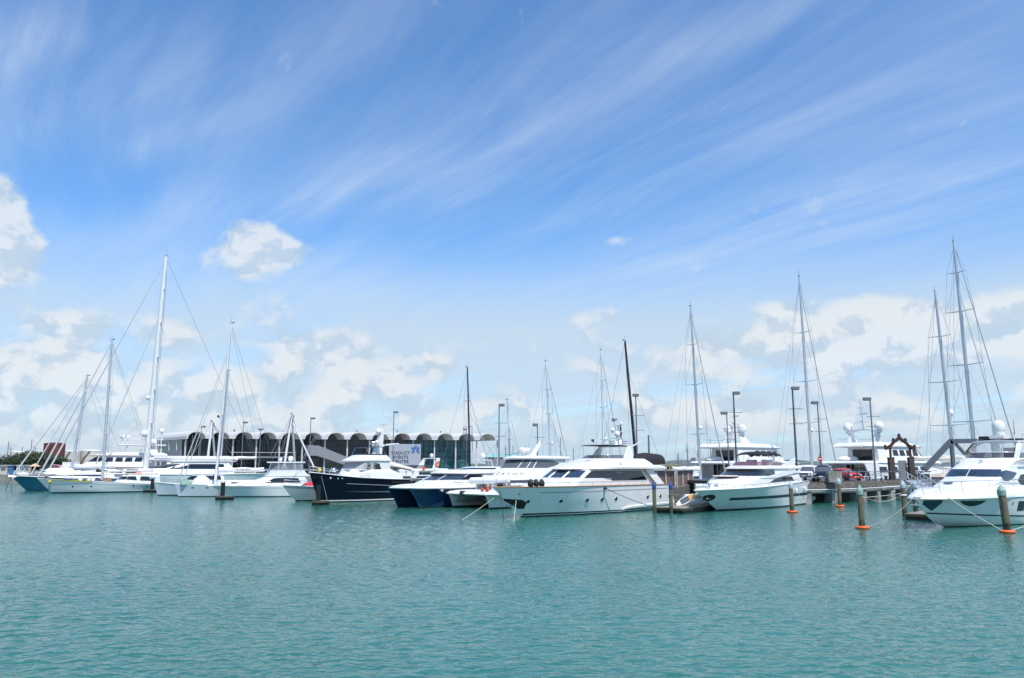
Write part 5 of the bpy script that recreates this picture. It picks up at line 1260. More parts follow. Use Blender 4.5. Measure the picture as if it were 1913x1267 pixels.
# ------------------------------------------------------------------ three deck motor superyachts
def superyacht(loc, th, label, L=34, k=1.0, spread=2.3, arch_x=.38, bow_up=True, mast_h=4.5, upper_x=(.28, .52), hull='white', hk=1.0):
    o = thing('superyacht', label, 'superyacht', loc, th)
    Lh = L * hk
    H = Hull([(-.45, Lh - .8), (0, Lh), (1.8, Lh + 1.6), (3.9, Lh + 3.6)], [(0, 1.9), (Lh * .25, 2.5), (Lh * .6, 2.8), (Lh + 3.6, 4.1)], 3.6, 3.2, ((0, -.45), (0, 1.9)), .42, .95, .92, 2.6, 1.8, flare=1.5)
    h = H.shell(o, hull, 'antifoul', boot=.15); H.deck(o, 'deck', .05); H.railing(o, .9, .05, .98, 2.0, join=True, r=.025)
    H.ports(h, [L * .7, L * .6, L * .5, L * .4], 1.5, .22, rim=None)
    A = House([(1.9, L * .80 * min(1, hk + .08), L * .17, 3.3, 6, 2.2), (3.6, L * .77, L * .17, 3.2, 5.5, 2.2), (4.4, L * .74, L * .17, 3.1, 5, 2.2)])
    a = A.shell(o, 'white', 'main_deck_house', .05)
    for sd in (1, -1):
        for i in range(5):
            x1 = L * (.58 - .085 * i); A.pane(a, [(x1, 3.1), (x1 - L * .065, 3.1)], [(x1 - .2, 3.95), (x1 - L * .065 - .2, 3.95)], 'glass', sd)
    B0 = House([(4.35, L * .77, L * .02, 3.4, 5, 2.3, 3.0), (4.55, L * .78, L * .01, 3.5, 5, 2.3, 3.1), (4.8, L * .76, L * .02, 3.4, 5, 2.3, 3.0)])
    B0.shell(o, 'white', 'upper_deck', .05)
    # aft saloon doors under the overhang
    MB().box((L * .17 - .03, 0, 3.35), (.06, 4.6, 1.9)).build('saloon_door', 'glass', o)
    for y in (-1.5, 0, 1.5): MB().box((L * .17 - .08, y, 3.35), (.05, .09, 1.9)).build('door_frame', 'whitepaint', o)
    for sd in (1, -1): MB().prism([(L * .17, sd * 3.3, 1.9), (L * .17, sd * 3.3, 4.4), (L * .06, sd * 3.3, 4.4), (L * .11, sd * 3.3, 1.9)], (0, -sd * .18, 0)).build('aft_wing', 'white', o)
    U = House([(4.75, L * .66, L * upper_x[0], 2.75, 4, 2.2), (5.4, L * .64, L * upper_x[0], 2.7, 3.6, 2.2), (6.9, L * .57, L * upper_x[0], 2.5, 2.6, 2.3)])
    u = U.shell(o, 'white', 'bridge_house', .0)
    U.screen(u, .60, 1.0, 5.6, 6.5, 'glass')
    for sd in (1, -1):
        for i in range(4):
            x1 = L * (.53 - .055 * i)
            if x1 - L * .045 > L * upper_x[0]: U.pane(u, [(x1, 5.6), (x1 - L * .045, 5.6)], [(x1 - .25, 6.5), (x1 - L * .045, 6.5)], 'glass', sd)
    MB().box((L * upper_x[0] - .03, 0, 5.75), (.06, 3.4, 1.6)).build('bridge_door', 'glass', o)
    R_ = House([(6.85, L * .61, L * (upper_x[0] - .10), 2.7, 3, 2.3), (7.05, L * .62, L * (upper_x[0] - .11), 2.8, 3, 2.3), (7.35, L * .57, L * (upper_x[0] - .10), 2.6, 2.8, 2.3), (7.6, L * .53, L * (upper_x[0] - .08), 2.4, 2.4, 2.3)])
    R_.shell(o, 'white', 'sun_deck', .05)
    ax = L * arch_x
    for sd in (1, -1):
        MB().prism([(ax + 1.2, sd * 2.2, 7.4), (ax - 1.0, sd * 2.2, 7.4), (ax - .3, sd * (spread - .2), 9.2), (ax + .4, sd * (spread - .2), 9.2)], (0, -sd * .35, 0)).build('radar_arch', 'white', o)
        dome(o, ax, sd * spread, 9.6, .72, stalk=.5)
    MB().slab(lambda a_, c: V(lerp(ax - .5, ax + .6, a_), lerp(-spread, spread, c), 9.25 + .45 * (1 - (2 * c - 1) ** 2)), 2, 10, .2).build('arch_bar', 'white', o)
    ms = MB().tube([(ax, 0, 9.5), (ax - .3, 0, 9.5 + mast_h)], .12, 6, .06).build('mast', 'mastwhite', o)
    for q, w_ in ((.25, 2.4), (.5, 1.6), (.72, 1.0)): MB().box((ax - .1, 0, 9.5 + mast_h * q), (.3, w_, .06)).build('crosstree', 'mastwhite', ms)
    dome(ms, ax + .3, .5, 9.75 + mast_h * .25, .22); MB().box((ax + .5, 0, 9.7 + mast_h * .5), (.2, 1.5, .16)).build('radar_scanner', 'whitepaint', ms)
    MB().tube([(L * (upper_x[0] - .08), 2.3, 8.2), (L * .45, 2.3, 8.2)], .03, 5).build('sun_deck_rail', 'steel', o)
    whips(o, [((ax + 2, 2.2, 7.5), (ax + 1.6, 2.3, 12.5)), ((ax + 2, -2.2, 7.5), (ax + 1.6, -2.3, 13))], r=.025)
    MB().lathe([(.1, 0), (1.1, .05), (1.2, .3), (.9, .6), (.05, .75)], (L * .12, .8, 4.85), 14, 1.5, 1.0).build('tender_cover', 'canvas_white', o, 60)
    MB().ball((ax + 3.0, 1.5, 7.9), .55, 1.2, 1, .8).ball((ax + 3.0, -1.5, 7.9), .55, 1.2, 1, .8) if False else None
    return o
p_ = at(160, 880, 150)
sy = superyacht((p_.x + 17.2, p_.y + 8, 0), R(-152), 'white three deck motor yacht with many domes behind the silver sloop', 30, arch_x=.26, spread=1.5, mast_h=3.2, hk=.76)
sy.scale = (1, 1, .86)
MB().slab(lambda a, c: V(lerp(5.5, 13.8, a), lerp(-2.2, 2.2, c), 9.35 + .15 * (1 - (2 * c - 1) ** 2)), 6, 6, .14).build('hardtop', 'white', sy)
for x in (6.5, 12.5):
    for y in (-1.9, 1.9): MB().tube([(x, y, 7.4), (x - .3, y, 9.3)], .07, 6).build('hardtop_post', 'white', sy)
for x, y, z, r in ((13.2, .8, 10.9, .5), (12.2, -.8, 10.9, .45), (8.9, 1.2, 12.3, .4), (6.2, -.9, 12.4, .5)):
    MB().tube([(x, y, 9.4), (x, y, z)], .09, 6).build('dome_post', 'mastwhite', sy); dome(sy, x, y, z, r)
MB().box((9.8, 0, 10.7), (8.0, .3, .12)).build('antenna_platform', 'mastwhite', sy)
p_ = at(1566, 890, 118)
sy2 = superyacht((p_.x, p_.y, 0), R(30), 'white superyacht with twin white domes on a curved arch behind the pagoda gate', 30, arch_x=.22, spread=2.7, upper_x=(.20, .5), mast_h=4.8)
p_ = at(1318, 890, 124)
superyacht((p_.x, p_.y, 0), R(38), 'white superyacht with two close radar domes seen over the swoopy yacht', 30, arch_x=.27, spread=1.35, upper_x=(.17, .5), mast_h=5.0)

# ------------------------------------------------------------------ sailing boats whose masts stand behind the wharf
def background_sail(top, basex, by, Y, deg, label, m_='alu', r=.17, spr=((.33, 1.6), (.64, 1.25)), boom=None, furl=.09, hull='white', cover='canvas_white', fore=True, zdeck=1.6, fore_h=.95, inner=None, wr=.018, dome_k=None):
    t = at(top[0], top[1], Y); b = at(basex, by, Y); zb = zdeck
    b = at(basex, by, Y); k = (t.z - zb) / (t.z - b.z); bx = t.x + (b.x - t.x) * k
    h = t.z - zb; L = h * .62; th = R(deg); xm = L * .55
    rake = (bx - t.x) / math.cos(th)
    o = thing('sailing_yacht', label, 'sailing yacht', (bx - xm * math.cos(th), Y - xm * math.sin(th), 0), th, None)
    H, hh = sail_hull(o, L * .9, L * .125, zdeck - .25, hull, over=L * .07, sheer_rise=.3)
    H.deck(o, 'deck', .02); H.railing(o, .6, .05, .985, 2.0, join=True, r=.02)
    T = House([(zdeck - .35, L * .62, L * .18, L * .08, L * .1, 2.2), (zdeck + .45, L * .58, L * .2, L * .07, L * .08, 2.2)])
    t_ = T.shell(o, 'white', 'coachroof', .08)
    for sd in (1, -1): T.pane(t_, [(L * .5, zdeck), (L * .25, zdeck)], [(L * .48, zdeck + .3), (L * .25, zdeck + .3)], 'glass', sd)
    ms = rig(o, xm, zb, h, rake, r, m_, spr, (L * .93, zdeck + .4) if fore else None, (.1, zdeck), fore_h, furl, inner, boom, cover, L * .115, True, wr)
    if dome_k:
        p = V(xm - rake * dome_k, 0, zb + h * dome_k); MB().box((p.x + .45, 0, p.z - .05), (.7, .15, .08)).build('dome_bracket', m_, ms); dome(ms, p.x + .6, 0, p.z, .32, stalk=.1)
    return o
BG = [((873.5, 688), 878, 868, 134, 35, 'grey hulled racer with slim black mast in front of the wave roofed hall', dict(m_='carbon', r=.17, spr=((.47, 1.5), (.25, 1.3), (.7, 1.0)), fore_h=.78, inner=(14, 1.9, .6))),
      ((948, 748), 951, 860, 165, 35, 'small sloop with the thin lowest mast among those over the lettered catamaran', dict(r=.10, spr=((.5, .9),), furl=.07)),
      ((1020, 677), 1029, 860, 150, 40, 'white masted sloop above the wheelhouse of the lettered catamaran', dict(m_='mastwhite', r=.26, spr=((.3, 1.7), (.55, 1.5), (.76, 1.2)), furl=.1, inner=(12, 2, .6), dome_k=.29)),
      ((1123, 655), 1128, 845, 150, 40, 'white masted sloop rising just behind the black bimini', dict(m_='mastwhite', r=.26, spr=((.3, 1.7), (.55, 1.5), (.76, 1.2)), furl=.1, inner=(12, 2, .55), dome_k=.3)),
      ((1166.5, 639), 1186, 840, 118, 20, 'racing yacht with a thick black leaning mast beside the radar mast', dict(m_='carbon', r=.24, spr=(), fore_h=.8, furl=.05, hull='navy')),
      ((1289, 575), 1308, 880, 118, 38, 'sloop with tall silver mast left of the two deck superyacht', dict(r=.21, spr=((.27, 1.9), (.55, 1.6), (.78, 1.2)), boom=(6.5, 3.4), furl=.09, dome_k=.3)),
      ((1492, 518), 1516, 860, 124, 38, 'sloop with the tall silver mast behind the white four wheel drive', dict(r=.24, spr=((.28, 2.2), (.48, 2.1), (.72, 1.7)), boom=(9, 3.6), furl=.1, dome_k=.24))]
for a_ in BG: background_sail(*a_[:6], **a_[6])
# the two masted schooner at the right
def schooner():
    Y = 128.0; th = R(30)
    t1, b1 = at(1743.5, 547, Y), at(1776, 815, Y)
    k = (t1.z - 2.6) / (t1.z - b1.z); bx1 = t1.x + (b1.x - t1.x) * k
    L = 40; x1 = 8.0
    o = thing('sailing_superyacht', 'grey masted schooner towering behind the gangway, its after mast shorter', 'sailing yacht', (bx1 - x1 * math.cos(th), Y - x1 * math.sin(th), 0), th)
    H, hh = sail_hull(o, L, 4.2, 2.4, 'navy', over=3, sheer_rise=.6); H.deck(o, 'teak', .03); H.railing(o, .8, .05, .98, 2.0, join=True)
    T = House([(2.2, 24, 4, 2.6, 4, 2.2), (3.6, 23, 4.5, 2.3, 3, 2.2)]); T.shell(o, 'white', 'deckhouse', .1)
    rig(o, x1, 2.6, t1.z - 2.6, (bx1 - t1.x) / math.cos(th), .30, 'alu', ((.265, 3.2), (.5, 2.7), (.75, 1.9)), None, (0, 2.6), .98, .1, None, (11, 5.0), 'canvas_cream', 3.6, True, .022)
    # foremast, further forward and further off
    def mast_at(px_top, py_top, px_b, py_b, xl):
        Yb = o.location.y + xl * math.sin(th); t = at(px_top, py_top, Yb); b = at(px_b, py_b, Yb)
        return t, b
    xl = 8.0
    for _ in range(12):                                       # station along the boat at which the second mast meets its line of sight
        Yb = o.location.y + xl * math.sin(th); b = at(1822, 850, Yb); xl = (b.x - o.location.x) / math.cos(th)
    t, b = mast_at(1780, 452, 1822, 850, xl)
    rig(o, xl, 2.6, t.z - 2.6, (b.x - t.x) / math.cos(th), .34, 'alu', ((.22, 3.4), (.46, 3.0), (.69, 2.5), (.86, 1.6)), (xl + 14, 3.2), (x1, 5), .99, .12, (xl + 10, 3.0, .8), (10, 5.2), 'canvas_cream', 3.6, True, .022)
    ax = x1 + .9
    MB().tube([(ax + 1.2, 1.2, 3), (ax + 1.2, 1.2, 12.2)], .12, 6).build('dome_post', 'mastwhite', o); dome(o, ax + 1.2, 1.2, 12.5, .55)
    for k_ in range(4): MB().box((ax + 1.2, 1.2, 7.0 + 1.2 * k_), (.3, 1.0, .12)).build('crosstree', 'mastwhite', o)
    return o
schooner()
# ------------------------------------------------------------------ quays and wharves
def flat_poly(name, pts, z, m_, thick=None, side=None, kind='structure'):
    pts = [V(p[0], p[1], z) for p in pts]
    mb = MB()
    if thick: mb.prism(pts, (0, 0, -thick))
    else: mb.add(pts, [tuple(range(len(pts)))])
    o = mb.build(name, m_, None, 0)
    if kind: o['kind'] = kind
    return o
WA, WB, WC = ground(1440, 903, 2.3), ground(1605, 900, 2.3), ground(1694, 896.4, 2.3)
wharf_pts = [WA, WB, WC, V(WC.x + 14, WC.y + 10, 2.3), V(WA.x + 12, 112, 2.3), V(WA.x - 6, 106, 2.3)]
wharf = thing('wharf', 'concrete wharf deck on square piers where the cars are parked', 'wharf')
MB().prism([V(p.x, p.y, 2.3) for p in wharf_pts], (0, 0, -.35)).build('wharf_deck', 'concrete_d', wharf, 0)
top_in = [p + (V(40, 103, 2.3) - p) * .02 for p in wharf_pts]
MB().add([V(p.x, p.y, 2.304) for p in top_in], [tuple(range(len(top_in)))]).build('paving', 'asphalt', wharf, 0)
for a_, b_ in ((WA, WB), (WB, WC)):
    d = (b_ - a_); d.z = 0; n = V(d.y, -d.x, 0).normalized(); L_ = d.length; u_ = d.normalized()
    mid = (a_ + b_) / 2
    ang = math.atan2(d.y, d.x)
    MB().box(mid + n * .10 + V(0, 0, -.42), (L_, .22, .5), ang).build('edge_beam', 'concrete_d', wharf, 0)
    MB().box(mid - n * .1 + V(0, 0, -1.0), (L_, .4, .42), ang).build('lower_beam', 'concrete', wharf, 0)
    MB().tube([a_ + n * .3 + V(0, 0, -.78), b_ + n * .3 + V(0, 0, -.78)], .06, 6).build('service_pipe', 'whitepaint', wharf)
    MB().box(mid - n * 3.2 + V(0, 0, -1.4), (L_, .2, 2.4), ang).build('back_wall', 'antifoul', wharf, 0)  # black sheet standing in for the shade under the deck
    k = 0
    while k * 4.6 + 1.2 < L_:
        p = a_ + u_ * (k * 4.6 + 1.2) - n * .35; MB().box((p.x, p.y, .1), (1.0, 1.0, 2.6), ang).build('pier', 'concrete', wharf, 0)
        MB().box((p.x, p.y, 1.2), (1.5, .8, .35), ang).build('pier_cap', 'concrete', wharf, 0); k += 1
# lower quay with the board fence, left of the swoopy yacht
QA, QB = ground(1200, 911, 1.75), ground(1266, 911, 1.75)
quay_pts = [V(QA.x - 17, QA.y + 9, 0), QA, QB, ground(1300, 902.5, 1.75), V(WA.x - 6, 100, 0), V(WA.x - 6, 108, 0), V(-4, 112, 0)]
q_ = flat_poly('quay', quay_pts, 1.75, 'concrete_d', 2.3)
fence = thing('board_fence', 'weathered upright board fence with pale posts behind the stern of the long yacht', 'fence')
fa, fb_, fc = ground(1212, 908, 1.76), ground(1262, 908.6, 1.76), ground(1294, 903.2, 1.76)
def fence_run(a_, b_, h):
    d = b_ - a_; ang = math.atan2(d.y, d.x); n = V(-d.y, d.x, 0).normalized()
    MB().box(((a_ + b_) / 2) + V(0, 0, h / 2), (d.length, .09, h), ang).build('board_panel', 'boards', fence, 0)
    MB().beam(a_ + V(0, 0, h + .04), b_ + V(0, 0, h + .04), .5, .08).build('capping', 'paintgrey', fence, 0)
    for k in range(4):
        p = a_.lerp(b_, k / 3.0) - n * .08; MB().box(p + V(0, 0, h / 2), (.11, .11, h), ang).build('post', 'canvas_cream', fence, 0)
fence_run(fa, fb_, 1.75); fence_run(fb_ + V(.15, .1, 0), fc, 1.75)
# main quay behind the left fleet, under the hall
land = [(-420, 187), (-112, 187), (-84, 180), (-40, 172), (-20, 160), (-14, 175), (-2, 200), (4, 230), (60, 320), (40, 520), (-420, 520)]
flat_poly('quay', land, 2.0, 'concrete', 3.0)

# ------------------------------------------------------------------ hall with the wave roof
def hall():
    o = thing('exhibition_hall', 'long glazed hall with white wave roof of repeated vaults on slender columns', 'hall', (0, 0, 0))
    A = V(-83.3, 200, 0); u_ = V(math.cos(R(11.3)), math.sin(R(11.3)), 0); w_ = V(-.66, .75, 0)
    n_bay, per = 14, 5.72; zv, zc = 11.15, 12.8; dep = 24.0
    zg = 2.0
    def arch(f): return math.sqrt(max(0, 1 - (2 * f / .74 - 1) ** 2)) ** .95 if f < .74 else 0.0
    def roof(s_, d):
        b = s_ * n_bay; k = min(int(b), n_bay - 1); f = b - k
        z = zv + (zc - zv) * arch(f)
        return A + u_ * (b * per) + w_ * (d * dep - 2.6) + V(0, 0, z)
    for k in range(n_bay):
        mb = MB(); pr = [(k + .74 * (1 - math.cos(math.pi * i / 15)) / 2) / n_bay for i in range(16)] + [(k + 1 - 1e-6) / n_bay]
        for i in range(16):
            for j in range(3):
                d0, d1 = j / 3, (j + 1) / 3
                mb.add([roof(pr[i], d0), roof(pr[i + 1], d0), roof(pr[i + 1], d1), roof(pr[i], d1)], [(0, 1, 2, 3)])
                mb.add([roof(pr[i], d0) - V(0, 0, .32), roof(pr[i + 1], d0) - V(0, 0, .32), roof(pr[i + 1], d1) - V(0, 0, .32), roof(pr[i], d1) - V(0, 0, .32)], [(0, 1, 2, 3)])
            for d in (0, 1): mb.add([roof(pr[i], d), roof(pr[i + 1], d), roof(pr[i + 1], d) - V(0, 0, .32), roof(pr[i], d) - V(0, 0, .32)], [(0, 1, 2, 3)])
        mb.build('roof_vault', 'roofwhite', o, 40)
    if True:
        mb = MB(); a0, a1 = A - w_ * 2.6, A + w_ * (dep - 2.6)
        mb.prism([a0 + V(0, 0, zv + .25), a1 + V(0, 0, zv + .25), a1 + V(0, 0, zv - .45), a0 + V(0, 0, zv - .45)], -u_ * .3).build('eaves_fascia', 'roofwhite', o, 0)
    # columns in the valleys and down the side
    for k in range(n_bay + 1):
        p = A + u_ * (k * per) - w_ * 1.2; MB().tube([p + V(0, 0, zg), p + V(0, 0, zv - .1)], .2, 8).build('column', 'roofwhite', o)
    for d in (5, 11, 17, 21):
        p = A + w_ * d; MB().tube([p + V(0, 0, zg), p + V(0, 0, zv - .1)], .2, 8).build('column', 'roofwhite', o)
    # glazing: front stops a bay short on the right, where the roof is an open canopy
    gl = n_bay - 1
    g0, g1 = A + w_ * 1.4, A + w_ * 1.4 + u_ * (gl * per); gb0, gb1 = A + w_ * 20 , A + w_ * 20 + u_ * (gl * per)
    hgt = zv - .35 - zg
    def wall(a_, b_, name, m_, off, z0, z1, vault=False):
        return MB().add([a_ + V(0, 0, z0) , b_ + V(0, 0, z0), b_ + V(0, 0, z1), a_ + V(0, 0, z1)], [(0, 1, 2, 3)]).build(name, m_, o, 0)
    for k in range(gl):
        a_, b_ = g0 + u_ * (k * per), g0 + u_ * ((k + 1) * per)
        pts = [a_ + V(0, 0, zg), b_ + V(0, 0, zg)]
        for i in range(19):
            f = 1 - i / 18; z = zv - .35 + (zc - zv - .05) * arch(f); pts.append(a_.lerp(b_, f) + V(0, 0, z))
        g = MB().add(pts, [tuple(range(len(pts)))]).build('glazing', 'hallglass_r' if k >= 10 else 'hallglass', o, 0)
        fr = MB()
        for x in (0, .25, .5, .75): fr.beam(a_.lerp(b_, x) + V(0, 0, zg) - w_ * .06, a_.lerp(b_, x) + V(0, 0, zv - .3) - w_ * .06, .07, .07)
        for z in (3.4, 4.9, 7.8, 9.3): fr.beam(a_ + V(0, 0, z) - w_ * .08, b_ + V(0, 0, z) - w_ * .08, .06, .06)
        fr.build('mullion', 'darkmetal', g, 0)
    wall(gb0, g0, 'side_glazing', 'hallglass_r', 0, zg, zv - .3)
    wall(g1, gb1, 'side_glazing', 'hallglass_r', 0, zg, zv - .3); wall(gb0, gb1, 'back_wall', 'darkmetal', 0, zg, zv)
    MB().prism([g0 + V(0, 0, 6.05), g1 + V(0, 0, 6.05), gb1 + V(0, 0, 6.05), gb0 + V(0, 0, 6.05)], (0, 0, .45)).build('upper_floor', 'paintgrey', o, 0)
    MB().prism([g0 + V(0, 0, zv - .5), g1 + V(0, 0, zv - .5), gb1 + V(0, 0, zv - .5), gb0 + V(0, 0, zv - .5)], (0, 0, .1)).build('ceiling', 'darkmetal', o, 0)
    # balcony over three bays, with a rail
    ba = A + u_ * (1.9 * per) - w_ * .2; bb = A + u_ * (4.75 * per) - w_ * .2
    MB().beam(ba + V(0, 0, 6.2), bb + V(0, 0, 6.2), 1.6, .35).build('balcony', 'paintgrey', o, 0)
    MB().tube([ba - w_ * .8 + V(0, 0, 7.4), bb - w_ * .8 + V(0, 0, 7.4)], .05, 5).build('balcony_rail', 'whitepaint', o)
    MB().beam(A - w_ * .4 + V(0, 0, 3.0), A + u_ * (13 * per) - w_ * .4 + V(0, 0, 3.0), .25, .5).build('plinth_band', 'paintgrey', o, 0)
    # boxed side panel near the left corner and the sloping stair enclosure
    pa, pb = A + w_ * 1 - u_ * .1, A + w_ * 14 - u_ * .1
    MB().prism([pa + V(0, 0, 6), pb + V(0, 0, 6), pb + V(0, 0, 8), pa + V(0, 0, 8)], -u_ * .3).build('side_panel', 'paintgrey', o, 0)
    s0 = A + u_ * (5.15 * per) - w_ * 2.6; s1 = A + u_ * (7.35 * per) - w_ * 2.6
    MB().prism([s0 + V(0, 0, 6.6), s0 + V(0, 0, 9.3), s0 + u_ * 2.6 + V(0, 0, 9.2), s1 + V(0, 0, 5.2), s1 + V(0, 0, 3.2), s0 + u_ * 2.4 + V(0, 0, 6.6)], w_ * 1.6).build('stair_enclosure', 'lightgrey', o, 0)
    # white sign panel with lettering and a blue mark of three drops
    q0 = A + u_ * (8.75 * per) - w_ * 2.9; q1 = A + u_ * (10.2 * per) - w_ * 2.9
    sg = MB().prism([q0 + V(0, 0, 4.2), q1 + V(0, 0, 4.2), q1 + V(0, 0, 9.7), q0 + V(0, 0, 9.7)], w_ * .25).build('sign_panel', 'signgrey', o, 0)
    nrm = V(u_.y, -u_.x, 0); rz = math.atan2(u_.y, u_.x)
    for i, t_ in enumerate(('VIADUCT', 'EVENTS', 'CENTRE')):
        text_mesh('lettering', t_, 1.15, 'darkmetal', sg, q0 + u_ * 3.0 + nrm * .06 + V(0, 0, 7.35 - 1.12 * i), (R(90), 0, rz), .01)
    lc = q0 + u_ * 6.9 + nrm * .06 + V(0, 0, 8.2)
    lg = MB()
    for a_ in (90, 30, 150, -35, -145):
        d = V(math.cos(R(a_)), 0, math.sin(R(a_))); sd_ = V(-d.z, 0, d.x)
        pts = [d * .2, d * .75 + sd_ * .36, d * 1.35, d * .75 - sd_ * .36]
        lg.prism([lc + u_ * p.x + V(0, 0, p.z) for p in pts], nrm * .05)
    lg.build('emblem', 'signblue', sg, 0)
    for x in (15, 30, 47, 58, 70): p = A + u_ * x + w_ * 8; MB().box(p + V(0, 0, zc + .3), (.35, .35, 1.0)).build('roof_vent', 'lampgrey', o, 0)
    return o
M['roofwhite'] = mat('roof_white', (0.62, 0.61, 0.58), 0.5, var=0.04, vscale=.3)
M['lightgrey'] = mat('panel_light_grey', (0.24, 0.25, 0.26), 0.5)
M['signgrey'] = mat('sign_pale_grey', (0.36, 0.39, 0.43), 0.5)
M['signblue'] = mat('sign_blue', (0.05, 0.17, 0.42), 0.5)
M['hallglass'] = mat('hall_glass_dark', (0.018, 0.030, 0.034), 0.03, spec=0.5, var=.6, vscale=.35)
M['hallglass_r'] = mat('hall_glass_green', (0.016, 0.075, 0.085), 0.05, spec=0.45, col2=(0.05, 0.17, 0.18), vscale=.6, stretch=(1, 1, .6))
hall()

# ------------------------------------------------------------------ opening footbridge pylons in front of the hall
def pylon(top, legs, Y, label, strut=None, cab=()):
    t = at(*top, Y); o = thing('bridge_pylon', label, 'pylon', (t.x, Y, 2.0), 0, 'white bridge pylons')
    def L_(p): return V(p.x - t.x, p.y - Y, p.z - 2.0)
    tl = L_(t)
    for px_, dy in legs:
        b = at(px_, 875, Y + dy); b.z = 2.0; MB().tube([L_(b), tl + V(0, 0, 0)], .29, 8, .22).build('leg', 'lightwhite', o)
    MB().disc(tl + V(.15, -.2, -.35), (0, 1, 0), .38, .4, 14).box(tl + V(-.12, 0, .1), (.3, .4, .7)).build('pulley_head', 'lightgrey', o)
    if strut: b = at(strut[0], strut[1], Y - 4); MB().tube([L_(at(strut[2], strut[3], Y - 1.6)), L_(b)], .2, 8).build('strut', 'lightwhite', o)
    for px_, py_, dy in cab: MB().tube([tl, L_(at(px_, py_, Y + dy))], .045, 4).build('cable', 'wire', o)
    return o
M['lightwhite'] = mat('pylon_white', (0.62, 0.62, 0.61), 0.45)
pylon((396, 789), ((385, -4), (404, 4)), 180, 'white A frame bridge pylon right beside the mast of the plumb bowed sloop', None, ((350, 866, -8), (432, 868, 4), (444, 868, 6), (458, 868, 9)))
pylon((545.5, 775), ((529, -4), (552, 4)), 178, 'white A frame bridge pylon with round head and slanting strut above the fishing launch', (586, 872, 548, 792), ((505, 850, -8), (512, 855, -6), (520, 858, -3), (527, 845, -10), (576, 872, 3)))

# ------------------------------------------------------------------ lamp posts
def lamp(px, py, Y, label, zb=2.0, head='r', bars=(), m_='lampgrey', r=.085, group='lamp posts along the quays', hw=.85):
    t = at(px, py, Y); h = t.z - zb
    o = thing('lamp_post', label, 'lamp post', (t.x, Y, zb), 0, group)
    MB().tube([(0, 0, 0), (0, 0, h * .5), (0, 0, h)], r * 1.25, 8, r * .8).build('pole', m_, o)
    if head:
        dx = {'r': hw * .42, 'l': -hw * .42, 'c': 0}[head]
        hd = MB().box((dx, 0, h - .02), (hw, .5, .34)).box((dx, 0, h - .21), (hw * .86, .4, .06)).build('lamp_head', 'lampgrey', o, 0)
    for b in bars:
        z = at(px, b, Y).z - zb; MB().box((.25, 0, z), (1.65, .06, .06)).build('crossbar', m_, o, 0)
    MB().lathe([(.28, 0), (.28, .08), (r * 1.4, .12)], (0, 0, 0), 10).build('base', m_, o)
    return o
for a_ in [(376.5, 797, 181, 'grey lamp post left of the first bridge pylon', 'r', ()), (455, 789, 180, 'grey lamp post just right of the first bridge pylon', 'r', ()),
           (487, 802, 184, 'short grey lamp post near the middle of the hall balcony', 'c', ()), (581, 781.5, 178, 'grey lamp post in front of the stair enclosure of the hall', 'r', ()),
           (736, 770, 176, 'tall grey lamp post beside the sign panel of the hall', 'r', (803,))]:
    lamp(a_[0], a_[1], a_[2], a_[3], head=a_[4], bars=a_[5], hw=1.02, r=.10)
lamp(871.5, 802, 191, 'grey lamp post standing by the right end of the hall', head='l', bars=())
lamp(932.5, 756.5, 110, 'tall grey lamp post with two crossbars left of the lettered catamaran wheelhouse', head='r', bars=(790.5, 815), r=.09, zb=1.75)
lamp(1004, 793.5, 110, 'lamp post standing behind the lettered catamaran wheelhouse', head='l', bars=(817,), zb=1.75, hw=.75)
lamp(1187.5, 738, 108, 'tall lamp post with two crossbars beside the thick black mast', head='c', bars=(776.5, 804), r=.1, zb=1.75)
lamp(1211.5, 812.5, 105, 'thick dark post with a small arm above the covered tender', head=None, zb=1.75, r=.14)
lamp(1357.5, 771.5, 107, 'thin lamp post beside the green post', zb=1.75, head='l', bars=(801, 821), r=.085)
lamp(1370, 734, 98, 'dark green lamp post with two crossbars left of the swoopy yacht', zb=1.75, head='r', bars=(770.5, 798), m_='lampgreen', r=.1)
lamp(1480, 725, 92, 'tall dark green lamp post right behind the shark fin', zb=2.3, head='r', bars=(764, 792), m_='lampgreen', r=.11)
lamp(1527, 752, 104, 'lamp post standing above the round red sign', zb=2.3, head='l', bars=(783, 806.5), r=.1)
lamp(1625, 745, 97, 'lamp post in front of the twin dome superyacht', zb=2.3, head='l', bars=(778, 797), r=.1)

# ------------------------------------------------------------------ piles, floats and pontoons
def pile(px, py, label, top=2.85, cap='capblue', r=.19, float_=False, group='timber mooring piles', lean=0.0, collar=False, zg=0.0):
    g = ground(px, py, zg); g.z = 0; o = thing('mooring_pile', label, 'pile', g, 0, group)
    MB().tube([(0, 0, -.6), (0, 0, .6), (lean * .6, 0, 1.7), (lean, 0, top - .35)], r * 1.03, 12, r * .95).build('post', 'pile', o)
    MB().lathe([(r * 1.10, -.02), (r * 1.12, .02), (r * 1.12, .30), (r * 1.06, .33), (.03, .66)], (lean, 0, top - .62), 16).build('cap', cap, o, 24)
    if collar: MB().ring((0, 0, 1.75), (0, 0, 1), r * 1.02, .07, 16).build('collar', 'whitepaint', o)
    return o, g
def float_ring(g, label):
    f = MB().ring((0, 0, .07), (0, 0, 1), .36, .11, 22, 8, 1).build('float_ring', 'orange', None, 60, g + V(0, 0, .02))
    return tag(f, label, 'float', 'orange float rings around the piles')
pl = [(1480, 958, 'timber mooring pile with pale blue cap in front of the swoopy yacht', 'capblue', 2.75), (1569.5, 947, 'timber mooring pile with pale cap near the parked dark four wheel drive', 'capblue', 2.9),
      (1611, 988, 'free standing timber pile with pale green cap, rope slung toward the pontoon', 'capgreen', 2.85), (1882, 996, 'thick mossy pile with green cap in front of the yacht at the right', 'capgreen', 2.95)]
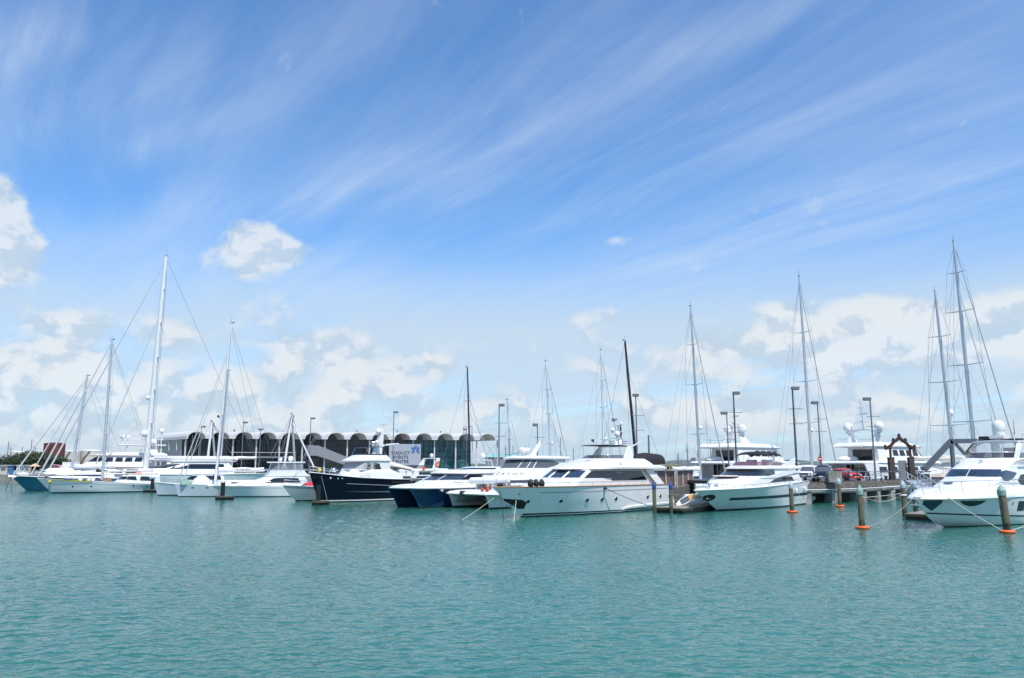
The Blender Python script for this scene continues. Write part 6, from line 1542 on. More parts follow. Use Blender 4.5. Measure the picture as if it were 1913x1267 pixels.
fl = ['orange float ring around the pile before the swoopy yacht', 'orange float ring around the pile near the parked dark car', 'orange float ring around the green capped free standing pile', 'orange float ring roped to the yacht at the right']
for (px, py, lb, cp_, tp), fb2 in zip(pl, fl):
    o, g = pile(px, py, lb, tp, cp_, .19 if px != 1882 else .235, lean=(-.12 if px == 1882 else 0.0)); float_ring(g, fb2)
pile(1691, 966, 'nearer of two dark timber piles at the small pontoon, white collar', 2.95, 'capblue', .20, collar=True)
pile(1711.5, 958, 'farther of two dark timber piles at the small pontoon', 2.85, 'capblue', .20)
pile(1223, 948.8, 'pontoon pile with bright blue cap nearer the stern of the long yacht', 2.75, 'blue', .17, zg=.48)
pile(1254, 949.2, 'pontoon pile with bright blue cap nearer the paddle board', 2.75, 'blue', .17, zg=.48)
def pontoon(pts, label, z=.48):
    o = thing('pontoon', label, 'pontoon', (0, 0, 0))
    P_ = [V(p.x, p.y, z) for p in pts]
    MB().prism(P_, (0, 0, -.10)).build('deck', 'planks', o, 0)
    c = sum(P_, V(0, 0, 0)) / len(P_)
    MB().prism([c + (p - c) * .985 - V(0, 0, .10) for p in P_], (0, 0, -.36)).build('float_body', 'antifoul', o, 0)
    for a_, b_ in zip(P_[:2], P_[1:3]): MB().beam(a_.lerp(b_, .01) + V(0, -.06, -.11), b_.lerp(a_, .01) + V(0, -.06, -.11), .1, .18).build('fender_strip', 'pile', o, 0)
    return o
d_ = V(.656, .755, 0)
p1, p2, p3 = ground(1217.5, 947.5, .48), ground(1275, 950, .48), ground(1331, 944, .48)
pontoon([p1, p2, p3, p3 + d_ * 12, p1 + d_ * 12], 'timber decked pontoon between the long yacht and the swoopy yacht')
r1, r2, r3 = ground(1690, 959.5, .48), ground(1742, 961.5, .48), ground(1752, 952, .48)
pontoon([r1, r2, r3, r3 + d_ * 6, r1 + d_ * 8], 'small timber pontoon behind the bow of the yacht at the right')
for px, py, w_, lb in ((268, 914.5, 20, 'low pontoon with dark pile at the stern of the silver sloop'), (402, 927, 13, 'low pontoon with dark pile at the bow of the fishing launch'), (582, 936, 10, 'low pontoon with dark pile against the navy hull')):
    a_ = ground(px, py, .45); b_ = ground(px + w_, py + .3, .45); pontoon([a_, b_, b_ + d_ * 1.6, a_ + d_ * 1.6], lb, .45)
    t_ = MB().tube([(0, 0, -.5), (0, 0, 2.1)], .26, 12).build('mooring_pile', 'rubber', None, 40, (a_ + b_) / 2 + d_ * .5); t_.location.z = 0
    tag(t_, lb.replace('low pontoon with dark pile', 'dark sleeved pile on the pontoon'), 'pile')
    if px == 268: MB().ball((0, 0, 2.35), .38).build('cap', 'whitepaint', t_)

# paddle board propped on an upturned dinghy on the pontoon
dg_ = thing('inflatable_dinghy', 'white inflatable dinghy tipped on its side on the pontoon', 'dinghy', ground(1290, 944.5, .5) + d_ * 1.6, R(30))
for sd in (1, -1): MB().tube(smooth_pts([(1.45, 0, .55 + .12 * sd), (1.1, .35 * sd, .5 + .3 * sd), (.3, .45 * sd, .45 + .33 * sd), (-1.4, .45 * sd, .42 + .33 * sd)]), .23, 12).build('tube', 'hyp', dg_)
MB().slab(lambda a, c: V(lerp(-1.3, 1.1, a), lerp(-.4, .4, c), .42 + .62 * (c - .5)), 6, 4, .06).build('floor', 'hyp', dg_)
MB().box((-1.25, 0, .45), (.08, .8, .5)).build('transom', 'stripe_grey', dg_)
bd = thing('paddle_board', 'white paddle board with dark grip pad and orange nose leaning on the dinghy', 'paddle board', (0, 0, 0))
ba, bb = ground(1264, 942, .62) + V(0, 0, -.08), ground(1303, 945.5, .5) + V(0, .5, .98)
ax_ = (bb - ba); bl = ax_.length; ax_.normalize(); sdv = V(0, .62, .78); sdv = (sdv - ax_ * sdv.dot(ax_)).normalized(); up_ = ax_.cross(sdv); up_ = up_ if up_.y < 0 else -up_
def bpt(a, c, lift=0.0, w0=.40):
    w_ = w0 * (math.sin(math.pi * min(.985, max(.015, a))) ** .45); return ba + ax_ * (a * bl) + sdv * (w_ * (2 * c - 1)) + up_ * lift
mb = MB(); mb.grid(lambda a, c: bpt(a, c, .06), 16, 6); mb.grid(lambda a, c: bpt(a, c, -.04), 16, 6)
for c in (0, 1): mb.grid(lambda a, e: bpt(a, c, lerp(.06, -.04, e)), 16, 1)
mb.build('board', 'whitepaint', bd, 40)
MB().grid(lambda a, c: bpt(lerp(.22, .66, a), c, .065, .31), 10, 4).build('grip_pad', 'stripe_grey', bd)
MB().grid(lambda a, c: bpt(lerp(.66, .95, a), c, .065, .33), 8, 4).build('nose_pad', 'nosepad', bd)
M_dummy = None

# ------------------------------------------------------------------ ropes
def bw(o, p): return boat_to_world(o, p)
rope('mooring_rope', 'dark rope from the long yacht midships fairlead down to the pontoon', bw(main_o, main_H.P(*main_H.tv(12.9, 2.2), 1) + V(0, .2, 0)), ground(1217, 946, .5), .12, .028, 'rope_dark')
rope('mooring_rope', 'pale rope hanging from the anchor pocket of the long yacht', bw(main_o, (22.0, .5, 1.4)), ground(960, 974), .0, .022)
rope('mooring_rope', 'dark rope dropping from the bow of the long yacht', bw(main_o, (23.6, .2, 2.2)), ground(941, 970), .0, .022, 'rope_dark')
rope('mooring_rope', 'pale rope slanting from the port bow of the lettered catamaran', at(923, 930, 75.5), ground(863, 972), .05, .022)
rope('mooring_rope', 'pale rope slanting from the navy bow toward the grey launch', bw(trawl_o, (16.4, .45, 2.9)), ground(562, 938), .05, .022)
rope('mooring_rope', 'pale rope hanging straight down the navy bow', bw(trawl_o, (16.3, .75, 3.0)), bw(trawl_o, (15.4, .95, .0)), .0, .019)
rope('mooring_rope', 'pale rope from the right yacht bow to the orange float', bw(right_o, (18.9, 1.1, 2.25)), ground(1874, 992, .2), .10, .024)
rope('mooring_rope', 'pale rope slack from the right yacht bow to the free pile', bw(right_o, (20.4, -.1, 2.15)), ground(1620, 984, .1), .35, .019)
rope('mooring_rope', 'pale rope leading out of frame from the right float', ground(1891, 990, .2), ground(1960, 962, .9), .1, .022)
g1, g2, g3 = ground(1611, 988), ground(1691, 966), ground(1711.5, 958)
rope('mooring_rope', 'straight pale rope between the free pile and the small pontoon', g1 + V(.25, .1, 2.05), g2 + V(-.2, 0, 1.9), .04, .022)
rope('mooring_rope', 'sagging pale rope between the free pile and the small pontoon', g1 + V(.25, .15, 2.1), g3 + V(-.2, 0, 2.6), .85, .022)
b0_ = ground(48, 917)
rope('mooring_rope', 'first of two dark ropes hanging off the teal bow', at(22, 889, b0_.y - 2), ground(10, 917), .0, .035, 'rope_dark')
rope('mooring_rope', 'second of two dark ropes hanging off the teal bow', at(22, 890, b0_.y - 2), ground(21, 920), .0, .035, 'rope_dark')
M['clearlamp'] = mat('headlamp_glass', (0.55, 0.57, 0.6), 0.08, spec=0.8)
M['car_navy'] = mat('car_paint_dark_blue', (0.012, 0.02, 0.045), 0.22, coat=0.5)
M['car_white'] = mat('car_paint_white', (0.74, 0.74, 0.73), 0.25, coat=0.5)
M['car_red'] = mat('car_paint_red', (0.55, 0.03, 0.02), 0.22, coat=0.5)
M['gatewood'] = mat('gate_post_timber', (0.075, 0.055, 0.045), 0.8, var=.3, vscale=2)
M['beige'] = mat('painted_beige', (0.52, 0.48, 0.42), 0.6, var=.05)
M['yellowtop'] = mat('painted_buff', (0.55, 0.40, 0.18), 0.6)
M['tealtop'] = mat('painted_teal', (0.10, 0.33, 0.36), 0.5)
M['rooftin'] = mat('roof_tin_grey', (0.25, 0.27, 0.29), 0.5, var=.1)
M['rust'] = mat('tank_red_brown', (0.14, 0.035, 0.025), 0.75, var=.25, vscale=.4)
M['greenroof'] = mat('roof_pale_green', (0.25, 0.48, 0.42), 0.5)
M['hillgreen'] = mat('hill_bush_hazed', (0.06, 0.085, 0.07), 0.95, col2=(0.14, 0.16, 0.15), vscale=.03)  # bush green greyed, distance haze put into the colour
# ------------------------------------------------------------------ cars on the wharf
def car(label, pos, deg, paint, kind='suv', group='cars parked on the wharf'):
    o = thing('parked_car', label, 'car', pos, R(deg), group)
    if kind == 'suv': L, W, sill, belt, roof = 2.35, .93, .42, 1.12, 1.82; hood, ws, rear = 1.0, .45, -2.15
    else: L, W, sill, belt, roof = 2.15, .86, .30, .92, 1.45; hood, ws, rear = .95, .25, -1.55
    B = House([(sill, L - .05, -L + .05, W - .04, .5, 3.2, W - .06), (sill + .25, L, -L, W, .5, 3.2, W - .02), (belt - .14, L - .06, -L + .02, W, .45, 3.2, W - .02), (belt, L - .30, -L + .08, W - .05, .45, 3.0, W - .06)])
    b = B.shell(o, paint, 'body', .05)
    G = House([(belt - .02, hood, -L + .12, W - .08, .30, 3.2, W - .1), (roof - .1, ws, rear, W - .22, .28, 3.2, W - .24), (roof, ws - .12, rear + .1, W - .32, .25, 3.0, W - .34)])
    g = G.shell(b, paint, 'roof', .04)
    G.screen(g, .62, 1.0, belt + .05, roof - .14, 'glass_grey')
    for sd in (1, -1):
        x0 = hood - .45
        G.pane(g, [(x0, belt + .05), (-.35, belt + .05)], [(ws - .42, roof - .16), (-.35, roof - .16)], 'glass', sd, name='side_window')
        G.pane(g, [(-.5, belt + .05), (-1.45, belt + .05)], [(-.5, roof - .16), (-1.45, roof - .16)], 'glass', sd, name='side_window')
        if kind == 'suv': G.pane(g, [(-1.58, belt + .05), (-2.05, belt + .05)], [(-1.58, roof - .16), (-2.0, roof - .16)], 'glass', sd, name='side_window')
        for x in (1.35, -1.35):
            wh = MB().lathe([(.02, -.11), (.33, -.11), (.37, -.06), (.37, .06), (.33, .11), (.02, .11)], (0, 0, 0), 18).build('wheel', 'rubber', o, 40)
            wh.rotation_euler = (R(90), 0, 0); wh.location = (x, sd * (W - .10), .37)
            rm = MB().lathe([(.02, -.125), (.2, -.125), (.22, -.10), (.22, .10), (.2, .125), (.02, .125)], (0, 0, 0), 14).build('rim', 'alu', wh)
        p = B.P(.80, belt - .22, sd); MB().box(p + V(-.05, 0, 0), (.16, .36, .18)).build('headlight', 'clearlamp', o)
        MB().box((-L + .02, sd * (W - .16), belt - .2), (.06, .2, .32)).build('tail_light', 'red', o)
        MB().box((ws + .35, sd * (W + .06), belt + .1), (.12, .2, .16)).build('mirror', paint, o)
    MB().box((L - .03, 0, belt - .26), (.10, 1.0, .16)).build('grille', 'black', o)
    MB().box((L - .02, 0, sill + .12), (.16, W * 1.9, .24)).build('bumper', 'stripe_grey' if kind == 'suv' else paint, o)
    MB().box((L + .06, 0, sill + .2), (.02, .42, .13)).build('number_plate', 'whitepaint', o)
    MB().box((-L + .06, 0, (belt + roof) / 2), (.03, W * 1.2, .4)).build('rear_window', 'glass', o) if False else None
    return o
def on_wharf(px, Y, z=2.31):
    p = at(px, 880, Y); return V(p.x, p.y, z)
car('dark blue four wheel drive parked behind a concrete block', on_wharf(1538, 90.8), -118, 'car_navy')
car('white four wheel drive parked left of the dark blue one', on_wharf(1511, 97), -125, 'car_white')
car('red hatchback parked right of the dark blue four wheel drive', on_wharf(1580, 99), -80, 'car_red', 'hatch')
b_ = on_wharf(1556, 88.6)
tag(MB().box((0, 0, .6), (1.55, .9, 1.2), R(8)).box((0, -.02, 1.21), (1.45, .8, .03), R(8)).build('concrete_block', 'concrete', None, 0, b_), 'square concrete block in front of the dark blue four wheel drive', 'block')
# no-entry sign on its post
sp_ = on_wharf(1533, 101)
sgn = thing('traffic_sign', 'round red no entry sign with a white bar', 'sign', sp_)
MB().tube([(0, 0, 0), (0, 0, 3.3)], .04, 8).build('post', 'lampgrey', sgn)
dz = at(1533, 857.5, 101).z - 2.31
MB().disc((0, -.05, dz), (0, -1, 0), .31, .02, 20).build('disc', 'red', sgn); MB().box((0, -.085, dz), (.42, .02, .11)).build('bar', 'whitepaint', sgn)
# ------------------------------------------------------------------ wharf edge railing
rail_ = thing('railing', 'dark post and rail fence along the wharf edge before the superyacht', 'railing')
ra, rb = ground(1573, 900.2, 2.31), ground(1703, 896.0, 2.31)
pts = [ground(lerp(1573, 1605, i / 2), lerp(900.3, 899.6, i / 2), 2.31) + V(0, .4, 0) for i in range(3)] + [ground(lerp(1605, 1694, i / 4), lerp(899.6, 896.2, i / 4), 2.31) + V(0, .4, 0) for i in range(1, 5)]
for p in pts: MB().box(p + V(0, 0, .58), (.10, .10, 1.16)).build('post', 'darkmetal', rail_, 0)
for k, h in enumerate((1.12, .62)):
    MB().tube([p + V(0, 0, h) for p in pts], .035 if k == 0 else .02, 6).build('rail', 'paintgrey' if k == 0 else 'darkmetal', rail_)
# bollard and a rack of white frames behind the rail
for i, (px, lb) in enumerate(((1582, 'black bollard on the wharf edge beside the red car'), (1657, 'black bollard on the wharf edge at the foot of the pagoda gate'))):
    p = ground(px, 899.3 - i * 2.2, 2.31) + V(0, .25, 0)
    tag(MB().lathe([(.2, 0), (.16, .08), (.13, .34), (.25, .4), (.25, .5), (.05, .54)], (0, 0, 0), 14).build('bollard', 'black', None, 40, p), lb, 'bollard', 'bollards on the wharf edge')
rk = thing('cycle_rack', 'white hooped rack behind the railing on the wharf', 'rack', on_wharf(1620, 97))
for k in range(4): MB().tube([(k * .9 - 1.4, 0, 0), (k * .9 - 1.1, 0, .95), (k * .9 - .7, 0, .0)], .05, 6).build('hoop', 'whitepaint', rk)
MB().tube([(-1.5, 0, .5), (1.7, 0, .5)], .035, 6).build('bar', 'whitepaint', rk)
# ------------------------------------------------------------------ pagoda gate over the jetty entrance
def gate():
    Y = 103.5; a, b = at(1666, 880, Y), at(1703, 880, Y); W_ = b.x - a.x
    o = thing('pagoda_gate', 'dark red pagoda shaped gate on two timber posts at the head of the jetty', 'gate', (a.x, Y, 2.31))
    zl = at(1666, 856, Y).z - 2.31; zt = at(1666, 834, Y).z - 2.31; zp = at(1683, 815, Y).z - 2.31
    for x, n_ in ((0, 'left'), (W_, 'right')):
        MB().box((x, 0, zl / 2), (.66, .6, zl)).box((x, 0, zl + .05), (.72, .66, .1)).build('base_post', 'gatewood', o, 0)
        MB().box((x, 0, (zl + zt) / 2), (.22, .22, zt - zl + .4)).build('upper_post', 'pagoda', o, 0)
    prof = [(-.62, zt - .12), (-.35, zt + .02), (.1, zt + .25), (.55, zt + .75), (.85, zp - .38), (1.12, zp - .16), (W_ / 2, zp)]
    prof = prof + [(W_ - x, z) for x, z in reversed(prof[:-1])]
    mb = MB()
    for (x0, z0), (x1, z1) in zip(prof, prof[1:]):
        mb.prism([(x0, -.25, z0), (x1, -.25, z1), (x1, -.25, z1 - .42), (x0, -.25, z0 - .34)], (0, .5, 0))
    mb.build('roof_arch', 'pagoda', o, 0)
    for x, z in ((-.62, zt), (.5, zt + .85), (W_ / 2, zp + .12), (W_ - .5, zt + .85), (W_ + .62, zt)): MB().prism([(x - .16, -.2, z - .15), (x + .16, -.2, z - .15), (x + .04, -.2, z + .22), (x - .04, -.2, z + .22)], (0, .4, 0)).build('finial', 'pagoda', o, 0)
    MB().box((W_ - 1.0, .3, 1.25), (1.1, .06, 2.5)).build('gate_leaf', 'lightgrey', o, 0)
    return o
gate()
# ------------------------------------------------------------------ steel gantry of the linkspan and the aluminium gangway under it
gn = thing('steel_gantry', 'grey painted steel gantry with sloping leg behind the flybridge yacht', 'gantry')
Y = 97.0
for y_ in (Y, Y + 3.2):
    P_ = lambda px, py: at(px, py, y_)
    MB().beam(P_(1727, 877), P_(1777, 824), .42, .62).build('sloping_leg', 'gantry', gn, 0)
    MB().beam(P_(1774, 824.5), P_(1990, 822), .42, .55).build('top_beam', 'gantry', gn, 0)
    MB().beam(P_(1777, 826), V(P_(1777, 826).x, y_, .0), .36, .36).build('column', 'gantry', gn, 0)
    MB().beam(P_(1785, 829), P_(1806, 852), .26, .32).build('brace', 'gantry', gn, 0)
MB().beam(at(1777, 824, Y + .3), at(1777, 824, Y + 2.9), .3, .4).build('cross_beam', 'gantry', gn, 0)
gw = thing('gangway', 'aluminium gangway with lattice handrails leading down from the wharf to the pontoon', 'gangway')
g0, g1 = on_wharf(1702, 97), ground(1760, 935, .6)
d = g1 - g0; d.z = 0; n_ = V(d.y, -d.x, 0).normalized() * .65
MB().beam(g0, g1, 1.4, .14).build('walkway', 'alu', gw, 0)
for sd in (1, -1):
    mb = MB(); mb.tube([g0 + n_ * sd + V(0, 0, 1.1), g1 + n_ * sd + V(0, 0, 1.1)], .045, 6); mb.tube([g0 + n_ * sd + V(0, 0, .55), g1 + n_ * sd + V(0, 0, .55)], .03, 6)
    for k in range(9):
        p = g0.lerp(g1, k / 8) + n_ * sd; mb.tube([p, p + V(0, 0, 1.1)], .035, 6)
        if k < 8: mb.tube([p, g0.lerp(g1, (k + 1) / 8) + n_ * sd + V(0, 0, 1.1)], .025, 5)
    mb.build('handrail', 'alu', gw)
# boats seen under and beyond the gantry
def small_boat(label, px, py_w, Y, deg, L, hull='white', top='white', mast=0.0, name='fishing_boat', cat='boat', hb=1.8, group=None):
    p = at(px, 880, Y); o = thing(name, label, cat, (p.x, Y, 0), R(deg), group)
    H = Hull([(-.45, L - .3), (0, L), (1, L + .5), (2.2, L + 1.0)], [(0, hb * .7), (L * .5, hb * .75), (L + 1, hb * 1.2)], L * .15, L * .13, ((0, -.45), (0, hb * .7)), .45, .9, .85, 2.2, 1.7, flare=1.3)
    H.shell(o, hull, 'antifoul', boot=.15); H.deck(o, 'deck', .1)
    S = House([(hb * .7, L * .62, L * .3, L * .10, .8, 2.6), (hb * .7 + 2.2, L * .60, L * .3, L * .09, .7, 2.6), (hb * .7 + 2.35, L * .64, L * .27, L * .105, .8, 2.6)])
    s_ = S.shell(o, top, 'wheelhouse', .05)
    S.screen(s_, .62, 1.0, hb * .7 + 1.25, hb * .7 + 1.95, 'glass')
    for sd in (1, -1): S.pane(s_, [(L * .55, hb * .7 + 1.25), (L * .34, hb * .7 + 1.25)], [(L * .55, hb * .7 + 1.95), (L * .34, hb * .7 + 1.95)], 'glass', sd)
    if mast:
        MB().tube([(L * .28, 0, hb), (L * .28, 0, mast)], .10, 6, .05).tube([(L * .28, 0, mast * .55), (L * .02, 0, mast * .62)], .05, 5).box((L * .28, 0, mast * .8), (.1, 1.4, .06)).build('mast', 'lampgrey', o)
        for e in (0.3, L - .3): MB().tube([(e, 0, hb), (L * .28, 0, mast * .97)], .02, 4).build('stay', 'wire', o)
    return o
small_boat('white cabin boat seen under the grey gantry', 1747, 900, 112, -150, 7, 'white', 'white', 0, 'cabin_boat', hb=1.5)
small_boat('dark hulled boat with radar mast above the bridge of the right edge yacht', 1905, 900, 150, 60, 16, 'navy', 'white', 13, hb=2.6)
small_boat('teal trawler with tall mast behind the lettered catamaran', 985, 900, 142, 150, 13, 'teal_blue', 'tealtop', 11, hb=2.4)
small_boat('dark blue fishing boat left of the teal trawler', 962, 900, 137, 130, 9, 'navy', 'canvas_navy', 7.5, hb=1.9)
small_boat('grey work boat with light masts beyond the board fence', 1262, 900, 190, 20, 12, 'cat_blue', 'whitepaint', 9.5, hb=2.2)
small_boat('yellowish tug beyond the board fence', 1283, 900, 205, 200, 10, 'stripe_grey', 'yellowtop', 7, hb=2.6)
# long pale ship seen over the fence
sh = thing('ship', 'long pale grey ship with a row of small square windows beyond the fence', 'ship', (at(1284, 870, 262).x, 262, 0), R(2))
Hs = Hull([(-.45, 33), (0, 33.5), (2, 34.5), (3.4, 35.5)], [(0, 2.8), (20, 2.9), (35.5, 3.5)], 3.6, 3.4, ((0, -.45), (0, 2.8)), .4, .95, .95, 2.2, 1.8)
Hs.shell(sh, 'palegrey', 'antifoul', boot=.2); Hs.deck(sh, 'deck', .05)
for (x0, x1, z0, z1) in ((2, 24, 2.8, 5.0), (2, 12, 5.0, 6.6)):
    hs_ = MB().box(((x0 + x1) / 2, 0, (z0 + z1) / 2), (x1 - x0, 6.0, z1 - z0)).build('superstructure', 'beige', sh, 0)
    for k in range(int((x1 - x0) / 2.4)): MB().box((x0 + 1.4 + k * 2.4, -3.01, (z0 + z1) / 2 + .2), (.9, .06, .8)).build('window', 'glass', hs_, 0)
MB().tube([(8, 0, 6.5), (8, 0, 13)], .16, 6, .08).build('mast', 'lampgrey', sh); MB().tube([(20, 0, 5), (20, 0, 10)], .1, 6).build('mast', 'lampgrey', sh)

# ------------------------------------------------------------------ buildings and gear on the land at the far left
def shed(label, px0, px1, py_top, Y, dep, roof_rise, wall_m, roof_m, name='shed', zb=2.0):
    a, b = at(px0, py_top, Y), at(px1, py_top, Y); h = a.z - zb - roof_rise; w_ = b.x - a.x
    o = thing(name, label, 'shed', (a.x, Y, zb))
    MB().box((w_ / 2, dep / 2, h / 2), (w_, dep, h)).build('wall', wall_m, o, 0)
    MB().prism([(-.3, -.4, h), (-.3, dep + .4, h), (-.3, dep / 2, h + roof_rise)], (w_ + .6, 0, 0)).build('roof', roof_m, o, 0)
    n = max(2, int(w_ / 6))
    for k in range(n): MB().box((w_ * (k + .5) / n, -.03, h * .45), (1.8, .08, h * .5)).build('door', 'paintgrey', o, 0)
    return o
shed('low grey tin roofed shed behind the trees at the left edge', -60, 36, 853, 250, 20, 2.5, 'beige', 'rooftin')
shed('grey walled shed with pale green roof right of the hall', 906, 968, 846.5, 300, 25, 1.6, 'paintgrey', 'greenroof')
def tank(label, px0, px1, py_top, Y, m_, band=None):
    a, b = at(px0, py_top, Y), at(px1, py_top, Y); r = (b.x - a.x) / 2; h = a.z - 2.0
    o = thing('storage_tank', label, 'tank', ((a.x + b.x) / 2, Y + r, 2.0), 0, 'storage tanks behind the quay')
    MB().lathe([(r, 0), (r, h)], (0, 0, 0), 40).build('shell', m_, o, 30)
    MB().lathe([(r * 1.01, 0), (r * 1.01, .2), (r * .5, .2 + r * .08), (.05, .2 + r * .1)], (0, 0, h), 40).build('roof', 'whitepaint' if m_ == 'tank' else m_, o, 30)
    if band: MB().lathe([(r * 1.004, 0), (r * 1.004, h * band)], (0, 0, .0), 40).build('lower_band', 'paintgrey', o, 30)
    st = MB(); 
    for k in range(22):
        t = R(-150 + k * 3.6); st.box((r * 1.03 * math.cos(t), r * 1.03 * math.sin(t), h * (k + .5) / 22), (.5, .8, .1), t)
    st.build('stair', 'lampgrey', o, 0)
    return o
tank('red brown storage tank on a grey base behind the trees', 74, 110, 829, 300, 'rust', .52)
tank('pale storage tank left of the white three deck yacht', 112, 141, 843.5, 330, 'tank')
tank('pale storage tank hidden partly by the white three deck yacht', 143, 181, 842.5, 336, 'tank')
tank('cream storage tank peeping over the tin roofed shed', 14, 43, 845, 345, 'tank')
shed('pale warehouse beyond the wheelhouse of the three deck yacht', 285, 300, 846, 330, 15, 1.0, 'beige', 'whitepaint', 'warehouse')
for px, py, Y, bars, lb in ((16.5, 825, 280, (829, 833, 837), 'left'), (20.5, 836, 270, (838,), ''), (42, 835, 275, (837,), ''), (52, 840, 280, (), ''), (60, 820, 280, (824, 829, 834), ''), (62.5, 833.5, 270, (), ''), (66.5, 836, 275, (838,), '')):
    lamp(px, py, Y, 'thin harbour light mast above the trees and sheds at the left', bars=bars, head=None, group='thin light masts on the far shore', r=.14)
for px, py, Y in ((958.5, 832, 320), (966, 846, 300), (981, 833, 330), (1047, 817, 340), (1071, 838, 300), (1327, 828, 330), (1303, 842, 310), (1283.5, 836, 260), (1267, 846, 250), (1696, 835, 300)):
    lamp(px, py, Y, 'thin dark harbour mast far behind the yachts', bars=(py + 4, py + 8), head=None, group='thin dark masts far behind the yachts', r=.15, zb=0 if px > 1200 else 2.0)
# stalls, screens and a parasol on the left quay
for i, (px, w_, m_, lb) in enumerate(((8, 1.9, 'beige', 'wide cream kiosk at the left edge of the quay'), (20.5, .6, 'bluebox', 'slim bright blue kiosk on the left quay'), (35.5, .8, 'whitepaint', 'white kiosk right of the slim blue one'), (44, .9, 'palegrey', 'pale grey kiosk in the middle of the stalls'), (52.5, .9, 'beige', 'cream kiosk left of the parasol'))):
    p = at(px, 880, 192); o = thing('kiosk', lb, 'kiosk', (p.x, 192, 2.0), 0, 'kiosks on the left quay')
    MB().box((0, 0, 1.05), (w_, .9, 2.1)).build('cabin', m_, o, 0); MB().box((0, -.1, 2.16), (w_ + .3, 1.3, .1)).build('roof', 'whitepaint', o, 0); MB().box((0, -.47, 1.2), (w_ * .6, .04, .6)).build('hatch', 'stripe_grey', o, 0)
p = at(64.5, 880, 188); pr = thing('parasol', 'orange and white parasol on the left quay', 'parasol', (p.x, 188, 2.0))
MB().tube([(0, 0, 0), (0, 0, 2.6)], .035, 6).build('pole', 'lampgrey', pr); MB().lathe([(1.25, 1.9), (.6, 2.3), (.03, 2.6)], (0, 0, 0), 8).build('canopy', 'parasolc', pr, 10)
# red hull laid up ashore
rb = thing('laid_up_boat', 'red hulled boat laid up ashore between the two left masts', 'boat', (at(150, 870, 200).x, 200, 2.9), R(178))
Hr = Hull([(-.6, 6.2), (0, 6.6), (.8, 7.2), (1.5, 7.6)], [(0, 1.15), (4, 1.15), (7.6, 1.5)], 1.1, .9, ((0, -.6), (0, 1.15)), .45, .9, .85, 2.2, 1.7, zlow=-.7)
Hr.shell(rb, 'red', 'red', boot=.1); Hr.deck(rb, 'deck', .05); MB().box((2.4, 0, 1.6), (3.6, 1.5, .9)).build('cabin', 'white', rb, 0)
for x in (1.2, 5.0): MB().box((x, 0, -.5), (.3, 1.6, .8)).build('cradle', 'lampgrey', rb, 0)

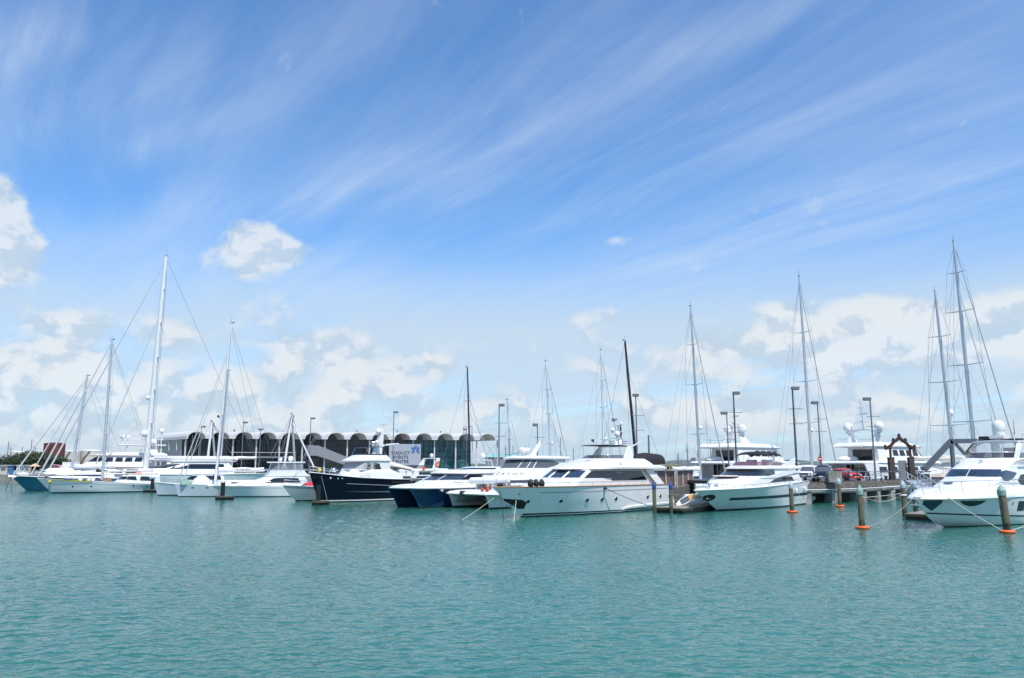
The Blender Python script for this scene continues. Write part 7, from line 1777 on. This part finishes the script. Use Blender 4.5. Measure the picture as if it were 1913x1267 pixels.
# ------------------------------------------------------------------ trees
def leaf_tree(label, px, Y, py_top, width, seed, zb=2.0, n=2600):
    rnd = random.Random(seed); t = at(px, py_top, Y); h = (t.z - zb) * 1.22
    o = thing('tree', label, 'tree', (t.x, Y, zb), rnd.random() * 6, 'bushy trees on the left quay')
    tr = MB(); tr.tube([(0, 0, -.1), (.1, 0, h * .3), (.25, .1, h * .55)], .32, 8, .18)
    lobes = []
    for k in range(15):
        a = rnd.random() * 6.28; q = rnd.random() ** .6; zz = h * (.22 + .60 * rnd.random() * (1 - .35 * q))
        c = V(math.cos(a) * q * width * .42, math.sin(a) * q * width * .36, zz); lobes.append((c, rnd.uniform(.16, .27) * width * .8))
        tr.tube([(.1, 0, h * .28), c * .6 + V(0, 0, h * .12), c], .12, 6, .03)
    tr.build('trunk', 'bark', o)
    mb = MB()
    for _ in range(n):
        c, r = rnd.choice(lobes); d = V(rnd.gauss(0, 1), rnd.gauss(0, 1), rnd.gauss(0, 1)).normalized(); rr = r * (rnd.uniform(.62, 1.05) if rnd.random() < .8 else rnd.uniform(.2, .8))
        p = c + V(d.x * rr, d.y * rr, d.z * rr * .62)
        if p.z < .5: continue
        s_ = rnd.uniform(.16, .34); nn = (d + V(rnd.gauss(0, .6), rnd.gauss(0, .6), rnd.gauss(0, .6))).normalized(); a = nn.orthogonal().normalized(); b = nn.cross(a)
        a = a * s_; b = b * s_ * .6
        mb.add([p - a, p + b * .9, p + a, p - b * .9], [(0, 1, 2, 3)])
    mb.build('crown', 'tree_leaf', o, 0)
    return o
leaf_tree('low bushy tree at the left edge of the quay', 8, 212, 856, 11, 3)
leaf_tree('round bushy tree second from the left edge', 37, 210, 851, 11, 5)
leaf_tree('tallest bushy tree left of the teal hulled sloop mast', 64, 212, 845.5, 12, 8)
leaf_tree('bushy tree beneath the red brown tank', 88, 214, 848, 11, 13)
leaf_tree('smaller bushy tree beside the red laid up hull', 108, 216, 858, 9, 21)

# ------------------------------------------------------------------ far shore and hills
def hills():
    rnd = random.Random(4); mb = MB(); n = 160
    tab = [(-2600, 6), (-900, 14), (300, 6), (560, 18), (760, 29), (900, 24), (1150, 19), (1500, 15), (2100, 12), (2600, 20), (3600, 16)]
    nz = [rnd.uniform(-1, 1) for _ in range(n + 1)]
    def fn(a, c):
        x = lerp(-2600, 3600, a); i = a * n; k = min(int(i), n - 1); j = lerp(nz[k], nz[k + 1], i - k)
        return V(x, 2500 + 900 * c, (interp(tab, x) + 2.5 * j) * math.sin(math.pi * min(1, c * 1.3 + .0)) * (1 if c > 0 else 0) - .5)
    mb.grid(fn, n, 8); o = mb.build('hills', 'hillgreen', None, 60); o['kind'] = 'structure'
hills()
# ------------------------------------------------------------------ fenders hung along the hulls and small deck clutter
def hang_fenders(o, H, xs, drop=.75, m_='canvas_navy', side=1, r=.14, L=.6):
    for x in xs:
        zt = interp(H.sheer, x); t, v_ = H.tv(x, zt - drop); p = H.P(t, v_, side) + H.N(t, v_, side) * (r + .02)
        f = MB().lathe([(.02, -L / 2), (r * .7, -L / 2 + .04), (r, -L / 2 + .14), (r, L / 2 - .14), (r * .7, L / 2 - .04), (.02, L / 2)], p, 12).tube([p + V(0, 0, L / 2), H.P(H.tv(x, zt * .995)[0], .995, side) + V(0, 0, .02)], .015, 4).build('fender', m_, o)
hang_fenders(swoop_o, swoop_H, (4.5, 7.5), .8, 'canvas_white'); hang_fenders(right_o, right_H, (4.0, 8.8), .7, 'canvas_navy')
